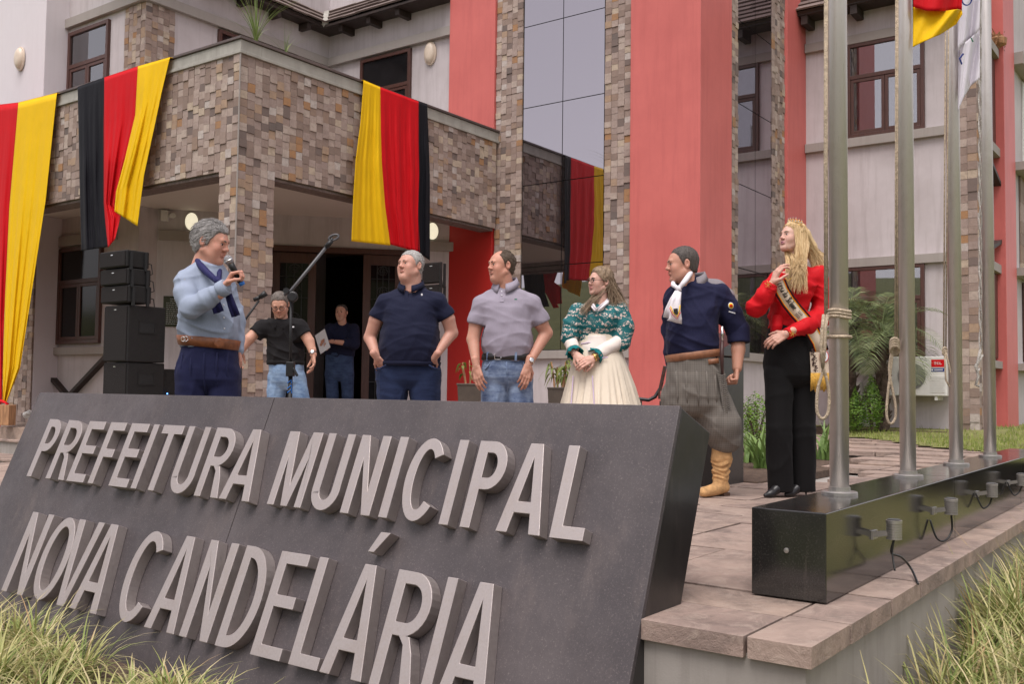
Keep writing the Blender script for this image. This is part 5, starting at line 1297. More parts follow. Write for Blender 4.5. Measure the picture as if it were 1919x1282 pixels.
def head_mesh(full=1.0, jowl=0.0, female=False, nose=1.0, tone=(.53,.295,.215), beard=0.0, lips=(.42,.14,.12), brow=1.0, neck_r=.058, res=.0038, squint=0.0):
    f = Field((-.105,-.135,-.215), (.105,.125,.135), res); w_ = full
    f.ell((0,.016,.034), (.074*w_,.094,.086), .0); f.ell((0,-.022,.02), (.066*w_,.070,.070), .02)
    f.ell((0,-.026,-.035), (.058*w_,.058,.072), .025)
    for sg in (-1,1):
        f.cap((sg*.056*w_,.006,-.048), (sg*.020,-.058,-.092-.004*jowl), .016+.004*jowl, .016+.004*jowl, .028)
        f.ell((sg*.040*w_,-.056,-.026), (.024,.026,.028), .022)
        if jowl: f.ell((sg*.036*w_,-.040,-.066), (.024*jowl**.5,.030,.028), .03)
    f.ell((0,-.070,-.095), (.022,.018,.017), .018)
    if jowl > .5: f.ell((0,-.028,-.112), (.050,.046,.032), .03)
    f.cap((-.034,-.080,.026), (.034,-.080,.026), .0115*brow, None, .014)
    f.cap((0,-.083,.020), (0,-.0975,-.019), .0090, .0118*nose, .012); f.ell((0,-.1005,-.0205), (.0115*nose,.0115*nose,.0095), .008)
    for sg in (-1,1): f.ell((sg*.0125*nose,-.0925,-.025), (.0085,.0095,.0078), .006)
    for sg in (-1,1): f.ell((sg*.031,-.099,.0055), (.0165,.015,.0095), .010, 'sub')
    for sg in (-1,1):
        f.cap((sg*.019,-.083,.0125-.002*squint), (sg*.044,-.077,.0115-.002*squint), .0046, .0040, .004); f.cap((sg*.021,-.083,-.0035+.002*squint), (sg*.043,-.0765,-.0015+.002*squint), .0046, .0042, .006)
    lt = .0066 if female else .0050
    f.cap((-.019,-.083,-.0515), (-.004,-.0925,-.0495), lt*.7, lt, .004); f.cap((.019,-.083,-.0515), (.004,-.0925,-.0495), lt*.7, lt, .004); f.cap((-.016,-.083,-.060), (.016,-.083,-.060), lt*.95, None, .006); f.cap((-.006,-.090,-.0605), (.006,-.090,-.0605), lt, None, .004)
    f.cap((-.022,-.0935,-.0555), (.022,-.0935,-.0555), .0013, None, .003, 'sub')
    for sg in (-1,1):
        f.ell((sg*.078*w_,.014,.0), (.0085,.018,.031), .006, rot=rot_head(sg*R(-22), 0)); f.ell((sg*.085*w_,.011,.004), (.006,.009,.017), .004, 'sub')
    f.cap((0,.022,-.06), (0,.040,-.215), neck_r*.93, neck_r, .03); 
    V, F_ = f.mesh()
    c = np.tile(np.array(tone), (len(V),1)); x, y, z = V.T
    def g(cx_, cy_, cz_, sx, sy_, sz): return np.exp(-(((x-cx_)/sx)**2+((y-cy_)/sy_)**2+((z-cz_)/sz)**2))
    redn = np.clip(.75*g(.042,-.07,-.022,.026,.04,.024)+.75*g(-.042,-.07,-.022,.026,.04,.024)+.9*g(0,-.108,-.022,.016,.02,.018)+.7*g(.08,.014,0,.02,.025,.035)+.7*g(-.08,.014,0,.02,.025,.035), 0, 1)[:,None]
    c = c*(1-.30*redn)+np.array((.56,.19,.15))*.30*redn
    lip = np.clip(1.5*g(0,-.092,-.0505,.021,.014,.0062)+1.5*g(0,-.090,-.0605,.019,.014,.0068), 0, 1)[:,None]; la = .8 if female else .5; c = c*(1-lip*la)+np.array(lips)*lip*la
    for sg in (-1,1): ey = np.clip(1.2*g(sg*.031,-.083,.0095,.015,.02,.0026), 0, 1)[:,None]; c = c*(1-ey*.6)+np.array((.10,.05,.04))*ey*.6
    if beard: b_ = np.clip(g(0,-.07,-.085,.055,.06,.035)+g(0,-.095,-.042,.03,.02,.008), 0, 1)[:,None]; c = c*(1-beard*b_*.4)+np.array((.20,.15,.13))*beard*b_*.4
    return V, F_, c
def add_head(P, cx, cy, height_px, yaw, pitch, roll=0, off=0.0, **kw):
    """cx, cy: pixel of the head's middle (between the ears); height_px: crown to chin in pixels"""
    hair = kw.pop('hair', None); hairmat = kw.pop('hairmat', 'hair_brown'); browmat = kw.pop('browmat', 'brow_dark'); specs = kw.pop('glasses', None); closed = kw.pop('closed', False)
    V, F_, c = head_mesh(**kw)
    if hair is not None and hasattr(hair, 'line'):
        L = np.array(hair.line); x, y, z = V.T; up = z-np.interp(y, L[:,0], L[:,1])-.004*np.sin(x*300)*np.sin(y*250)-.020*np.clip(np.abs(x)/.055, 0, 1)**2*np.clip((-.035-y)/.03, 0, 1); wgt = np.clip((up+.010)/.020, 0, 1); wgt = wgt*wgt*(3-2*wgt); ear = np.sqrt((np.abs(x)-.086)**2+(y-.014)**2+(z*.6)**2) < .020
        if hair.bald: bl = 1-np.sqrt((x/.052)**2+((y+.02)/.085)**2); wgt = wgt*np.where((bl > 0) & (z > .06), np.clip(1-bl*4, .12, 1), 1)
        wgt = np.where(ear | (np.abs(x) > .095), 0, wgt)[:,None]*.85; c = c*(1-wgt)+np.array(HCOL.get(hairmat, (.1,.08,.06)))*wgt
    s_ = height_px*P.px/.232; Q = rot_head(R(yaw), R(pitch), R(roll)); C0 = P.J(cx, cy, off)
    def tw(V_): return (np.asarray(V_)*s_)@Q.T+C0
    # eyes
    parts_w = MB(); parts_d = MB(); bro = MB()
    for sg in (-1,1):
        if not closed:
            parts_w.lathe(tw([(sg*.0315,-.0745,.0045)])[0], [(.0002*s_,-.0115*s_)]+[(.0115*s_*math.cos(a), .0115*s_*math.sin(a)) for a in np.linspace(-1.4,1.4,9)]+[(.0002*s_,.0115*s_)], 12)
            ec = tw([(sg*.0315,-.0745,.0045)])[0]; d = Q@np.array((0,-1,.0)); a1 = np.cross(d, (0,0,1)); a1 /= np.linalg.norm(a1); a2 = np.cross(a1, d)
            parts_d.lathe(ec+d*.0105*s_, [(.0072*s_,-.0008*s_),(.0062*s_,.0012*s_),(.003*s_,.0018*s_)], 10, a1, a2, d)
        pts = [tw([(sg*(.013+.011*i),-.094+.0035*i+(.002 if i > 2 else 0),.0235+.004*math.sin(i*.9))])[0] for i in range(4)]; bro.tube(pts, [.0036*s_,.0056*s_,.0048*s_,.0020*s_], 6)
    if not closed: P.mb('eyes', parts_w, 'eye_white'); P.mb('irises', parts_d, 'eye_dark')
    P.mb('eyebrows', bro, browmat)
    if specs:
        mb = MB(); r_ = .0035*.55
        for sg in (-1,1):
            mb.tube([tw([(sg*.033+.023*math.cos(a),-.104+.006*abs(math.cos(a)),.003+.018*math.sin(a))])[0] for a in np.linspace(0, 2*PI, 18)], .0023*s_, 5); mb.tube([tw([q_])[0] for q_ in ((sg*.056,-.098,.007),(sg*.078,-.04,.012),(sg*.083,.012,.014))], .0016*s_, 5)
        mb.tube([tw([(-.010,-.106,.006)])[0], tw([(0,-.110,.009)])[0], tw([(.010,-.106,.006)])[0]], .0016*s_, 5); P.mb('glasses', mb, 'glasses' if specs is True else specs)
    if hair: hair(P, tw, s_, Q, hairmat, kw)
    return (tw(V), F_), c, tw, s_, Q
def short_hair(line, thick=.010, top=.012, tex=.0022, freq=160, seed=1, bald=0.0, nst=520, hl=.022, lift=.004):
    """line: hairline as (y, z) pairs in the head frame, front to back"""
    def fn(P, tw, s_, Q, mat, kw):
        w_ = kw.get('full', 1.0); f = Field((-.115,-.125,-.13), (.115,.15,.16), .0040)
        f.ell((0,.016,.034), (.074*w_,.094,.086), .0); f.ell((0,-.022,.02), (.066*w_,.070,.070), .02); f.ell((0,.052,-.035), (.055*w_,.042,.055), .03); f.d[f.d > .5] = .5
        L = np.array(line, float)
        X, Y, Z = np.meshgrid(*f.ax, indexing='ij', sparse=True); h = np.interp(Y, L[:,0], L[:,1])+.004*np.sin(X*260+1)*np.sin(Y*190)+.020*np.clip(np.abs(X)/.055, 0, 1)**2*np.clip((-.035-Y)/.03, 0, 1)
        if bald: h = h+0*X; bl = 1-np.sqrt((X/.052)**2+((Y+.02)/.085)**2); h = np.where((bl > 0) & (Z > .06), h+.12*np.clip(bl*3, 0, 1), h)
        up = np.clip((Z-h)/.045, -1, 1); tmap = thick+(top-thick)*np.clip((Z-.05)/.06, 0, 1); t = np.where(up > 0, tmap*(.25+.75*np.sqrt(np.clip(up, 0, 1))), -.02)
        ear = np.sqrt((np.abs(X)-.082*w_)**2*1.2+(Y-.012)**2+((Z-.0)*.62)**2)-.024
        f.d = np.maximum(np.maximum(f.d-t, (h-Z)*.6), -ear).astype(np.float32)
        f.warp(wrinkle(tex, freq, seed, .5)); f.warp(wrinkle(tex*.7, freq*2.2, seed+5, .4))
        V, F_ = f.mesh(); ho = P.add('hair', [(tw(V), F_)], mat)
        rr_ = random.Random(seed); st = []; idx = [rr_.randrange(len(V)) for _ in range(nst)]
        for i in idx:
            p = V[i]; n_ = (p-np.array((0,.01,.02)))/np.array((.006,.009,.0085)); n_ /= np.linalg.norm(n_)
            if p[2] < np.interp(p[1], L[:,0], L[:,1])-.002 or np.dot(n_, (0,0,1)) < -.5: continue
            d = np.array((rr_.gauss(0,.35)+.5*np.sign(p[0])*abs(n_[0]), .9, -.35*abs(n_[0])-.4*max(0, n_[1])+rr_.gauss(0,.25))); d -= n_*(d@n_); d /= np.linalg.norm(d)+1e-9; ln = hl*rr_.uniform(.6, 1.3)
            st.append([tw([p-n_*.002+d*ln*t+n_*(lift*math.sin(PI*t*.8))])[0] for t in (0,.35,.7,1)])
        if st: P.mb('hair_strands', ribbons(st, .0016*s_, seed), mat, ho)
    fn.line = line; fn.bald = bald
    return fn
def ribbons(strands, wd, seed=0, twist=.4):
    mb = MB(); rr_ = random.Random(seed)
    for pts in strands:
        n_ = len(pts); a = rr_.gauss(-PI/2, .55); vs_ = []; fs_ = []
        for i, p in enumerate(pts):
            t = np.array(pts[min(i+1, n_-1)])-np.array(pts[max(i-1, 0)]); t = t/(np.linalg.norm(t)+1e-9); x_ = np.cross(t, (math.cos(a), math.sin(a), .1)); x_ /= np.linalg.norm(x_)+1e-9; w_ = wd*(1-.75*(i/(n_-1))**2)
            vs_ += [p-x_*w_, p+x_*w_]
            if i: fs_.append((2*i-2, 2*i-1, 2*i+1, 2*i))
        mb.add(vs_, fs_)
    return mb
def hand_mesh(W_, d, n, thumb_side, size=1.0, curl=(.5,.6,.4), spread=.03, thumb_curl=.3, curls=None, tone=(.53,.295,.215), res=.0036):
    """W_: wrist, d: towards the knuckles, n: palm normal (side the fingers close to), thumb_side: +1/-1 along d x n"""
    d = np.array(d, float); d /= np.linalg.norm(d); n = np.array(n, float); n -= d*(n@d); n /= np.linalg.norm(n); sd = np.cross(d, n)*thumb_side; W_ = np.array(W_, float); S = size
    f = Field(W_-.21*S, W_+.21*S, res)
    f.cap(W_-d*.05*S, W_+d*.01*S, .027*S, .024*S, .01)
    off = (.030,.010,-.010,-.029); kn = (.088,.094,.090,.080); ln = ((.042,.026,.021),(.046,.030,.022),(.043,.028,.021),(.033,.021,.019)); rad = (.0098,.0101,.0096,.0086)
    for i in range(4):
        b0 = W_+d*.012*S+sd*off[i]*.6*S; k0 = W_+d*kn[i]*S+sd*off[i]*S-n*.004*S; f.cap(b0, k0, .0125*S, .0115*S, .008)
    f.ell(W_+d*.045*S+n*.004*S, np.array((.030,.030,.016))*S, .012) if False else f.cap(W_+d*.02*S+sd*.012*S, W_+d*.06*S-sd*.006*S, .018*S, .016*S, .012)
    for i in range(4):
        c_ = curl if curls is None else curls[i]; p = W_+d*kn[i]*S+sd*off[i]*S-n*.004*S; ang = 0; sp = spread*(off[i]/.03)
        for j in range(3):
            ang += c_[j]; dr = d*math.cos(ang)+n*math.sin(ang)+sd*sp*(1-min(1, ang)); dr /= np.linalg.norm(dr); q = p+dr*ln[i][j]*S; f.cap(p, q, rad[i]*S*(1-.08*j), rad[i]*S*(.93-.08*j), .0035); p = q
    p = W_+d*.018*S+sd*.022*S; dr = d*.62+sd*.70+n*.30; dr /= np.linalg.norm(dr); q = p+dr*.042*S; f.cap(p, q, .015*S, .0115*S, .010)
    dr2 = d*(.80)+sd*(.40-.5*thumb_curl)+n*(.2+.7*thumb_curl); dr2 /= np.linalg.norm(dr2); q2 = q+dr2*.034*S; f.cap(q, q2, .0112*S, .0100*S, .005); dr3 = dr2+n*.35*thumb_curl-sd*.3*thumb_curl; dr3 /= np.linalg.norm(dr3); f.cap(q2, q2+dr3*.026*S, .0102*S, .0078*S, .004)
    V, F_ = f.mesh(); c = np.tile(np.array(tone), (len(V),1)); far = np.clip(((V-W_)@d/S-.06)/.1, 0, 1)[:,None]; c = c*(1-.12*far)+np.array((.56,.22,.17))*.12*far
    return (V, F_), c
def limb(P, pts, rs, res=.007, tone=(.53,.295,.215), k=.012):
    f = P.field(pts, max(rs)+.03, res); f.chain(pts, rs, k); V, F_ = f.mesh(); return (V, F_), np.tile(np.array(tone), (len(V),1))
def garment(P, secs, limbs, cuts=(), wr=(), res=.0075, k=.03, extra=None, p=2.35, ends=()):
    """torso loft plus tapered limbs, blended, cut and wrinkled"""
    pts = [(s_[1]-s_[3], s_[2]-s_[4], s_[0]) for s_ in secs]+[(s_[1]+s_[3], s_[2]+s_[5], s_[0]) for s_ in secs]+[q for L in limbs for q in L[0]]
    f = P.field(pts, .11, res)
    if secs: f.loft(secs, 0, p)
    for pts_, rs in limbs: f.chain(pts_, rs, k)
    if extra: extra(f)
    for w_ in wr: f.warp(w_)
    for pp, nn in cuts: f.cut(pp, nn)
    for a, b, r_ in ends:
        a = np.array(a, float); b = np.array(b, float); d = (b-a)/np.linalg.norm(b-a); X, Y, Z = np.meshgrid(*f.ax, indexing='ij', sparse=True); pl = (X-b[0])*d[0]+(Y-b[1])*d[1]+(Z-b[2])*d[2]; near = (X-b[0])**2+(Y-b[1])**2+(Z-b[2])**2 < r_*r_
        f.d = np.where(near, np.maximum(f.d, pl), f.d).astype(np.float32)
    return f.mesh()
def folds(amp, f, seed, kz=1.0, kx=.5):
    """creased cloth: sharp ridges of warped waves"""
    r_ = np.random.RandomState(seed); K = r_.normal(size=(4,3))*np.array((kx,kx,kz)); K = K/np.linalg.norm(K, axis=1)[:,None]*f*r_.uniform(.7, 1.4, (4,1)); ph = r_.uniform(0, 6.3, 4); Lw = r_.normal(size=(4,3))*f*.35
    def fn(X, Y, Z):
        t = 0
        for i in range(4):
            wv = 1.6*np.sin(Lw[i,0]*X+Lw[i,1]*Y+Lw[i,2]*Z+ph[i]); m = .5+.5*np.sin(Lw[(i+1) % 4,0]*X+Lw[(i+1) % 4,1]*Y+Lw[(i+1) % 4,2]*Z+2*ph[i]); t = t-m*(1-np.abs(np.sin(.5*(K[i,0]*X+K[i,1]*Y+K[i,2]*Z)+ph[i]+wv)))**2.5
        return amp*(t+.35)
    return fn
def hips(secs):
    S = sorted(secs); a = S[0]; return [(a[0]-.075, a[1], a[2], a[3]*.62, a[4]*.55, a[5]*.6), (a[0]-.035, a[1], a[2], a[3]*.9, a[4]*.86, a[5]*.9)]+S
def sleeve(P, a, b, ra, rb, wr, end_flat=True, res=.007, mid=None, k=.012):
    pts = [a]+([mid[0]] if mid else [])+[b]; rs = [ra]+([mid[1]] if mid else [])+[rb]; a = np.array(pts[-2]); b = np.array(b); d = (b-a)/np.linalg.norm(b-a)
    f = P.field(pts, max(rs)+.04, res); p2 = pts[:-1]+[b+d*.05]; f.chain(p2, rs, k)
    for w_ in wr: f.warp(w_)
    X, Y, Z = np.meshgrid(*f.ax, indexing='ij', sparse=True); pl = (X-b[0])*d[0]+(Y-b[1])*d[1]+(Z-b[2])*d[2]; near = (X-b[0])**2+(Y-b[1])**2+(Z-b[2])**2 < (max(rs)*2.2)**2
    f.d = np.where(near, np.maximum(f.d, pl), f.d).astype(np.float32); return f.mesh()
def ring_band(secs, y0, y1, grow, n=48, thick=.008, tilt=0.0):
    """a belt-like band following a loft between two heights"""
    S = np.array(sorted(secs), float); mb = MB()
    def at(z): return [np.interp(z, S[:,0], S[:,i]) for i in range(1, 6)]
    base = 0; zs = [y0, y1]
    rows = []
    for z, g_ in ((y0, grow-.003), (y0+.003, grow+thick), (y1-.003, grow+thick), (y1, grow-.003)):
        f = at(z); r_ = []
        for k in range(n):
            a = 2*PI*k/n; ca, sa = math.cos(a), math.sin(a); b = f[3] if sa < 0 else f[4]; p = 2.35; q = (abs(ca)**p+abs(sa)**p)**(-1/p); r_.append((f[0]+ca*q*(f[2]+g_), f[1]+sa*q*(b+g_), z+tilt*ca*q))
        rows.append(r_)
    for r_ in rows: mb.v += r_
    for i in range(3):
        for k in range(n): a = i*n+k; b = i*n+(k+1) % n; mb.f.append((a, b, b+n, a+n))
    return mb
def surf_pt(secs, z, x, front=True, grow=.0):
    """point on the front of a loft at height z and lateral x"""
    S = np.array(sorted(secs), float); f = [np.interp(z, S[:,0], S[:,i]) for i in range(1, 6)]; p = 2.35; t = min(.98, abs(x-f[0])/f[2]); y = (1-t**p)**(1/p)*(f[3] if front else f[4]); return np.array((x, f[1]-(y+grow) if front else f[1]+y+grow, z))
def shoes(P, ankles, mat, L=.26, h=.09, dirs=None, name='shoe'):
    for i, a in enumerate(ankles):
        d = np.array((0,-1.,0)) if dirs is None else np.array(dirs[i], float); d /= np.linalg.norm(d); g = np.array((a[0], a[1], 0)); f = Field(g-np.array((.35,.35,.02)), g+np.array((.35,.35,.22)), .008)
        f.cap(g-d*.05+np.array((0,0,.045)), g+d*(L-.10)+np.array((0,0,.032)), .042, .036, .0); f.cap(g+np.array((0,0,.05)), g+np.array((0,0,.12)), .05, .052, .03); f.cut((0,0,.004), (0,0,-1)); V, F_ = f.mesh(); P.add(name, [(V, F_)], mat)
# ================================================================== THE PEOPLE
W1 = folds(.0065, 38, 1, 1.0, .6); W2 = wrinkle(.0022, 48, 2, .5); W3 = folds(.0075, 24, 3, .8, .9); FB = folds(.0036, 44, 5, 1.1, .5); FL = folds(.008, 26, 6, .35, 1.0)
HL_NORMAL = [(-.13,.102),(-.085,.094),(-.055,.068),(-.03,.03),(-.012,-.012),(.0,-.012),(.03,-.045),(.06,-.068),(.13,-.070)]
HL_RECEDE = [(-.13,.125),(-.06,.098),(-.035,.060),(-.02,.025),(-.008,-.012),(.0,-.012),(.03,-.045),(.06,-.062),(.13,-.066)]
def collar(P, tw, secs_top, mat, r0=.075, h=.045, open_=.5, z_off=-.125, yoff=.03, flare=1.18, name='collar', yaw=0, s_=1.0, Q=None):
    """folded polo / shirt collar: a band open at the front, around the neck, in the head-neck area (local torso frame)"""
    mb = MB(); n_ = 26; c = secs_top
    for i in range(n_+1):
        a = -PI/2+yaw+open_*.5+(2*PI-open_)*i/n_; e_ = abs(i/n_-.5)*2; pt = .012*e_**4
        drop = h*(1+.45*e_**6)
        ca, sa = math.cos(a), math.sin(a)
        for rr_, zz in ((r0*.90, -.012), (r0*.93, .012), (r0*1.0, .018), (r0*flare, .018-drop)): mb.v.append((c[0]+ca*rr_, c[1]+sa*rr_, c[2]+zz-.062*max(0, .35-math.sin(a-yaw))/1.35))
    for i in range(n_):
        for j in range(3): a = i*4+j; mb.f.append((a, a+4, a+5, a+1))
    o = P.mb(name, mb, mat); sm = o.modifiers.new('solid', 'SOLIDIFY'); sm.thickness = .004; return o
def watch(P, w_, d, mat_band, mat_face, r_=.030, fdir=(0,-1,.3)):
    d = np.array(d, float); d /= np.linalg.norm(d); a = np.cross(d, (0.3,0.1,1)); a /= np.linalg.norm(a); b = np.cross(d, a); mb = MB(); w_ = np.array(w_)
    mb.lathe(w_-d*.008, [(r_,0),(r_+.0035,.002),(r_+.0035,.014),(r_,.016)], 18, a, b, d); o = P.mb('wrist_watch', mb, mat_band)
    f = np.array(fdir, float); f -= d*(f@d); f /= np.linalg.norm(f); x_ = np.cross(f, d); mb = MB(); mb.lathe(w_+f*(r_+.001), [(.018,0),(.018,.007),(.014,.009)], 16, d, x_, f); P.mb('watch_face', mb, mat_face, o)
T_RED = (.55,.285,.21); T_TAN = (.47,.25,.17); T_FAIR = (.62,.38,.30); T_MED = (.52,.29,.205)

# ---------------------------------------------------------------- 1. speaker in the blue shirt
P = Person(392, 5.8, 'man in light blue shirt and navy neckerchief speaking into a microphone'); J = P.J
secs = [P.sec(650,341,440,.138,.13), P.sec(640,338,443,.15,.14), P.sec(612,334,446,.165,.145), P.sec(585,335,442,.165,.145), P.sec(556,336,432,.155,.14), P.sec(528,340,424,.135,.13), P.sec(508,350,416,.10,.115), P.sec(497,366,408,.075,.09), P.sec(489,374,404,.06,.07)]
Sr, Er, Wr = J(350,529,-.07), J(358,579,-.20), J(421,539,-.24); Sl, El, Wl = J(420,528,.13), J(441,592,.16), J(447,655,.12)
def ex(f): f.cap(J(364,517,-.03), J(408,516,.07), .052, .048, .05)
V = garment(P, secs, [([Sr, (Sr+Er)/2+np.array((-.01,-.01,0)), Er], [.070,.066,.060]), ([Er, (Er+Wr)/2, Wr], [.060,.054,.044]), ([Sl, El, Wl], [.06,.052,.042])], wr=(W1, W2, W3), extra=ex, k=.022)
P.add('shirt', [V], 'shirt_blue')
dW = (Wr-Er)/np.linalg.norm(Wr-Er)
mb = MB(); mb.lathe(Wr-dW*.035, [(.046,0),(.048,.004),(.047,.05),(.042,.052)], 20, np.cross(dW,(0,1,0))/np.linalg.norm(np.cross(dW,(0,1,0))), np.cross(dW, np.cross(dW,(0,1,0))/np.linalg.norm(np.cross(dW,(0,1,0)))), dW); P.mb('cuff', mb, 'shirt_blue')
tse = hips([P.sec(646,343,439,.137,.13), P.sec(665,338,443,.14,.135), P.sec(690,333,447,.148,.15), P.sec(712,331,449,.14,.15)])
V = garment(P, tse, [([J(366,705,-.02), J(363,850,0), J(366,1005,.02)], [.112,.085,.075]), ([J(416,705,-.0), J(420,850,.0), J(424,1005,.0)], [.106,.085,.075])], wr=(FL, W2), k=.01); P.add('trousers', [V], 'trouser_navy')
mb = MB()
for xx_ in (352, 372, 396, 418, 434):
    pts = [surf_pt(tse, J(xx_, y_)[2], J(xx_, y_)[0], True, -.002) for y_ in (662, 690, 720, 748)]; mb.tube(pts, [.006,.008,.007,.003], 6)
P.mb('pleats', mb, 'trouser_navy')
bl = P.mb('belt', ring_band(secs, J(390,652)[2], J(390,633)[2], .008, thick=.007, tilt=-.013), 'belt_brown')
c_ = surf_pt(secs, J(390,641)[2], J(424,641)[0], True, .022); mb = MB(); mb.lathe(c_+np.array((0,0,-.012)), [(.028,0),(.031,.004),(.028,.008),(.014,.010)], 22, (.85,.5,0), (0,0,1), (.4,-.9,0)); P.mb('belt_tooled_disc', mb, 'belt_brown', bl)
mb = MB()
for xx_ in (358, 364):
    c_ = surf_pt(secs, J(390,638)[2], J(xx_,638)[0], True, .019); mb.tube([c_+np.array((.012*math.cos(a), 0, .014*math.sin(a))) for a in np.linspace(0, 2*PI, 13)], .0022, 5)
P.mb('belt_buckle', mb, 'silver', bl)
hd, hc, tw, hs_, Q = add_head(P, 397, 456, 75, 80, -12, 0, .02, full=1.03, jowl=.75, tone=T_RED, nose=1.15, hairmat='hair_grey', browmat='hair_greybrown', squint=.6,
    hair=short_hair([(-.13,.078),(-.085,.074),(-.06,.058),(-.03,.02),(-.012,-.02),(.0,-.02),(.03,-.045),(.06,-.075),(.13,-.078)], .011, .017, .0018, 110, 4, nst=1300, hl=.045, lift=.006))
nk, nc = limb(P, [J(392,474,.02), J(389,508,.02)], [.058,.064], tone=T_RED)
h1, c1 = hand_mesh(Wr+dW*.004, np.array((.52,-.02,.80)), np.array((.80,.05,-.5)), -1, 1.0, curls=((.75,1.3,.8),(.85,1.35,.8),(.95,1.4,.8),(1.05,1.4,.8)), thumb_curl=.7, tone=T_RED)
f1, cf1 = limb(P, [Er, Wr], [.045,.030], tone=T_RED); f2, cf2 = limb(P, [Sl, El, Wl], [.05,.045,.03], tone=T_RED)
h2, c2 = hand_mesh(Wl, Wl-El, (-1,-.3,0), 1, 1.0, curl=(.5,.6,.4), tone=T_RED)
cn, ccn = limb(P, [Er, Sr, J(392,510,.02), Sl], [.03,.03,.05,.03], .009, T_RED)
P.add('body', [hd, nk, h1, f1, f2, h2, cn], 'skin', [hc, nc, c1, cf1, cf2, c2, ccn]); shoes(P, [J(366,1000,.02), J(424,1000,0)], 'shoe_black', dirs=((.6,-.8,0),(.8,-.6,0)))
# neckerchief: rolled band, knot and two tails
mb = MB(); nz = J(392,500)
band = [J(374,483,.04), J(372,491,-.03), J(384,506,-.10), J(398,519,-.15), J(407,528,-.165)]; mb.tube(cr(band), list(np.interp(np.linspace(0,1,25), [0,.25,.5,.75,1], [.016,.020,.021,.018,.013])), 10)
mb.tube([J(374,483,.04), J(388,482,.10), J(406,492,.09), J(412,508,0), J(411,524,-.13)], [.016,.018,.018,.016,.013], 10); mb.tube([J(403,522,-.165), J(412,527,-.175), J(417,535,-.17)], [.018,.022,.015], 8)
P.mb('neckerchief', mb, 'scarf_navy')
def tail(P, pts, w0, w1, mat, name='neckerchief_tail', th=.006, nrm=(0,-1,0)):
    vs_ = []; fs_ = []; n_ = len(pts); N = 7
    for i, p in enumerate(pts):
        t = np.array(pts[min(i+1,n_-1)])-np.array(pts[max(i-1,0)]); x_ = np.cross(t, nrm); x_ /= np.linalg.norm(x_); w_ = w0+(w1-w0)*i/(n_-1)
        for j in range(N): q = (j/(N-1)-.5)*2; vs_.append(np.array(p)+x_*w_*q+np.array(nrm)*(.010*math.cos(q*4+i)*min(1, i/2)+.006*(1-q*q)))
        if i:
            for j in range(N-1): a = (i-1)*N+j; fs_.append((a, a+1, a+N+1, a+N))
    mb = MB(); mb.add(vs_, fs_); o = P.mb(name, mb, mat); sm = o.modifiers.new('solid', 'SOLIDIFY'); sm.thickness = th; sm.offset = 0; return o
tail(P, [J(408,530,-.175), J(405,548,-.20), J(404,566,-.21), J(411,586,-.21)], .015, .030, 'scarf_navy'); tail(P, [J(415,533,-.175), J(428,552,-.20), J(435,572,-.205), J(443,593,-.19)], .016, .024, 'scarf_navy')
# shirt placket buttons and sleeve flag patch
mb = MB()
for xx_, y_ in ((424,552),(428,574),(430,598),(431,618)): c_ = surf_pt(secs, J(xx_,y_)[2], J(xx_,y_)[0], True, .006); mb.lathe(c_, [(.005,0),(.005,.002)], 8, (.8,.6,0), (0,0,1), (.6,-.8,0))
P.mb('shirt_buttons', mb, 'paper')
pc_ = J(342,527,-.148)
for nm, m_, pl_ in (('sleeve_patch_green','flag_green',[(-.014,.010),(.0,.012),(-.010,-.006),(-.016,-.006)]), ('sleeve_patch_red','drape_red',[(0,.012),(.008,.013),(-.002,-.010),(-.010,-.008)]), ('sleeve_patch_yellow','drape_yellow',[(.008,.013),(.016,.012),(.014,-.006),(-.002,-.010)])):
    mb = MB(); mb.prism([pl_], lambda x, y: pc_+np.array((x,0,y)), (-.3,-.95,0), .003); P.mb(nm, mb, m_, smooth=False)
# microphone in his hand: its own thing
m0, m1 = J(428,486,-.265), J(455,534,-.225); mic = empty('microphone', P.o+RT*m1[0]+FW*m1[1]+np.array((0,0,m1[2])), 'handheld microphone with blue tail ring held by the man in light blue', 'microphone')
def wl(q): return P.o+RT*q[0]+FW*q[1]+np.array((0,0,q[2]))
a, b = wl(m0), wl(m1); d = (b-a)/np.linalg.norm(b-a); x_ = np.cross(d,(0,0,1)); x_ /= np.linalg.norm(x_); y_ = np.cross(d, x_)
mb = MB(); mb.lathe(a, [(.004,-.024),(.016,-.019),(.024,-.006),(.026,.006),(.024,.016),(.020,.028)], 16, x_, y_, d); build('grille', mb, 'mic_grille', mic, smooth=True)
mb = MB(); mb.lathe(a, [(.0262,.002),(.0268,.005),(.0262,.009)], 18, x_, y_, d); build('ring', mb, 'silver', mic, smooth=True)
mb = MB(); L_ = np.linalg.norm(b-a); mb.lathe(a, [(.020,.028),(.0175,.06),(.0165,L_-.02),(.015,L_-.018)], 16, x_, y_, d); build('handle', mb, 'metal_black', mic, smooth=True)
basic('mic_blue', (.02,.16,.55), .4); mb = MB(); mb.lathe(a, [(.0165,L_-.018),(.0165,L_),(.012,L_+.002)], 16, x_, y_, d); build('tail_ring', mb, 'mic_blue', mic, smooth=True)

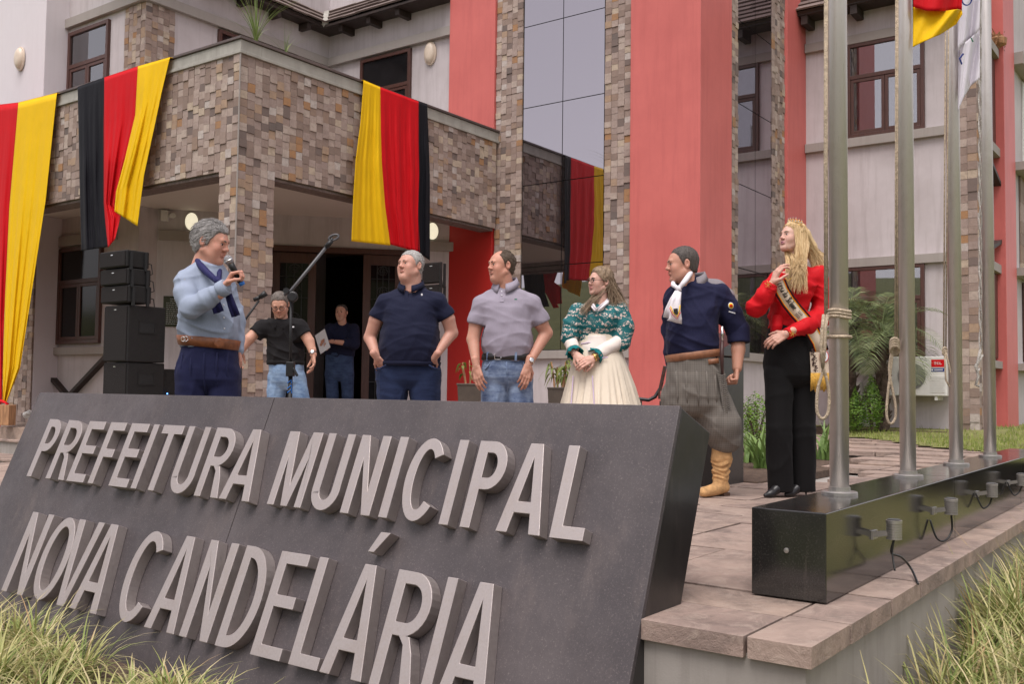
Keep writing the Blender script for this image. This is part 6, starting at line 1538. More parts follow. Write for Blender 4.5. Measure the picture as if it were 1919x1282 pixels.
# ---------------------------------------------------------------- 2. technician in the black polo
P = Person(532, 9.0, 'man in black polo and light jeans bending over beside the stone column', .0); J = P.J
secs = [P.sec(684,502,568,.13,.13,.0), P.sec(668,501,570,.14,.13), P.sec(640,500,570,.14,.13), P.sec(618,493,566,.13,.13,-.02), P.sec(606,492,562,.11,.12,-.04), P.sec(598,505,550,.08,.10,-.06)]
Sr, Er, Wr = J(491,612,-.02), J(468,635,-.10), J(453,657,-.12); Sl, El, Wl = J(561,609,-.02), J(580,640,-.05), J(588,665,-.10)
P.add('polo_shirt', [garment(P, secs, [([J(508,610,-.02), J(494,615,-.03), J(474,630,-.09)], [.06,.076,.072]), ([J(547,608,-.02), J(560,613,-.02), J(574,633,-.04)], [.06,.076,.072])], wr=(W1, W2), k=.03, ends=((J(494,615,-.03), J(479,627,-.075), .13), (J(560,613,-.02), J(571,629,-.035), .13)))], 'shirt_black')
tse = hips([P.sec(676,503,568,.13,.13), P.sec(700,505,570,.14,.14), P.sec(716,506,572,.13,.13)])
P.add('jeans', [garment(P, tse, [([J(521,708), J(517,760,-.03), J(514,845)], [.095,.075,.065]), ([J(555,708), J(566,760,-.03), J(572,845)], [.095,.078,.065])], wr=(FL, W2), k=.008)], 'denim_light')
P.mb('hem_band', ring_band(secs, J(535,684)[2], J(535,676)[2], .004, thick=.004), 'shirt_black')
hd, hc, tw, hs_, Q = add_head(P, 525, 572, 44, 5, -28, -4, -.07, full=1.03, jowl=.3, tone=T_MED, hairmat='hair_greybrown', glasses=True, beard=.4, closed=True, hair=short_hair(HL_NORMAL, .007, .013, .002, 140, 6, hl=.03, lift=.005))
nk, nc = limb(P, [J(526,588,-.03), J(529,604,-.02)], [.055,.062], tone=T_MED); a1, ca1 = limb(P, [Sr, Er, Wr], [.055,.046,.031], tone=T_MED); a2, ca2 = limb(P, [Sl, El, Wl], [.055,.047,.031], tone=T_MED)
h1, c1 = hand_mesh(Wr, Wr-Er+np.array((.02,0,-.03)), (.4,-.2,-.5), -1, 1, tone=T_MED); h2, c2 = hand_mesh(Wl, (.01,-.03,-.12), (-.75,-.3,0), 1, 1, curl=(.35,.45,.3), tone=T_MED)
cn, ccn = limb(P, [Sr, (Sr+Sl)/2, Sl], [.03,.05,.03], .009, T_MED)
P.add('body', [hd, nk, a1, a2, h1, h2, cn], 'skin', [hc, nc, ca1, ca2, c1, c2, ccn]); collar(P, tw, J(528,599,-.04), 'shirt_black', .078, .04, .7); watch(P, Wl+(El-Wl)*.12, Wl-El, 'belt_black', 'silver'); shoes(P, [J(514,840), J(572,840)], 'shoe_black')
mb = MB(); c_ = surf_pt(secs, J(553,614)[2], J(552,614)[0], True, .004); mb.obox(c_, (1,0,0), (0,1,0), (0,0,1), .022, .002, .006); P.mb('chest_logo', mb, 'paper', smooth=False)

# ---------------------------------------------------------------- 3. man with papers in the doorway
P = Person(642, 13.9, 'man in navy sweater holding sheets of paper in the dark doorway', .15); J = P.J
secs = [P.sec(668,609,664,.14,.13), P.sec(650,609,667,.16,.13), P.sec(632,612,668,.16,.13), P.sec(618,615,666,.14,.13), P.sec(609,624,658,.10,.11), P.sec(603,632,650,.07,.08)]
Sr, Er, Wr = J(620,617,-.03), J(611,641,-.10), J(609,650,-.24); Sl, El, Wl = J(663,617,-.03), J(664,645,-.12), J(622,640,-.30)
P.add('sweater', [garment(P, secs, [([Sr, Er, (Er+Wr)/2], [.085,.07,.05]), ([Sl, El, El*.62+Wl*.38], [.085,.075,.055])], wr=(W1, W2), k=.025)], 'polo_navy')
tse = hips([P.sec(662,610,662,.14,.13), P.sec(690,609,664,.14,.14), P.sec(705,609,664,.13,.13)])
P.add('jeans', [garment(P, tse, [([J(622,700), J(624,740,-.03), J(622,800)], [.10,.085,.07]), ([J(651,700), J(652,740,-.02), J(652,800)], [.10,.085,.07])], wr=(wrinkle(.005,22,8,.3),), k=.015)], 'denim_blue')
hd, hc, tw, hs_, Q = add_head(P, 640, 586, 29, -8, -2, 0, 0, full=1.08, jowl=.6, tone=T_MED, hairmat='hair_dark', beard=.6, hair=short_hair(HL_RECEDE, .007, .008, .002, 160, 3))
nk, nc = limb(P, [J(641,595), J(642,608)], [.058,.064], tone=T_MED); a1, ca1 = limb(P, [Er, Wr], [.042,.03], tone=T_MED); a2, ca2 = limb(P, [El, Wl], [.045,.03], tone=T_MED)
h1, c1 = hand_mesh(Wr, (-.2,-.5,.3), (.8,-.2,.3), -1, tone=T_MED); h2, c2 = hand_mesh(Wl, (-1,-.1,.05), (0,.2,-1), 1, tone=T_MED)
cn, ccn = limb(P, [Er, Sr, J(642,612), Sl, El], [.03,.03,.05,.03,.03], .009, T_MED)
P.add('body', [hd, nk, a1, a2, h1, h2, cn], 'skin', [hc, nc, ca1, ca2, c1, c2, ccn]); watch(P, Wl+(El-Wl)*.1, Wl-El, 'belt_black', 'metal_black'); shoes(P, [J(622,798), J(652,798)], 'shoe_black')
for k in range(3):
    q0 = P.o+RT*J(605,642,-.33)[0]+FW*J(605,642,-.33+.006*k)[1]+np.array((0,0,J(605,642)[2])); ax_ = RT*.35-FW*.3+np.array((0,0,-.9)); ax_ /= np.linalg.norm(ax_); ay_ = np.cross(FW*.8+RT*.5, ax_); ay_ /= np.linalg.norm(ay_); az_ = np.cross(ax_, ay_)
    mb = MB(); mb.obox(q0+ay_*.004*k, ax_, ay_, az_, .145, .10-.008*k, .0008); sh_ = build('paper_sheet', mb, 'paper'); tag(sh_, 'white sheet of paper held by the man in the doorway', 'paper', 'papers in the doorway')

# ---------------------------------------------------------------- 4. man in navy polo, hands in pockets
P = Person(770, 7.9, 'stout grey-haired man in navy polo with both hands in his pockets'); J = P.J
secs = [P.sec(686,712,824,.19,.15), P.sec(676,710,826,.205,.155), P.sec(655,710,827,.225,.16), P.sec(630,713,825,.225,.16), P.sec(605,715,822,.20,.155), P.sec(582,714,822,.175,.15), P.sec(563,712,830,.14,.14), P.sec(549,728,817,.10,.12), P.sec(540,744,800,.085,.10), P.sec(532,752,792,.072,.09)]
Sr, Er, Wr = J(720,572,-.0), J(694,633,.02), J(707,671,-.13); Sl, El, Wl = J(823,570,-.0), J(847,624,.03), J(814,671,-.13)
sr_end, sl_end = J(706,597,.0), J(843,593,.01)
V1 = garment(P, secs, [([J(738,562), J(722,568), J(708,592,.0), J(702,606,0)], [.058,.068,.064,.062]), ([J(806,561), J(821,566), J(837,590,.01), J(843,604,.01)], [.058,.068,.064,.062])], wr=(FB, W2), k=.03, ends=((J(716,576), J(706,597,0), .11), (J(828,574), J(840.5,594,.01), .11)))
P.add('polo_shirt', [V1], 'polo_navy')
P.mb('hem_band', ring_band(secs, J(770,686)[2], J(770,678)[2], .004, thick=.003), 'polo_navy')
tse = hips([P.sec(680,712,824,.165,.15), P.sec(697,705,827,.165,.16), P.sec(713,703,828,.15,.155)])
P.add('trousers', [garment(P, tse, [([J(737,706), J(733,800,-.02), J(734,890)], [.138,.105,.085]), ([J(796,706), J(799,800,-.02), J(802,890)], [.138,.105,.085])], wr=(FL, W2), k=.008)], 'denim_dark')
hd, hc, tw, hs_, Q = add_head(P, 769, 499, 55, -40, 6, 0, 0, full=1.16, jowl=1.15, tone=(.56,.31,.235), nose=1.15, hairmat='hair_silver', browmat='hair_greybrown', squint=.9, neck_r=.075, hair=short_hair([(-.13,.092),(-.085,.086),(-.055,.066),(-.03,.035),(-.012,-.0),(.0,-.005),(.03,-.04),(.06,-.06),(.13,-.065)], .007, .010, .0018, 170, 9))
nk, nc = limb(P, [J(770,512,.01), J(771,546,.02)], [.080,.088], tone=(.54,.30,.225)); a1, ca1 = limb(P, [Sr, J(705,600), Er, Wr], [.055,.056,.050,.027], tone=(.52,.285,.215)); a2, ca2 = limb(P, [Sl, J(840,598,.01), El, Wl], [.055,.056,.051,.027], tone=(.52,.285,.215))
h1, c1 = hand_mesh(Wr, J(723,692,-.08)-Wr, (.4,.9,-.1), -1, 1.05, curl=(.25,.4,.3), thumb_curl=.0, tone=(.53,.29,.22)); h2, c2 = hand_mesh(Wl, J(798,692,-.08)-Wl, (-.4,.9,-.1), 1, 1.05, curl=(.25,.4,.3), thumb_curl=.0, tone=(.53,.29,.22))
cn, ccn = limb(P, [Sr, (Sr+Sl)/2, Sl], [.03,.05,.03], .009, T_MED)
P.add('body', [hd, nk, a1, a2, h1, h2, cn], 'skin', [hc, nc, ca1, ca2, c1, c2, ccn]); shoes(P, [J(734,885), J(802,885)], 'shoe_black')
for (xa, ya), (xb, yb) in (((704,692),(724,684)), ((825,692),(804,684))):
    mb = MB(); mb.tube([J(xa,ya,-.10), J((xa+xb)/2,(ya+yb)/2+3,-.155), J(xb,yb,-.165)], [.008,.010,.006], 7); P.mb('pocket_edge', mb, 'denim_dark')
collar(P, tw, J(771,527,.012), 'polo_navy', .094, .042, .55, yaw=-.15)
mb = MB(); c_ = surf_pt(secs, J(790,552)[2], J(791,552)[0], True, .0); c_ = J(791,552,-.16); mb.obox(c_, (1,0,0), (0,1,0), (0,0,1), .006, .004, .008); P.mb('chest_emblem', mb, 'paper', smooth=False)
mb = MB(); mb.obox(surf_pt(secs, J(770,558)[2], J(764,558)[0], True, .002), (1,0,0), (0,.9,-.4), (0,.4,.9), .016, .003, .055); P.mb('placket', mb, 'polo_navy', smooth=False)

# ---------------------------------------------------------------- 5. man in grey polo and jeans
P = Person(950, 7.1, 'man in lilac-grey polo and faded jeans looking aside, both hands on his thighs'); J = P.J
secs = [P.sec(684,912,990,.145,.13), P.sec(668,908,995,.165,.14), P.sec(650,902,1000,.185,.145), P.sec(625,901,1000,.185,.145), P.sec(600,902,998,.17,.14), P.sec(578,897,1000,.155,.14), P.sec(562,895,1001,.13,.13), P.sec(548,910,990,.10,.115), P.sec(538,925,972,.08,.095), P.sec(529,931,965,.065,.08)]
Sr, Er, Wr = J(902,574,-.01), J(887,636,-.02), J(893,686,-.13); Sl, El, Wl = J(998,572,.0), J(1024,624,.03), J(990,684,-.12)
V1 = garment(P, secs, [([J(918,562), J(904,572), J(894,600,-.01), J(890,618,-.01)], [.056,.066,.060,.058]), ([J(980,560), J(996,570), J(1012,598,.01), J(1019,615,.01)], [.056,.066,.060,.058])], wr=(FB, W2), k=.03, ends=((J(900,578), J(892.3,608,-.01), .11), (J(1000,574), J(1015.5,606,.01), .11)))
P.add('polo_shirt', [V1], 'polo_grey')
for a_, b_ in ((J(900,578), J(892.6,609,-.01)), (J(1000,574), J(1015.5,606,.01))):
    d = (b_-a_)/np.linalg.norm(b_-a_); x_ = np.cross(d,(0,1,0)); x_ /= np.linalg.norm(x_); mb = MB(); mb.lathe(b_-d*.018, [(.060,0),(.0625,.002),(.0625,.014),(.056,.016)], 24, x_, np.cross(d,x_), d)
    P.mb('sleeve_rib', mb, 'polo_grey')
tse = hips([P.sec(662,907,996,.15,.14), P.sec(690,903,998,.155,.15), P.sec(708,903,998,.145,.15)])
P.add('jeans', [garment(P, tse, [([J(930,702), J(926,815,-.02), J(928,905)], [.110,.085,.075]), ([J(972,702), J(978,815,-.02), J(980,905)], [.110,.085,.075])], wr=(FL, W2), k=.008)], 'denim_mid')
bl = P.mb('belt', ring_band(tse, J(950,676)[2], J(950,663)[2], .006, thick=.006), 'belt_black'); c_ = surf_pt(tse, J(950,670)[2], J(934,670)[0], True, .014); mb = MB(); mb.tube([c_+np.array((x_, 0, z_)) for x_, z_ in ((-.022,-.02),(.022,-.02),(.022,.02),(-.022,.02),(-.022,-.02))], .0035, 5); P.mb('belt_buckle', mb, 'silver', bl)
mb = MB()
for xx_ in (915, 967): c_ = surf_pt(tse, J(950,669)[2], J(xx_,669)[0], True, .013); mb.obox(c_, (1,0,0), (0,1,0), (0,0,1), .008, .004, .03)
P.mb('belt_loops', mb, 'denim_mid', smooth=False)
mb = MB(); mb.tube([surf_pt(tse, J(950,y_)[2], J(950+dx,y_)[0], True, .003) for y_, dx in ((679,0),(700,1),(720,3),(735,1))], .005, 6)
for sx in (-1,1): mb.tube([surf_pt(tse, J(950,y_)[2], J(950+sx*dx,y_)[0], True, .002) for y_, dx in ((680,30),(690,36),(697,43))], .004, 6)
P.mb('jeans_seams', mb, 'denim_mid')
hd, hc, tw, hs_, Q = add_head(P, 940, 499, 57.5, -60, 0, 0, 0, full=1.04, jowl=.55, tone=(.55,.28,.20), nose=1.05, hairmat='hair_brown', beard=.7, neck_r=.064, squint=.5, hair=short_hair(HL_RECEDE, .006, .006, .0016, 180, 12, bald=1.0))
nk, nc = limb(P, [J(943,516), J(947,545,.02)], [.062,.068], tone=(.54,.275,.20)); tn = (.50,.265,.19)
a1, ca1 = limb(P, [Sr, J(893,608), Er, Wr], [.05,.051,.046,.026], tone=tn); a2, ca2 = limb(P, [Sl, J(1014,606,.01), El, Wl], [.05,.052,.047,.026], tone=tn)
h1, c1 = hand_mesh(Wr, (.12,-.10,-.5), (.45,.8,-.1), -1, 1.0, curls=((.2,.4,.3),(.25,.45,.3),(.3,.5,.3),(.35,.5,.3)), thumb_curl=.35, tone=tn); h2, c2 = hand_mesh(Wl, (-.12,-.10,-.5), (-.35,.85,-.1), 1, 1.0, curls=((.2,.4,.3),(.25,.45,.3),(.3,.5,.3),(.35,.5,.3)), thumb_curl=.35, tone=tn)
cn, ccn = limb(P, [Sr, (Sr+Sl)/2, Sl], [.03,.05,.03], .009, T_MED)
P.add('body', [hd, nk, a1, a2, h1, h2, cn], 'skin', [hc, nc, ca1, ca2, c1, c2, ccn]); shoes(P, [J(928,900), J(980,900)], 'shoe_brown'); watch(P, Wl+(El-Wl)*.10, Wl-El, 'silver', 'silver', .031, (.3,-1,.2))
collar(P, tw, J(948,523,.015), 'polo_grey', .080, .05, .6, yaw=-.3, flare=1.3)
mb = MB(); mb.obox(surf_pt(secs, J(950,557)[2], J(941,557)[0], True, .002), (1,0,0), (0,.9,-.4), (0,.4,.9), .015, .003, .05); P.mb('placket', mb, 'polo_grey', smooth=False)
mb = MB()
for y_ in (548, 556): mb.lathe(surf_pt(secs, J(941,y_)[2], J(941,y_)[0], True, .008), [(.005,0),(.005,.003)], 10, (1,0,0), (0,0,1), (0,-1,0))
P.mb('buttons', mb, 'paper'); mb = MB(); mb.obox(J(967,561,-.148), (1,0,0), (0,1,0), (0,0,1), .009, .003, .004); P.mb('chest_emblem', mb, 'flag_green', smooth=False)

# ---------------------------------------------------------------- 6. woman in teal lace and cream skirt
P = Person(1125, 7.35, 'woman with glasses in a teal lace blouse and cream skirt, hands clasped'); J = P.J
secs = [P.sec(640,1084,1157,.12,.12), P.sec(628,1083,1160,.125,.125), P.sec(612,1079,1166,.155,.13), P.sec(596,1078,1170,.155,.13), P.sec(580,1080,1166,.12,.12), P.sec(570,1094,1154,.09,.105), P.sec(562,1106,1144,.065,.085)]
Sr, Er, Wr = J(1082,583,.0), J(1068,634,-.05), J(1078,664,-.14); Sl, El, Wl = J(1163,582,.0), J(1170,638,-.03), J(1112,672,-.17)
ce_r = J(1068,638,-.05); ce_l = J(1160,645,-.05)
P.add('lace_blouse', [garment(P, secs, [([Sr, (Sr+Er)/2+np.array((-.01,0,0)), J(1067,632,-.05)], [.060,.068,.066]), ([Sl, (Sl+El)/2+np.array((.012,0,0)), J(1165,642,-.05)], [.062,.074,.072])], wr=(W1, wrinkle(.003,40,31,.6)), k=.018)], 'lace_teal')
sk = [P.sec(626,1084,1158,.13,.13), P.sec(640,1083,1160,.14,.13), P.sec(655,1080,1166,.16,.15), P.sec(690,1070,1178,.21,.20), P.sec(725,1061,1190,.25,.24), P.sec(757,1053,1198,.29,.27), P.sec(835,1038,1216,.36,.34), P.sec(897,1030,1226,.40,.37)]
def pleat(X, Y, Z):
    c0 = J(1125,700); a = np.arctan2(Y-c0[1], X-c0[0]); amp = .009*np.clip((J(0,655)[2]-Z)/.35, 0, 1); return amp*(np.sin(a*26+np.sin(a*5)*2)+.6*np.sin(a*43+1+np.sin(a*7)))
P.add('skirt', [garment(P, sk, [], wr=(pleat,), res=.009, p=2.0)], 'skirt_cream')
wbz = [J(1120,640)[2]-.0, J(1120,629)[2]]; 
P.add('waist_panel', [garment(P, [P.sec(665,1082,1152,.168,.12), P.sec(650,1084,1150,.155,.12), P.sec(630,1089,1153,.138,.12)], [], wr=(W2,), p=2.1)], 'cuff_cream')
def trim_line(mat, pts, amp=.004, r_=.0035, n_=60):
    mb = MB(); pts = [np.array(q) for q in pts]; out = []
    for i in range(n_+1):
        t = i/n_*(len(pts)-1); k = min(int(t), len(pts)-2); f = t-k; out.append(pts[k]*(1-f)+pts[k+1]*f+np.array((0,-.002,amp*math.sin(i*2.0))))
    mb.tube(out, r_, 5); return mb
m_cloth('lilac_braid', (.58,.46,.62), .7)
P.mb('waist_braid', trim_line('', [surf_pt(secs, J(0,y_)[2], J(x_,y_)[0], True, .022) for x_, y_ in ((1088,632),(1100,630),(1120,629),(1140,629),(1152,631))]), 'lilac_braid'); P.mb('panel_braid', trim_line('', [surf_pt(sk, J(0,y_)[2], J(x_,y_)[0], True, .024) for x_, y_ in ((1082,660),(1100,661),(1120,660),(1135,657))]), 'lilac_braid')
for x0_, x1_ in ((1073,1067), (1106,1108)): P.mb('skirt_braid', trim_line('', [surf_pt(sk, J(0,y_)[2], J(x0_+(x1_-x0_)*(y_-690)/60,y_)[0], True, .012) for y_ in (692,715,740,760,800)], .003, .0045), 'lilac_braid')
# cream cuffs and teal ruffles
for a_, b_, r0_, r1_ in ((J(1068,634,-.05), J(1075,655,-.12), .052, .047), (J(1163,640,-.05), J(1122,664,-.155), .060, .047)):
    P.add('cuff', [sleeve(P, a_, b_, r0_, r1_, (W2,))], 'cuff_cream'); d = (b_-a_)/np.linalg.norm(b_-a_); x_ = np.cross(d,(0,1,0)); x_ /= np.linalg.norm(x_); y2 = np.cross(d, x_); mb = MB(); N = 72
    for i, (dd, r_) in enumerate(((-.004, r1_*.98), (.020, r1_*1.18), (.042, r1_*1.36))):
        for k in range(N): a = 2*PI*k/N; r2 = r_*(1+.10*(i/2)*math.sin(a*9)+.05*(i/2)*math.sin(a*17+1)); mb.v.append(tuple(b_+d*(dd+.006*(i/2)*math.cos(a*9))+x_*math.cos(a)*r2+y2*math.sin(a)*r2))
    for i in range(2):
        for k in range(N): a = i*N+k; b2 = i*N+(k+1) % N; mb.f.append((a, b2, b2+N, a+N))
    o = P.mb('ruffle', mb, 'ruffle_teal'); sm = o.modifiers.new('solid', 'SOLIDIFY'); sm.thickness = .003
    mb = MB(); mb.tube([a_+x_*math.cos(a)*(r0_+.004)+y2*math.sin(a)*(r0_+.004)+d*.003*math.sin(a*14) for a in np.linspace(0, 2*PI, 60)], .0035, 5); P.mb('cuff_braid', mb, 'lilac_braid')
def long_hair(base_fn, strands_fn, mat):
    def fn(P, tw, s_, Q, m_, kw): base_fn(P, tw, s_, Q, m_, kw); strands_fn(P, tw, s_, Q, m_, kw)
    return fn
def lady_strands(P, tw, s_, Q, mat, kw):
    rr_ = random.Random(3); st = []
    clip = tw([(.0,.112,.045)])[0]
    for k in range(420):   # swept back from the forehead to the clip
        a = rr_.uniform(-1,1); z0 = .085-.09*abs(a)**1.6; p0 = np.array((a*.070, -.072+.07*abs(a)**2.0, z0+.012)); pts = []
        for t in np.linspace(0, 1, 7):
            q = p0*(1-t)+np.array((a*.012,.110,.050))*t; c_ = np.array((0,.016,.034)); v_ = (q-c_)/np.array((.074,.094,.086)); r_ = np.linalg.norm(v_); q = c_+v_/r_*np.array((.074,.094,.086))*(1.13+.03*rr_.random()); pts.append(tw([q])[0])
        st.append(pts)
    P.mb('hair_swept', ribbons(st, .0020, 1), mat); st = []
    # falling lengths behind the ears, to the back and over the shoulder
    for k in range(1000):
        a = rr_.uniform(-1, 1); p0 = tw([(a*.082, .035+.075*math.sqrt(max(0,1-a*a)), rr_.uniform(-.03,.05))])[0]
        if rr_.random() < .90: end = J(rr_.uniform(1138,1176), rr_.uniform(568,604), rr_.uniform(-.06,.12))
        else: end = J(rr_.uniform(1084,1100), rr_.uniform(578,592), rr_.uniform(-.15,-.10))
        m1 = p0*.55+end*.45+np.array((.02*rr_.uniform(-1,1),.02*rr_.random(),.0)); pts = []
        for t in np.linspace(0, 1, 9): q = p0*(1-t)**2+2*m1*t*(1-t)+end*t*t; q = q+np.array((.006*math.sin(t*9+k),.006*math.cos(t*8+k*2),0)); pts.append(q)
        st.append(pts)
    P.mb('hair_lengths', ribbons(st, .0026, 2), mat)
    mb = MB(); mb.lathe(clip, [(.004,-.012),(.016,-.006),(.018,.0),(.014,.008),(.003,.012)], 8); P.mb('hair_clip', mb, 'gold')
HLW = [(-.13,.092),(-.08,.085),(-.05,.06),(-.03,.03),(-.018,.005),(.0,-.02),(.03,-.075),(.06,-.11),(.13,-.12)]
hd, hc, tw, hs_, Q = add_head(P, 1125, 529, 52, -62, 2, 3, 0, full=.98, jowl=.35, female=True, tone=T_FAIR, lips=(.42,.13,.14), hairmat='hair_lightbrown', browmat='hair_brown', glasses=True, neck_r=.05, brow=.8, nose=.92, hair=long_hair(short_hair(HLW, .014, .018, .002, 120, 8), lady_strands, 'hair_lightbrown'))
nk, nc = limb(P, [J(1126,548), J(1124,574,-.01)], [.05,.056], tone=T_FAIR); a1, ca1 = limb(P, [Er, Wr], [.04,.027], tone=T_FAIR); a2, ca2 = limb(P, [El, Wl], [.04,.027], tone=T_FAIR)
h1, c1 = hand_mesh(J(1080,664,-.17), J(1096,682,-.24)-J(1080,664,-.17), (.25,.9,-.35), -1, .92, curls=((.5,.6,.4),)*4, tone=T_FAIR); h2, c2 = hand_mesh(J(1113,671,-.21), J(1085,683,-.27)-J(1113,671,-.21), (-.1,.9,-.4), 1, .92, curls=((.35,.6,.4),(.4,.65,.4),(.45,.7,.4),(.5,.7,.4)), thumb_curl=.4, tone=T_FAIR)
cn, ccn = limb(P, [Er, Sr, J(1124,580), Sl, El], [.03,.03,.05,.03,.03], .009, T_FAIR)
P.add('body', [hd, nk, a1, a2, h1, h2, cn], 'skin', [hc, nc, ca1, ca2, c1, c2, ccn]); watch(P, J(1114,670,-.205), J(1085,683,-.27)-J(1113,671,-.21), 'gold', 'gold', .027, (.2,-1,.1)); shoes(P, [J(1105,893), J(1145,893)], 'shoe_black')
# white V collar
tail(P, [J(1107,562,.0), J(1109,569,-.07), J(1113,576,-.115), J(1118,582,-.135)], .016, .012, 'collar_white', 'collar', .006, (-.3,-.9,.3)); tail(P, [J(1142,561,.0), J(1137,567,-.07), J(1128,574,-.115), J(1119,582,-.137)], .018, .012, 'collar_white', 'collar', .006, (.3,-.9,.3))

# ---------------------------------------------------------------- 7. man in navy shirt, plaid bombachas and tan boots
P = Person(1305, 6.7, 'man in navy shirt, white neckerchief, baggy plaid trousers and tan boots'); J = P.J
secs = [P.sec(670,1254,1348,.155,.14), P.sec(662,1251,1347,.17,.145), P.sec(640,1247,1345,.185,.15), P.sec(615,1249,1346,.18,.15), P.sec(590,1252,1350,.165,.15), P.sec(568,1254,1356,.14,.145), P.sec(548,1258,1352,.115,.135), P.sec(532,1268,1335,.09,.115), P.sec(520,1278,1318,.07,.09)]
Sl, El, Wl = J(1348,553,.02), J(1384,622,.03), J(1382,690,-.04); Sr, Er, Wr = J(1262,556,.08), J(1258,620,.16), J(1258,680,.12)
P.add('shirt', [garment(P, secs, [([Sl, (Sl+El)/2+np.array((.012,0,0)), J(1384,626,.03)], [.085,.078,.074]), ([Sr, Er, Wr], [.07,.058,.045])], wr=(W1, W3, W2), k=.03)], 'shirt_navy')
P.add('rolled_cuff', [sleeve(P, J(1384,618,.03), J(1385,643,.015), .078, .074, (W2,))], 'shirt_navy')
tse = hips([P.sec(664,1253,1348,.152,.145), P.sec(690,1250,1352,.165,.16), P.sec(715,1248,1356,.175,.17), P.sec(740,1246,1360,.175,.175), P.sec(760,1247,1362,.165,.17)])
kneeR = J(1352,795,-.03)
P.add('bombachas', [garment(P, tse, [([J(1325,740,.0), kneeR, J(1358,820,-.01)], [.145,.135,.115]), ([J(1276,745,.04), J(1278,800,.06), J(1280,830,.06)], [.14,.13,.11])], wr=(folds(.008,22,41,.3,1.0), W2), k=.015)], 'plaid_grey')
P.add('gathered_cuffs', [limb(P, [J(1354,822,-.0), J(1352,838,.0)], [.085,.058])[0], limb(P, [J(1279,830,.06), J(1279,846,.06)], [.085,.058])[0]], 'plaid_grey')
mb = MB()      # pleated smocking down the outer seam
for k in range(30):
    t = k/29; y_ = 705+t*105; xo = 1352+16*t; mb.tube([J(xq, yq, -math.sqrt(max(.0, (.150-.012*abs(t-.5))**2-((xq-1341-8*t)*.00363)**2))-.012) for xq, yq in ((xo-7,y_-4),(xo,y_),(xo+8,y_-3))], [.005,.007,.005], 5)
P.mb('side_smocking', mb, 'plaid_grey')
mb = MB()
for x_ in (1262, 1278, 1298, 1316, 1332): mb.tube([surf_pt(tse, J(0,y_)[2], J(x_+(y_-680)*.05,y_)[0], True, -.003) for y_ in (680,700,725,745)], [.006,.010,.009,.003], 6)
P.mb('pleats', mb, 'plaid_grey')
bl = P.mb('belt', ring_band(secs, J(1300,674)[2], J(1300,660)[2], .006, thick=.007, tilt=.024), 'belt_tan'); mb = MB(); c_ = surf_pt(secs, J(0,662)[2], J(1330,662)[0], True, .016); mb.obox(c_, (1,.2,.15), (0,1,0), (-.15,0,1), .036, .006, .017); P.mb('belt_pouch', mb, 'belt_tan', bl)
# knife sheath tucked at the hip
mb = MB(); mb.tube([J(1354,612,-.12), J(1354,640,-.125)], [.009,.010], 8); kn_ = P.mb('knife_handle', mb, 'silver'); mb = MB(); mb.tube([J(1354,640,-.125), J(1353,665,-.14), J(1355,720,-.14)], [.013,.014,.006], 8); P.mb('knife_sheath', mb, 'leather_dark')
def boot(xa, ya, off, foot_d, fy, nm='boot'):
    a = J(xa, ya, off); f = P.field([a+np.array((0,0,.05)), np.array((a[0], a[1], 0))], .30, .0075); top = J(xa+1, ya-2, off); ank = np.array((a[0]-.005, a[1], .12)); f.chain([top, (top+ank)/2+np.array((.004,0,.02)), ank], [.068,.066,.052], .02)
    d = np.array(foot_d, float); d /= np.linalg.norm(d); g = np.array((ank[0], ank[1], 0)); f.cap(g+np.array((0,0,.06))-d*.025, g+d*.16+np.array((0,0,.036)), .046, .036, .03)
    z0_ = ank[2]
    def slouch(X, Y, Z): t = np.clip((Z-.09)/.05, 0, 1)*np.clip((top[2]-.07-Z)/.05, 0, 1); an = np.arctan2(Y-a[1], X-a[0]); return t*(.005*np.sin(Z*190+2.6*np.sin(an*2+Z*26))+.0035*np.sin(Z*120-3*np.sin(an+1+Z*35)))
    f.warp(slouch); f.warp(W2); f.cut(top, (0,0,1)); f.cut((0,0,.006), (0,0,-1)); P.add(nm, [f.mesh()], 'suede'); mb = MB(); mb.obox(g-d*.03+np.array((0,0,.012)), d, np.cross(d,(0,0,1)), (0,0,1), .03, .033, .012); P.mb('boot_heel', mb, 'shoe_brown', smooth=False)
boot(1352, 838, 0, (-.75,-.55,0), 930); boot(1279, 845, .06, (-.85,-.3,0), 930)
tn = (.50,.265,.185)
hd, hc, tw, hs_, Q = add_head(P, 1279, 497, 66, -86, -3, 0, .0, full=1.0, jowl=.45, tone=(.53,.28,.20), nose=1.1, hairmat='hair_dark', beard=.5, neck_r=.062, hair=short_hair([(-.13,.10),(-.085,.094),(-.06,.075),(-.035,.045),(-.015,-.0),(.0,-.008),(.03,-.035),(.06,-.052),(.13,-.056)], .0035, .008, .0012, 200, 14, hl=.012, lift=.001))
nk, nc = limb(P, [J(1283,515), J(1296,542,.03)], [.062,.07], tone=(.53,.28,.20)); a1, ca1 = limb(P, [El, J(1384,655,0), Wl], [.05,.046,.033], tone=tn)
h1, c1 = hand_mesh(Wl, (-.02,-.02,-.12), (-.9,.15,0), 1, 1.05, curls=((1.3,1.5,.9),)*4, thumb_curl=.9, tone=tn); a2, ca2 = limb(P, [Er, Wr], [.04,.03], tone=tn); h2, c2 = hand_mesh(Wr, Wr-Er, (.8,0,0), -1, tone=tn)
cn, ccn = limb(P, [Er, Sr, J(1296,545,.03), Sl, El], [.03,.03,.05,.03,.03], .009, tn)
P.add('body', [hd, nk, a1, h1, a2, h2, cn], 'skin', [hc, nc, ca1, c1, ca2, c2, ccn])
mb = MB(); cpts = [J(1303,504,.10), J(1316,512,.05), J(1317,520,-.03), J(1305,527,-.075), J(1298,524,-.05)]
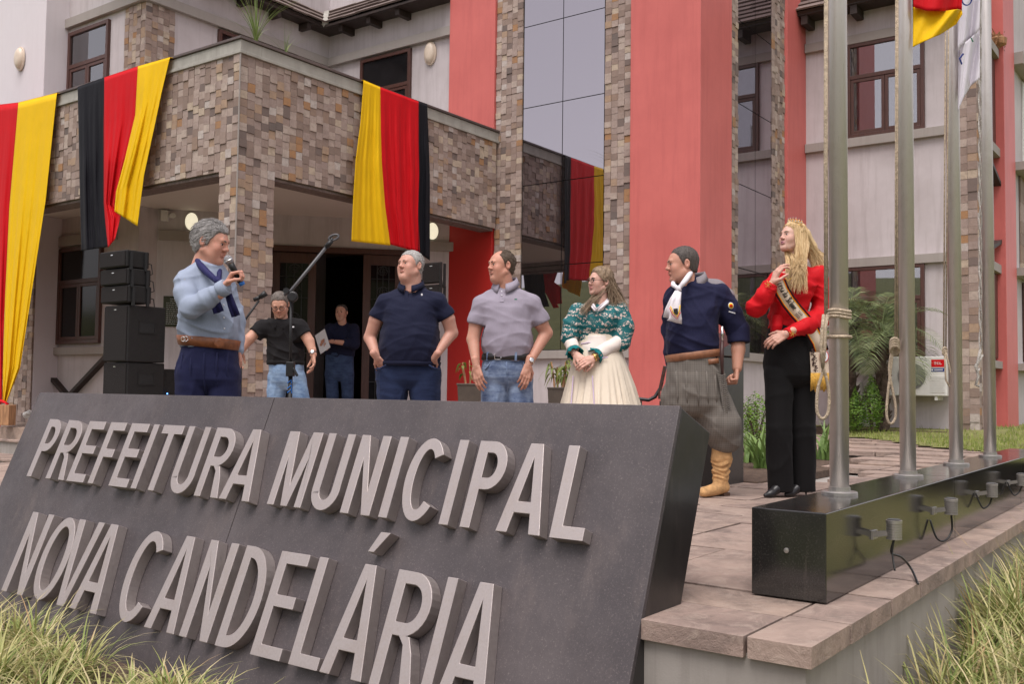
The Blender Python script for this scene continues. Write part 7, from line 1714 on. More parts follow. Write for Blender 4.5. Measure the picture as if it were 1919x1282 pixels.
collar(P, tw, J(1299,513,.035), 'yoke_grey', .080, .055, 1.3, yaw=-.55, flare=1.3)
f = P.field([J(1320,535,.05), J(1358,560,.02)], .10, .008); f.chain([J(1318,537,.05), J(1340,545,.05), J(1358,558,.045)], [.062,.078,.074], .02); P.add('shoulder_yoke', [f.mesh()], 'yoke_grey')
mb = MB(); mb.tube([J(1300,502,.06), J(1293,514,-.07), J(1284,527,-.125), J(1274,539,-.145)], [.014,.018,.018,.014], 10); mb.tube([J(1262,526,.02), J(1262,534,-.08), J(1270,540,-.14)], [.014,.016,.013], 10); mb.tube([J(1270,536,-.155), J(1274,546,-.16)], [.018,.016], 10); P.mb('neckerchief', mb, 'white_cloth')
tail(P, [J(1272,546,-.165), J(1269,562,-.185), J(1266,580,-.20), J(1266,597,-.20), J(1264,604,-.195)], .018, .050, 'white_cloth'); tail(P, [J(1269,546,-.165), J(1261,562,-.185), J(1254,580,-.19), J(1251,596,-.185)], .014, .030, 'white_cloth')
mb = MB(); mb.tube([J(x_,y_,-.225) for x_, y_ in ((1257,574),(1262,586),(1269,594),(1274,582),(1275,572))], .004, 5); P.mb('scarf_stripe_yellow', mb, 'drape_yellow'); mb = MB(); mb.tube([J(x_,y_,-.226) for x_, y_ in ((1255,577),(1261,590),(1269,598),(1276,585))], .0025, 5); P.mb('scarf_stripe_red', mb, 'drape_red'); mb = MB(); mb.obox(J(1267,584,-.225), (1,0,.1), (0,1,0), (-.1,0,1), .014, .002, .02); P.mb('scarf_emblem', mb, 'belt_black', smooth=False)
for nm, m_, r_, dx in (('sleeve_badge_rim','paper',.022,0),('sleeve_badge_field','drape_yellow',.018,-.002),('sleeve_badge_crest','drape_red',.010,-.004)):
    c_ = J(1370,573,-.062+dx); mb = MB(); mb.lathe(c_, [(r_,0),(r_,.004)], 18, (.9,.3,-.2), (.1,0,1), (.3,-.95,0)); P.mb(nm, mb, m_)
mb = MB(); c_ = J(1372,584,-.062)
for k in range(6): mb.obox(c_+np.array((-.018+k*.0075,0,-.002*k)), (1,0,0), (0,1,0), (0,0,1), .0025, .002, .004)
P.mb('sleeve_lettering', mb, 'paper', smooth=False)

# ---------------------------------------------------------------- 8. woman with tiara and sash
P = Person(1485, 6.75, 'blonde woman wearing a tiara, red blouse, sash and black trousers'); J = P.J
secs = [P.sec(616,1441,1516,.12,.125), P.sec(602,1446,1512,.12,.12), P.sec(585,1446,1514,.125,.12), P.sec(560,1448,1522,.14,.12), P.sec(538,1450,1530,.135,.12), P.sec(520,1455,1537,.11,.12), P.sec(508,1463,1530,.085,.105), P.sec(498,1474,1516,.062,.085)]
Sr, Er, Wr = J(1456,523,-.02), J(1418,577,-.12), J(1448,531,-.19); Sl, El, Wl = J(1532,519,.02), J(1543,592,.0), J(1474,626,-.19)
P.add('blouse', [garment(P, secs, [([Sr, J(1436,553,-.08), Er], [.055,.062,.064]), ([Er+np.array((.005,0,-.002)), J(1432,556,-.16), J(1443,541,-.185)], [.062,.060,.042]), ([J(1532,517,.02), J(1542,550,.02), J(1545,588,.0)], [.062,.066,.072]), ([J(1545,590,.0), J(1512,610,-.10), J(1486,621,-.17)], [.074,.070,.042])], wr=(W1, W3, W2), k=.022)], 'shirt_red')
f = P.field([J(1447,600,-.13), J(1468,622,-.13)], .09, .007); f.loft([P.sec(622,1448,1466,.03,.10,-.10), P.sec(610,1447,1468,.04,.10,-.10), P.sec(590,1450,1470,.03,.10,-.08)], 0); f.warp(W2); P.add('blouse_tail', [f.mesh()], 'shirt_red')
for a_, b_ in ((J(1442,543,-.185), J(1448,532,-.19)), (J(1488,620,-.165), J(1474,626,-.19))): P.add('blouse_cuff', [sleeve(P, a_+(a_-b_)*.25, b_, .042, .038, (W2,))], 'shirt_red')
for bx_, by_, o_ in ((1440,533,-.235), (1486,625,-.232)):
    mb = MB()
    for k in range(6): a = k*PI/3; mb.tube([J(bx_,by_,o_), J(bx_+4*math.cos(a),by_+5*math.sin(a),o_), J(bx_+7*math.cos(a+.4),by_+7*math.sin(a+.4),o_+.01)], .0018, 4)
    P.mb('cuff_embroidery', mb, 'gold_thread')
mb = MB(); mb.tube([J(x_,y_,o_) for x_, y_, o_ in ((1472,521,-.13),(1477,527,-.14),(1481,523,-.135),(1490,517,-.11))], .0025, 4)
P.mb('neckline_embroidery', mb, 'gold_thread')
tse = hips([P.sec(604,1447,1511,.11,.115), P.sec(622,1441,1516,.125,.13), P.sec(650,1436,1524,.135,.15), P.sec(680,1434,1528,.14,.155), P.sec(705,1435,1529,.13,.145)])
P.add('trousers', [garment(P, tse, [([J(1460,700,-.02), J(1460,800,-.05), J(1463,918,-.03)], [.098,.088,.086]), ([J(1504,700,.03), J(1504,800,.02), J(1505,916,.03)], [.100,.090,.086])], cuts=[(J(1480,921,0), (0,0,-1))], wr=(folds(.006,14,51,.15,1.0),), k=.006)], 'trouser_black')
mb = MB(); mb.tube([J(1457,640,-.15), J(1458,760,-.15), J(1461,910,-.12)], [.004,.005,.004], 5); 
# pumps with stiletto heels
FEET = []
for ax_, ay_, o_ in ((1470,930,-.05), (1508,926,.02)):
    g = J(ax_, ay_, o_); g[2] = 0; d = np.array((-.85,-.5,0)); d /= np.linalg.norm(d); f = P.field([g, g+d*.15], .16, .006); f.chain([g+np.array((0,0,.095)), g+d*.07+np.array((0,0,.055)), g+d*.125+np.array((0,0,.024)), g+d*.175+np.array((0,0,.016))], [.030,.031,.028,.014], .012); f.cap(g-d*.012+np.array((0,0,.08)), g-d*.016+np.array((0,0,.006)), .014, .006, .008); f.cut((0,0,.002), (0,0,-1)); f.cap(g+np.array((0,0,.13)), g+d*.055+np.array((0,0,.09)), .024, .022, .004, 'sub'); P.add('pump', [f.mesh()], 'shoe_black'); ft, cft = limb(P, [g+np.array((0,0,.16)), g+np.array((0,0,.10)), g+d*.065+np.array((0,0,.066))], [.030,.026,.022], .006, T_FAIR); FEET += [(ft, cft, g)]
def blonde_strands(P, tw, s_, Q, mat, kw):
    rr_ = random.Random(5); st = []
    for k in range(2300):
        a = rr_.uniform(-PI*.98, PI*.98); side = rr_.choice((-1,1)); z0 = rr_.uniform(.04,.128); y0 = rr_.uniform(-.055,.10)
        c_ = np.array((0,.016,.034)); v_ = np.array((side*rr_.uniform(.15,1), (y0-.016)/.10, rr_.uniform(.15,1.0))); v_ /= np.linalg.norm(v_); p0 = c_+v_*np.array((.074,.094,.086))*1.15
        if p0[1] < -.035 and p0[2] < .07: continue
        w0 = tw([p0])[0]; m0 = tw([np.array((side*.092, max(p0[1], -.02)*.8+.012, -.03))])[0]
        # ends: over the front shoulder (image left strand), or down the back (image right)
        if side < 0 and rr_.random() < .35: end = J(rr_.uniform(1473,1482), rr_.uniform(500,545), rr_.uniform(-.14,-.10)); m2 = J(rr_.uniform(1473,1482), 490, -.09)
        elif rr_.random() < .45: end = J(rr_.uniform(1482,1514), rr_.uniform(500,553)-abs(rr_.gauss(0,8)), rr_.uniform(-.17,-.12)); m2 = J(rr_.uniform(1488,1512), 495, -.12)
        else: end = J(rr_.uniform(1520,1548), rr_.uniform(475,506), rr_.uniform(.0,.13)); m2 = J(rr_.uniform(1512,1535), 465, .05)
        pts = []; ctrl = [w0, m0, m2, end]
        for t in np.linspace(0, 1, 12):
            b_ = [(1-t)**3, 3*t*(1-t)**2, 3*t*t*(1-t), t**3]; q = sum(b_[i]*ctrl[i] for i in range(4)); pts.append(q+np.array((.005*math.sin(t*10+k),.005*math.cos(t*9+k*1.7),0))*t)
        st.append(pts)
    P.mb('hair_lengths', ribbons(st, .0024, 3), mat)
    f = P.field([J(1480,440), J(1540,500,.1)], .14, .008); f.chain([J(1503,443,.04), J(1517,465,.06), J(1530,490,.08)], [.066,.050,.028], .03); f.chain([J(1495,446,-.02), J(1499,472,-.055), J(1502,496,-.075)], [.042,.030,.012], .03); P.add('hair_mass', [f.mesh()], mat)
hd, hc, tw, hs_, Q = add_head(P, 1486, 446, 57.5, -66, 9, 0, 0, full=.95, jowl=.05, female=True, tone=(.66,.42,.335), lips=(.33,.13,.21), hairmat='hair_blonde', browmat='hair_lightbrown', neck_r=.047, brow=.75, nose=.88, hair=long_hair(short_hair([(-.13,.10),(-.085,.092),(-.05,.066),(-.03,.03),(-.015,-.01),(.0,-.04),(.03,-.09),(.06,-.12),(.13,-.12)], .012, .014, .002, 120, 8), blonde_strands, 'hair_blonde'))
nk, nc = limb(P, [J(1487,465), J(1490,500,.0)], [.046,.05], tone=(.64,.40,.32)); chst, cch = limb(P, [J(1486,512,-.055), J(1482,524,-.075)], [.038,.025], tone=(.64,.40,.32)); a1, ca1 = limb(P, [J(1440,548,-.18), Wr], [.034,.026], tone=T_FAIR); a2, ca2 = limb(P, [J(1492,620,-.16), Wl], [.034,.026], tone=T_FAIR)
h1, c1 = hand_mesh(Wr, J(1459,507,-.20)-Wr, (.55,.25,-.35), -1, .95, curls=((.35,.7,.5),(.3,.6,.45),(.3,.55,.4),(.35,.5,.4)), thumb_curl=.3, tone=(.62,.37,.29)); h2, c2 = hand_mesh(Wl, J(1451,638,-.18)-Wl, (.15,.75,-.35), -1, .95, curls=((.3,.45,.3),(.35,.5,.3),(.4,.5,.3),(.45,.5,.3)), thumb_curl=.2, tone=(.62,.37,.29))
cn, ccn = limb(P, [J(1440,548,-.18), Er, Sr, J(1490,510), Sl, El, J(1492,620,-.16)], [.03,.03,.03,.04,.03,.03,.03], .009, T_FAIR)
lg, clg = limb(P, [FEET[0][2]+np.array((0,0,.15)), J(1460,800,-.04), J(1466,690,.0), J(1484,640,.01), J(1500,690,.02), J(1504,800,.02), FEET[1][2]+np.array((0,0,.15))], [.028,.05,.06,.07,.06,.05,.028], .012, T_FAIR); tk, ctk = limb(P, [J(1484,640,.01), J(1488,560,.0), J(1490,505,.0)], [.07,.07,.05], .012, T_FAIR)
P.add('body', [hd, nk, chst, a1, a2, h1, h2, cn, lg, tk, FEET[0][0], FEET[1][0]], 'skin', [hc, nc, cch, ca1, ca2, c1, c2, ccn, clg, ctk, FEET[0][1], FEET[1][1]])
# tiara
mb = MB(); N = 26; jew = MB()
def tr_pt(a, z): return tw([np.array((.083*math.sin(a), .005-.075*math.cos(a), (.072+z)))+np.array((0,.028,.012))])[0]
ring_ = [tr_pt(a, .012*math.cos(a)) for a in np.linspace(-1.6, 1.6, N)]; mb.tube(ring_, .0022, 5)
for k in range(9):
    a0 = -1.15+k*.2875; hgt = .040*math.cos(a0*.85)+.008
    for s_2 in (-1,1): mb.tube([tr_pt(a0, .012), tr_pt(a0+s_2*.12, .012+hgt*.55), tr_pt(a0, .012+hgt)], .0017, 4)
    jew.lathe(tr_pt(a0, .012+hgt*.55), [(.001,-.005),(.0045,0),(.001,.005)], 6); jew.lathe(tr_pt(a0, .014+hgt), [(.001,-.004),(.0035,0),(.001,.004)], 6)
P.mb('tiara', mb, 'gold'); P.mb('tiara_stones', jew, 'silver')
mb = MB(); mb.lathe(J(1477,500,-.06), [(.002,-.006),(.006,0),(.002,.006)], 8); P.mb('earring', mb, 'gold')
# sash: from the raised wrist side across to the hip, with lettering, rosette and fringe
cl_ = [J(1459,528,-.165), J(1466,545,-.175), J(1478,565,-.165), J(1492,583,-.155), J(1507,600,-.15), J(1522,620,-.14), J(1534,640,-.13), J(1540,660,-.12)]
def sash_strip(o0, o1, mat, name, lift=0.0, parent=None):
    mb = MB(); n_ = len(cl_); L_ = []
    for i in range(n_):
        t = cl_[min(i+1,n_-1)]-cl_[max(i-1,0)]; t /= np.linalg.norm(t); x_ = np.cross(t, (0,-1,0)); x_ /= np.linalg.norm(x_); mb.v += [tuple(cl_[i]+x_*o0+np.array((0,-lift,0))), tuple(cl_[i]+x_*o1+np.array((0,-lift,0)))]
        if i: mb.f.append((2*i-2, 2*i, 2*i+1, 2*i-1))
    o = P.mb(name, mb, mat, parent); sm = o.modifiers.new('solid','SOLIDIFY'); sm.thickness = .002; return o
sh0 = sash_strip(-.036, .036, 'sash_ivory', 'sash')
for s_2 in (-1,1):
    sash_strip(s_2*.033, s_2*.037, 'drape_yellow', 'sash_gold_edge', .002, sh0); sash_strip(s_2*.037, s_2*.041, 'drape_red', 'sash_red_edge', .002, sh0); sash_strip(s_2*.041, s_2*.052, 'trouser_black', 'sash_black_edge', .001, sh0)
# blackletter-like lettering: broken strokes along the sash ("Princesa da Schmier..." as far as it shows)
mb = MB()
def sash_pt(s_2, y2):
    seg = [np.linalg.norm(cl_[i+1]-cl_[i]) for i in range(len(cl_)-1)]; i = 0
    while i < len(seg)-1 and s_2 > seg[i]: s_2 -= seg[i]; i += 1
    t = (cl_[i+1]-cl_[i])/seg[i]; x_ = np.cross(t, (0,-1,0)); x_ /= np.linalg.norm(x_); return cl_[i]+t*s_2-x_*y2+np.array((0,-.0045,0))
GL = {'c':[[(.7,.85),(.2,.85),(.2,.15),(.7,.15)]],'e':[[(.2,.5),(.7,.62),(.65,.85),(.2,.85),(.2,.15),(.7,.15)]],'s':[[(.7,.85),(.2,.8),(.25,.55),(.7,.45),(.7,.15),(.15,.12)]],'a':[[(.2,.85),(.7,.85),(.7,.1)],[(.7,.5),(.2,.45),(.2,.12),(.7,.2)]],'d':[[(.3,1.3),(.75,.8),(.7,.15),(.2,.12),(.2,.75),(.7,.8)]],'S':[[(.8,1.25),(.3,1.35),(.15,1.0),(.8,.6),(.8,.15),(.1,.1)],[(.5,1.3),(.5,.1)]],'h':[[(.2,1.4),(.2,.1)],[(.2,.75),(.7,.8),(.7,-.1)]],'m':[[(.1,.9),(.15,.1)],[(.15,.75),(.45,.85),(.45,.1)],[(.45,.75),(.8,.85),(.8,.1)]],'w':[[(.1,.9),(.15,.15),(.45,.15),(.45,.85)],[(.45,.15),(.8,.2),(.8,.9)]],'n':[[(.15,.9),(.2,.1)],[(.2,.75),(.7,.85),(.7,.1)]],'r':[[(.2,.9),(.2,.1)],[(.2,.7),(.65,.85)]],'i':[[(.4,.85),(.4,.1)],[(.4,1.1),(.45,1.15)]],' ':[]}
sp_ = .010
for ch in 'cesa da Schwe':
    wch = (.020 if ch in 'Smw' else .0165)*(1.25 if ch == 'S' else 1)
    for st in GL[ch]: mb.tube([sash_pt(sp_+wch*x_, (y_-.45)*.034) for x_, y_ in st], .0026, 4)
    sp_ += wch*(.6 if ch == ' ' else 1.0)
P.mb('sash_lettering', mb, 'belt_black', sh0)
mb = MB(); sp_ = .245
for row, txt in ((.012, 4), (-.014, 4)):
    for k in range(txt): s0_ = sp_+k*.010; mb.tube([sash_pt(s0_+.001, row-.008), sash_pt(s0_+.006, row-.006), sash_pt(s0_+.006, row+.006), sash_pt(s0_+.001, row+.008)], .0016, 4)
P.mb('sash_year', mb, 'belt_black', sh0)
# hanging ends with fringe, dark floral border and rosette
for x0_, x1_, m_ in ((1518,1534,'sash_ivory'), (1534,1552,'sash_ivory')):
    mb = MB(); mb.prism([[(0,0),(1,0),(1,1),(0,1)]], lambda x, y: J(x0_+(x1_-x0_)*x+(1-y)*2, 700-40*y, -.125-.01*x), (0,-1,0), .003); P.mb('sash_end', mb, m_, smooth=False)
    mb = MB()
    for k in range(11): xx_ = x0_+(x1_-x0_)*(k+.5)/11+2; mb.tube([J(xx_,699,-.128-.01*k/11), J(xx_+rnd.uniform(-.7,.7),716,-.128), J(xx_+rnd.uniform(-1,1),733+rnd.uniform(-3,2),-.126)], [.0032,.0036,.003], 4)
    P.mb('sash_fringe', mb, 'fringe_gold')
mb = MB(); nr = random.Random(8)
for k in range(46): t = k/46; x_ = 1523+8*t+nr.uniform(-3,3); y_ = 656+42*t; mb.tube([J(x_,y_,-.134), J(x_+nr.uniform(-4,4),y_+nr.uniform(-3,3),-.136)], .003, 4)
P.mb('sash_floral_border', mb, 'leather_dark')
for nm, m_, rx_, rz_, o_ in (('rosette_rim','drape_red',.030,.040,-.140),('rosette','paper',.026,.035,-.143)):
    mb = MB(); c_ = J(1545,668,o_); n_ = 24; mb.v = [tuple(c_+np.array((rx_*math.cos(2*PI*k/n_), dd, rz_*math.sin(2*PI*k/n_)))) for dd in (0,-.003) for k in range(n_)]; mb.f = [tuple(range(n_))[::-1], tuple(range(n_, 2*n_))]+[(k, (k+1) % n_, n_+(k+1) % n_, n_+k) for k in range(n_)]; P.mb(nm, mb, m_, smooth=False)
for nm, m_, dx, dz, r_ in (('rosette_crest','flag_green',0,.006,.010),('rosette_crest','drape_yellow',.004,-.008,.008),('rosette_crest','drape_red',-.006,-.004,.007)):
    mb = MB(); mb.lathe(J(1545,668,-.1465)+np.array((dx,0,dz)), [(r_,0),(r_*.8,.002)], 10, (1,0,0), (0,0,1), (0,-1,0)); P.mb(nm, mb, m_)
# ================================================================== SOUND GEAR, POTS, BENCH
def W(x, y, dep): return at_d(x, y, dep)
# loudspeaker stack under the balcony: two bass boxes and three slim array boxes; the column of faces points along -X
D_S = 9.35
c0 = at_d(232, 735, 10.2); sx0, sy0 = c0[0], c0[1]
VA, VB = 10.02, 10.0
def gear_box(name, label, xl, xm, xr, yt, yb, dep, kind, group):
    """box with its grille face towards -X; pixel columns: left edge, front/right edge, far right edge"""
    f0 = at_d(xm, yb, dep); u0 = f0[0]; v0_ = f0[1]; v1 = on_u(xl, yb, u0)[1]; u1 = on_v(xr, yb, v0_)[0]; z0 = f0[2]; z1 = on_u(xm, yt, u0)[2]
    e = empty(name, ((u0+u1)/2, (v0_+v1)/2, z0), label, 'loudspeaker', group)
    build('cabinet', MB().box(u0+.012, u1, v0_, v1, z0, z1), 'speaker_box', e, bevel=.012)
    build('grille', MB().box(u0, u0+.0115, v0_+.012, v1-.012, z0+.012, z1-.012), 'speaker_grille', e, bevel=.004)
    build('badge', MB().box(u0-.003, u0-.0005, (v0_+v1)/2-.02, (v0_+v1)/2+.02, z1-.05, z1-.04), 'silver', e)
    if kind == 'sub':
        ym = u0+(u1-u0)*.52; zm = z0+(z1-z0)*.62
        for (a0, a1, b0, b1) in ((-.10,.10,.05,.065), (-.10,.10,-.065,-.05), (-.10,-.085,-.05,.05), (.085,.10,-.05,.05)): build('handle_rim', MB().box(ym+a0, ym+a1, v0_-.006, v0_-.0005, zm+b0, zm+b1), 'speaker_box', e)
        build('handle_cup', MB().box(ym-.085, ym+.085, v0_-.003, v0_-.0008, zm-.05, zm+.05), 'metal_black', e)
    else:
        for xx_ in (u0+.06, u1-.05): build('rigging_bar', MB().box(xx_-.015, xx_+.015, v0_-.02, v0_-.001, z0-.03, z1-.02), 'metal_black', e)
        mb = MB(); p = np.array((u1, v0_+.1, z0+.08)); mb.tube([p, p+np.array((.08,-.02,-.02)), p+np.array((.09,-.03,-.12)), p+np.array((.0,0,-.16))], .006, 6); build('cable', mb, 'cable', e, smooth=True)
    return (u0, u1, v0_, v1, z0, z1)
gear_box('bass_speaker', 'wide black bass box at the bottom of the loudspeaker stack', 191, 235, 307, 679, 760, 10.1, 'sub', 'loudspeaker stack')
gear_box('bass_speaker', 'taller black bass box with a chamfered back, in the middle of the stack', 192, 236, 309, 571, 678, 10.1, 'sub', 'loudspeaker stack')
gear_box('array_speaker', 'slim black array box sitting directly on the bass boxes', 188, 239, 284, 533, 566, 10.1, 'arr', 'loudspeaker stack')
gear_box('array_speaker', 'slim black array box between two others', 187, 237, 283, 501, 532, 10.1, 'arr', 'loudspeaker stack')
gear_box('array_speaker', 'slim black array box at the top of the stack', 185, 235, 280, 467, 499, 10.1, 'arr', 'loudspeaker stack')
# the bottom box stands on a plinth board reaching the porch floor
p = at_d(235, 760, 10.1); bb = empty('equipment_riser', (p[0]+.3, p[1]+.3, .15), 'low black riser under the loudspeaker stack', 'riser')
build('deck', MB().box(p[0]-.02, p[0]+.75, p[1]-.02, p[1]+.55, .15, p[2]-.002), 'speaker_box', bb)
# amplifier case with blue light behind the speaker
q = at_d(318, 720, 10.6); am = empty('amplifier_rack', (q[0], q[1], .15), 'black amplifier rack with a tiny blue light behind the man in light blue', 'amplifier')
build('case', MB().box(q[0]-.1, q[0]+.4, q[1]-.02, q[1]+.30, .15, at_d(318, 692, 10.6)[2]), 'speaker_box', am, bevel=.01)
l_ = at_d(314, 738, 10.5); mb = MB(); mb.lathe(l_, [(.006,-.006),(.006,.006)], 8); build('indicator_light', mb, 'led_blue', am)
# second loudspeaker pair behind the man in the navy polo
for yt, yb, lb in ((490, 530, 'black array box behind the man in the navy polo, upper one'), (532, 566, 'black array box behind the man in the navy polo, lower one')): gear_box('array_speaker', lb, 790, 826, 830, yt, yb, 11.6, 'arr', 'loudspeakers behind the navy polo')
p = at_d(826, 566, 11.6); ss = empty('speaker_stand', (p[0]+.05, p[1]+.12, .0), 'black pole stand carrying the loudspeakers behind the man in the navy polo', 'stand')
c = np.array((p[0]+.05, p[1]+.12, 0)); mb = MB(); mb.tube([c+np.array((0,0,.15)), np.array((c[0], c[1], p[2]))], .02, 10); build('pole', mb, 'metal_black', ss)
for k in range(3): a = k*2*PI/3; mb = MB(); mb.tube([c+np.array((0,0,.6)), c+np.array((.45*math.cos(a), .45*math.sin(a), .16))], .012, 6); build('leg', mb, 'metal_black', ss)
# boom microphone stand beside the technician
D_M = 7.4; st = empty('microphone_stand', (*at_d(545, 735, D_M)[:2], 0), 'tall boom microphone stand with an empty clip in front of the man in black', 'stand')
base = at_d(545, 735, D_M).copy(); base[2] = 0
mb = MB(); mb.tube([base+np.array((0,0,.1)), at_d(545, 700, D_M)], .017, 10); build('lower_tube', mb, 'metal_black', st, smooth=True)
mb = MB(); mb.tube([at_d(545, 705, D_M), at_d(546, 555, D_M)], .0105, 10); build('upper_tube', mb, 'metal_black', st, smooth=True)
mb = MB(); mb.obox(at_d(545, 692, D_M-.01), RT, FW, (0,0,1), .03, .03, .055); mb.tube([at_d(550, 690, D_M-.04), at_d(558, 705, D_M-.05)], .012, 6); build('clutch', mb, 'metal_black', st, bevel=.006)
basic('boom_grey', (.07,.07,.075), .4, .15); mb = MB(); mb.tube([at_d(533, 553, D_M), at_d(545, 546, D_M), at_d(612, 463, D_M)], .0125, 10); build('boom_arm', mb, 'boom_grey', st, smooth=True)
mb = MB(); mb.tube([at_d(612, 463, D_M), at_d(622, 451, D_M)], [.020,.018], 10); mb.tube([at_d(618, 456, D_M), at_d(624, 446, D_M)], .012, 8); build('boom_sleeve', mb, 'metal_black', st, smooth=True)
mb = MB(); cc = at_d(549, 556, D_M-.03); mb.lathe(cc, [(.034,-.014),(.040,-.008),(.040,.010),(.030,.016)], 18, RT, (0,0,1), -FW); build('boom_joint', mb, 'metal_black', st); mb = MB(); mb.lathe(at_d(537, 545, D_M-.03), [(.014,-.02),(.022,-.01),(.022,.016)], 12, RT, (0,0,1), -FW); build('tension_knob', mb, 'metal_black', st)
mb = MB(); k0 = at_d(626, 445, D_M); ring = [k0+RT*.030*math.cos(a)*1.2+np.array((0,0,.020*math.sin(a)+.010*math.cos(a))) for a in np.linspace(0, 2*PI, 20)]; mb.tube(ring, .009, 8); build('microphone_clip', mb, 'boom_grey', st, smooth=True)
for k in range(3):
    a = k*2*PI/3+.4; mb = MB(); mb.tube([base+np.array((0,0,.14)), base+np.array((.34*math.cos(a), .34*math.sin(a), .012))], .010, 7); build('leg', mb, 'metal_black', st)
mb = MB(); c = at_d(543, 728, D_M-.02); 
for k, (xx_, yy_) in enumerate(((-4,-8),(-4,2),(-4,10))): mb.tube([at_d(543+xx_, 724+yy_+2, D_M-.022), at_d(543+4, 724+yy_-4, D_M-.022), at_d(543+4, 724+yy_+3, D_M-.022)], .004, 4)
build('blue_lettering', mb, 'mic_blue', st)
# short stand with a microphone, left of it
D_N = 7.0; s2 = empty('microphone_stand', (*at_d(452, 735, D_N)[:2], 0), 'small microphone stand with a black microphone in front of the stone column', 'stand')
b2 = at_d(452, 735, D_N).copy(); b2[2] = 0
mb = MB(); mb.tube([b2+np.array((0,0,.05)), at_d(453, 610, D_N)], .010, 8); build('upright', mb, 'metal_black', s2, smooth=True)
mb = MB(); mb.tube([at_d(450, 622, D_N), at_d(455, 606, D_N), at_d(486, 563, D_N)], .008, 8); build('boom_arm', mb, 'metal_black', s2, smooth=True); mb = MB(); mb.lathe(at_d(454, 608, D_N-.02), [(.014,-.012),(.020,0),(.014,.012)], 10, RT, (0,0,1), FW); build('joint', mb, 'metal_black', s2)
mb = MB(); mb.tube([at_d(476, 562, D_N), at_d(488, 557, D_N)], .014, 8); mb.tube([at_d(488, 557, D_N), at_d(499, 549, D_N)], [.018,.022], 10); build('microphone', mb, 'metal_black', s2, smooth=True)
mb = MB(); mb.lathe(b2, [(.13,0),(.13,.012),(.02,.03),(.015,.05)], 22); build('round_base', mb, 'metal_black', s2)
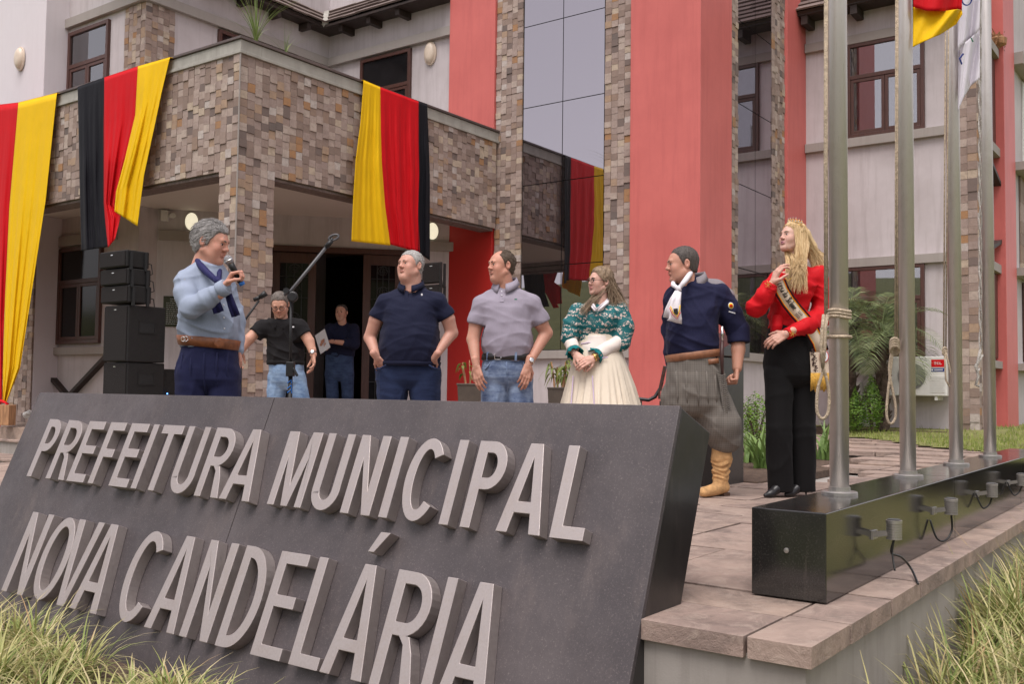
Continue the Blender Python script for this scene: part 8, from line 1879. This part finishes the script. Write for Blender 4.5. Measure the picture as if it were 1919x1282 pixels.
# potted plants by the tower
def pot(xl, xr, yrim, dep, label, seed, kind, zf):
    c = at_d((xl+xr)/2, yrim, dep); r_ = (xr-xl)/2*dep/F_PX; zt = c[2]; e = empty('plant_pot', (c[0], c[1], zf), label, 'plant pot', 'pots by the tower'); b = np.array((c[0], c[1], zf))
    hh = zt-zf; n_ = 4; mb = MB()
    prof = [(.66,0),(1.0,.97),(1.06,.975),(1.06,1.0),(.96,1.0),(.94,.93)]
    for i, (q_, h_) in enumerate(prof):
        for k in range(4): a = PI/4+k*PI/2+math.atan2(RT[1],RT[0])*0+.5; mb.v.append(tuple(b+np.array((math.cos(a)*r_*q_*1.25, math.sin(a)*r_*q_*1.25, hh*h_))))
    for i in range(len(prof)-1):
        for k in range(4): a = i*4+k; b2_ = i*4+(k+1) % 4; mb.f.append((a, b2_, b2_+4, a+4))
    mb.f.append((0,3,2,1)); build('pot_body', mb, 'pot', e, bevel=.006)
    mb = MB(); mb.lathe(b+np.array((0,0,hh*.92)), [(r_*.85,0),(r_*.85,.01)], 16); build('pot_soil', mb, 'soil', e)
    sr = random.Random(seed); top = b+np.array((0,0,hh*.92))
    for k in range(5 if kind == 'canes' else 3):
        a = sr.uniform(0, 2*PI); h = sr.uniform(.20,.34) if kind == 'canes' else sr.uniform(.12,.38); p0 = top+np.array((math.cos(a)*r_*.4, math.sin(a)*r_*.4, 0)); p1 = p0+np.array((math.cos(a)*.06, math.sin(a)*.06, h)); mb = MB(); mb.tube([p0, (p0+p1)/2+np.array((.01,0,0)), p1], [.011,.010,.007], 7); build('stem', mb, 'stump', e)
        for j in range(11 if kind == 'canes' else 3):
            a2 = sr.uniform(0, 2*PI); L = sr.uniform(.09,.17) if kind == 'canes' else sr.uniform(.06,.12); t = sr.uniform(.55,1) ; q0 = p0*(1-t)+p1*t; sd_ = np.array((-math.sin(a2), math.cos(a2), 0)); vs_ = []; fs_ = []; el = sr.uniform(.2,1.1)
            for i in range(6):
                t2 = i/5; ang = el-1.5*t2*t2; q_ = q0+np.array((math.cos(a2)*L*t2, math.sin(a2)*L*t2, L*t2*math.sin(ang))); w2 = (.014 if kind == 'canes' else .022)*math.sin(PI*(.08+.9*t2)); vs_ += [q_-sd_*w2, q_+sd_*w2]
                if i: fs_.append((2*i-2, 2*i-1, 2*i+1, 2*i))
            mb = MB(); mb.add(vs_, fs_); link('leaf', mb.mesh('leaf', True), 'leaf_pot', e, recalc=False)
pot(858, 908, 719, 11.6, 'square brown pot with a few bare red stems beside the deep red pillar', 1, 'stems', .0)
pot(1026, 1066, 726, 10.3, 'square dark pot with a leafy cane plant under the mirror glass', 2, 'canes', .0)
# cast-iron bench, mostly hidden: curved arm and slatted back
D_B = 8.6; bn = empty('garden_bench', (*at_d(1232, 735, D_B)[:2], 0), 'dark cast iron bench with curled armrest in front of the red pillar', 'bench')
def bp(x, y, o=0): return at_d(x, y, D_B+o)
for o_ in (0, 1.15):
    mb = MB(); mb.tube([bp(1192,752,o_), bp(1200,748,o_), bp(1216,750,o_), bp(1228,744,o_), bp(1238,728,o_), bp(1243,705,o_), bp(1247,686,o_)], .016, 8); mb.tube([bp(1192,752,o_), bp(1189,758,o_), bp(1195,762,o_), bp(1199,757,o_)], .013, 7); build('arm_frame', mb, 'iron_grille', bn, smooth=True)
    for x_ in (1200, 1240): q = bp(x_, 752, o_); mb = MB(); mb.tube([q, np.array((q[0], q[1], .0))], .018, 8); build('leg', mb, 'iron_grille', bn)
for k in range(4): mb = MB(); mb.beam(bp(1236+3.0*k, 740-15*k, -.02), bp(1236+3.0*k, 740-15*k, 1.17), .02, .075); build('back_slat', mb, 'window_wood', bn)
for k in range(4): a = bp(1204+9*k, 777, -.02); b = bp(1204+9*k, 777, 1.17); a[2] = b[2] = .43; mb = MB(); mb.beam(a, b, .08, .025); build('seat_slat', mb, 'window_wood', bn)
# amber light deep in the hall
l_ = P0+DD*2.25-DN*3.5+np.array((0,0,2.35)); hl = empty('hall_light', l_, 'tiny amber light glowing deep inside the dark hall', 'light'); mb = MB(); mb.lathe(l_, [(.012,-.012),(.014,0),(.012,.012)], 8); build('bulb', mb, 'led_amber', hl)
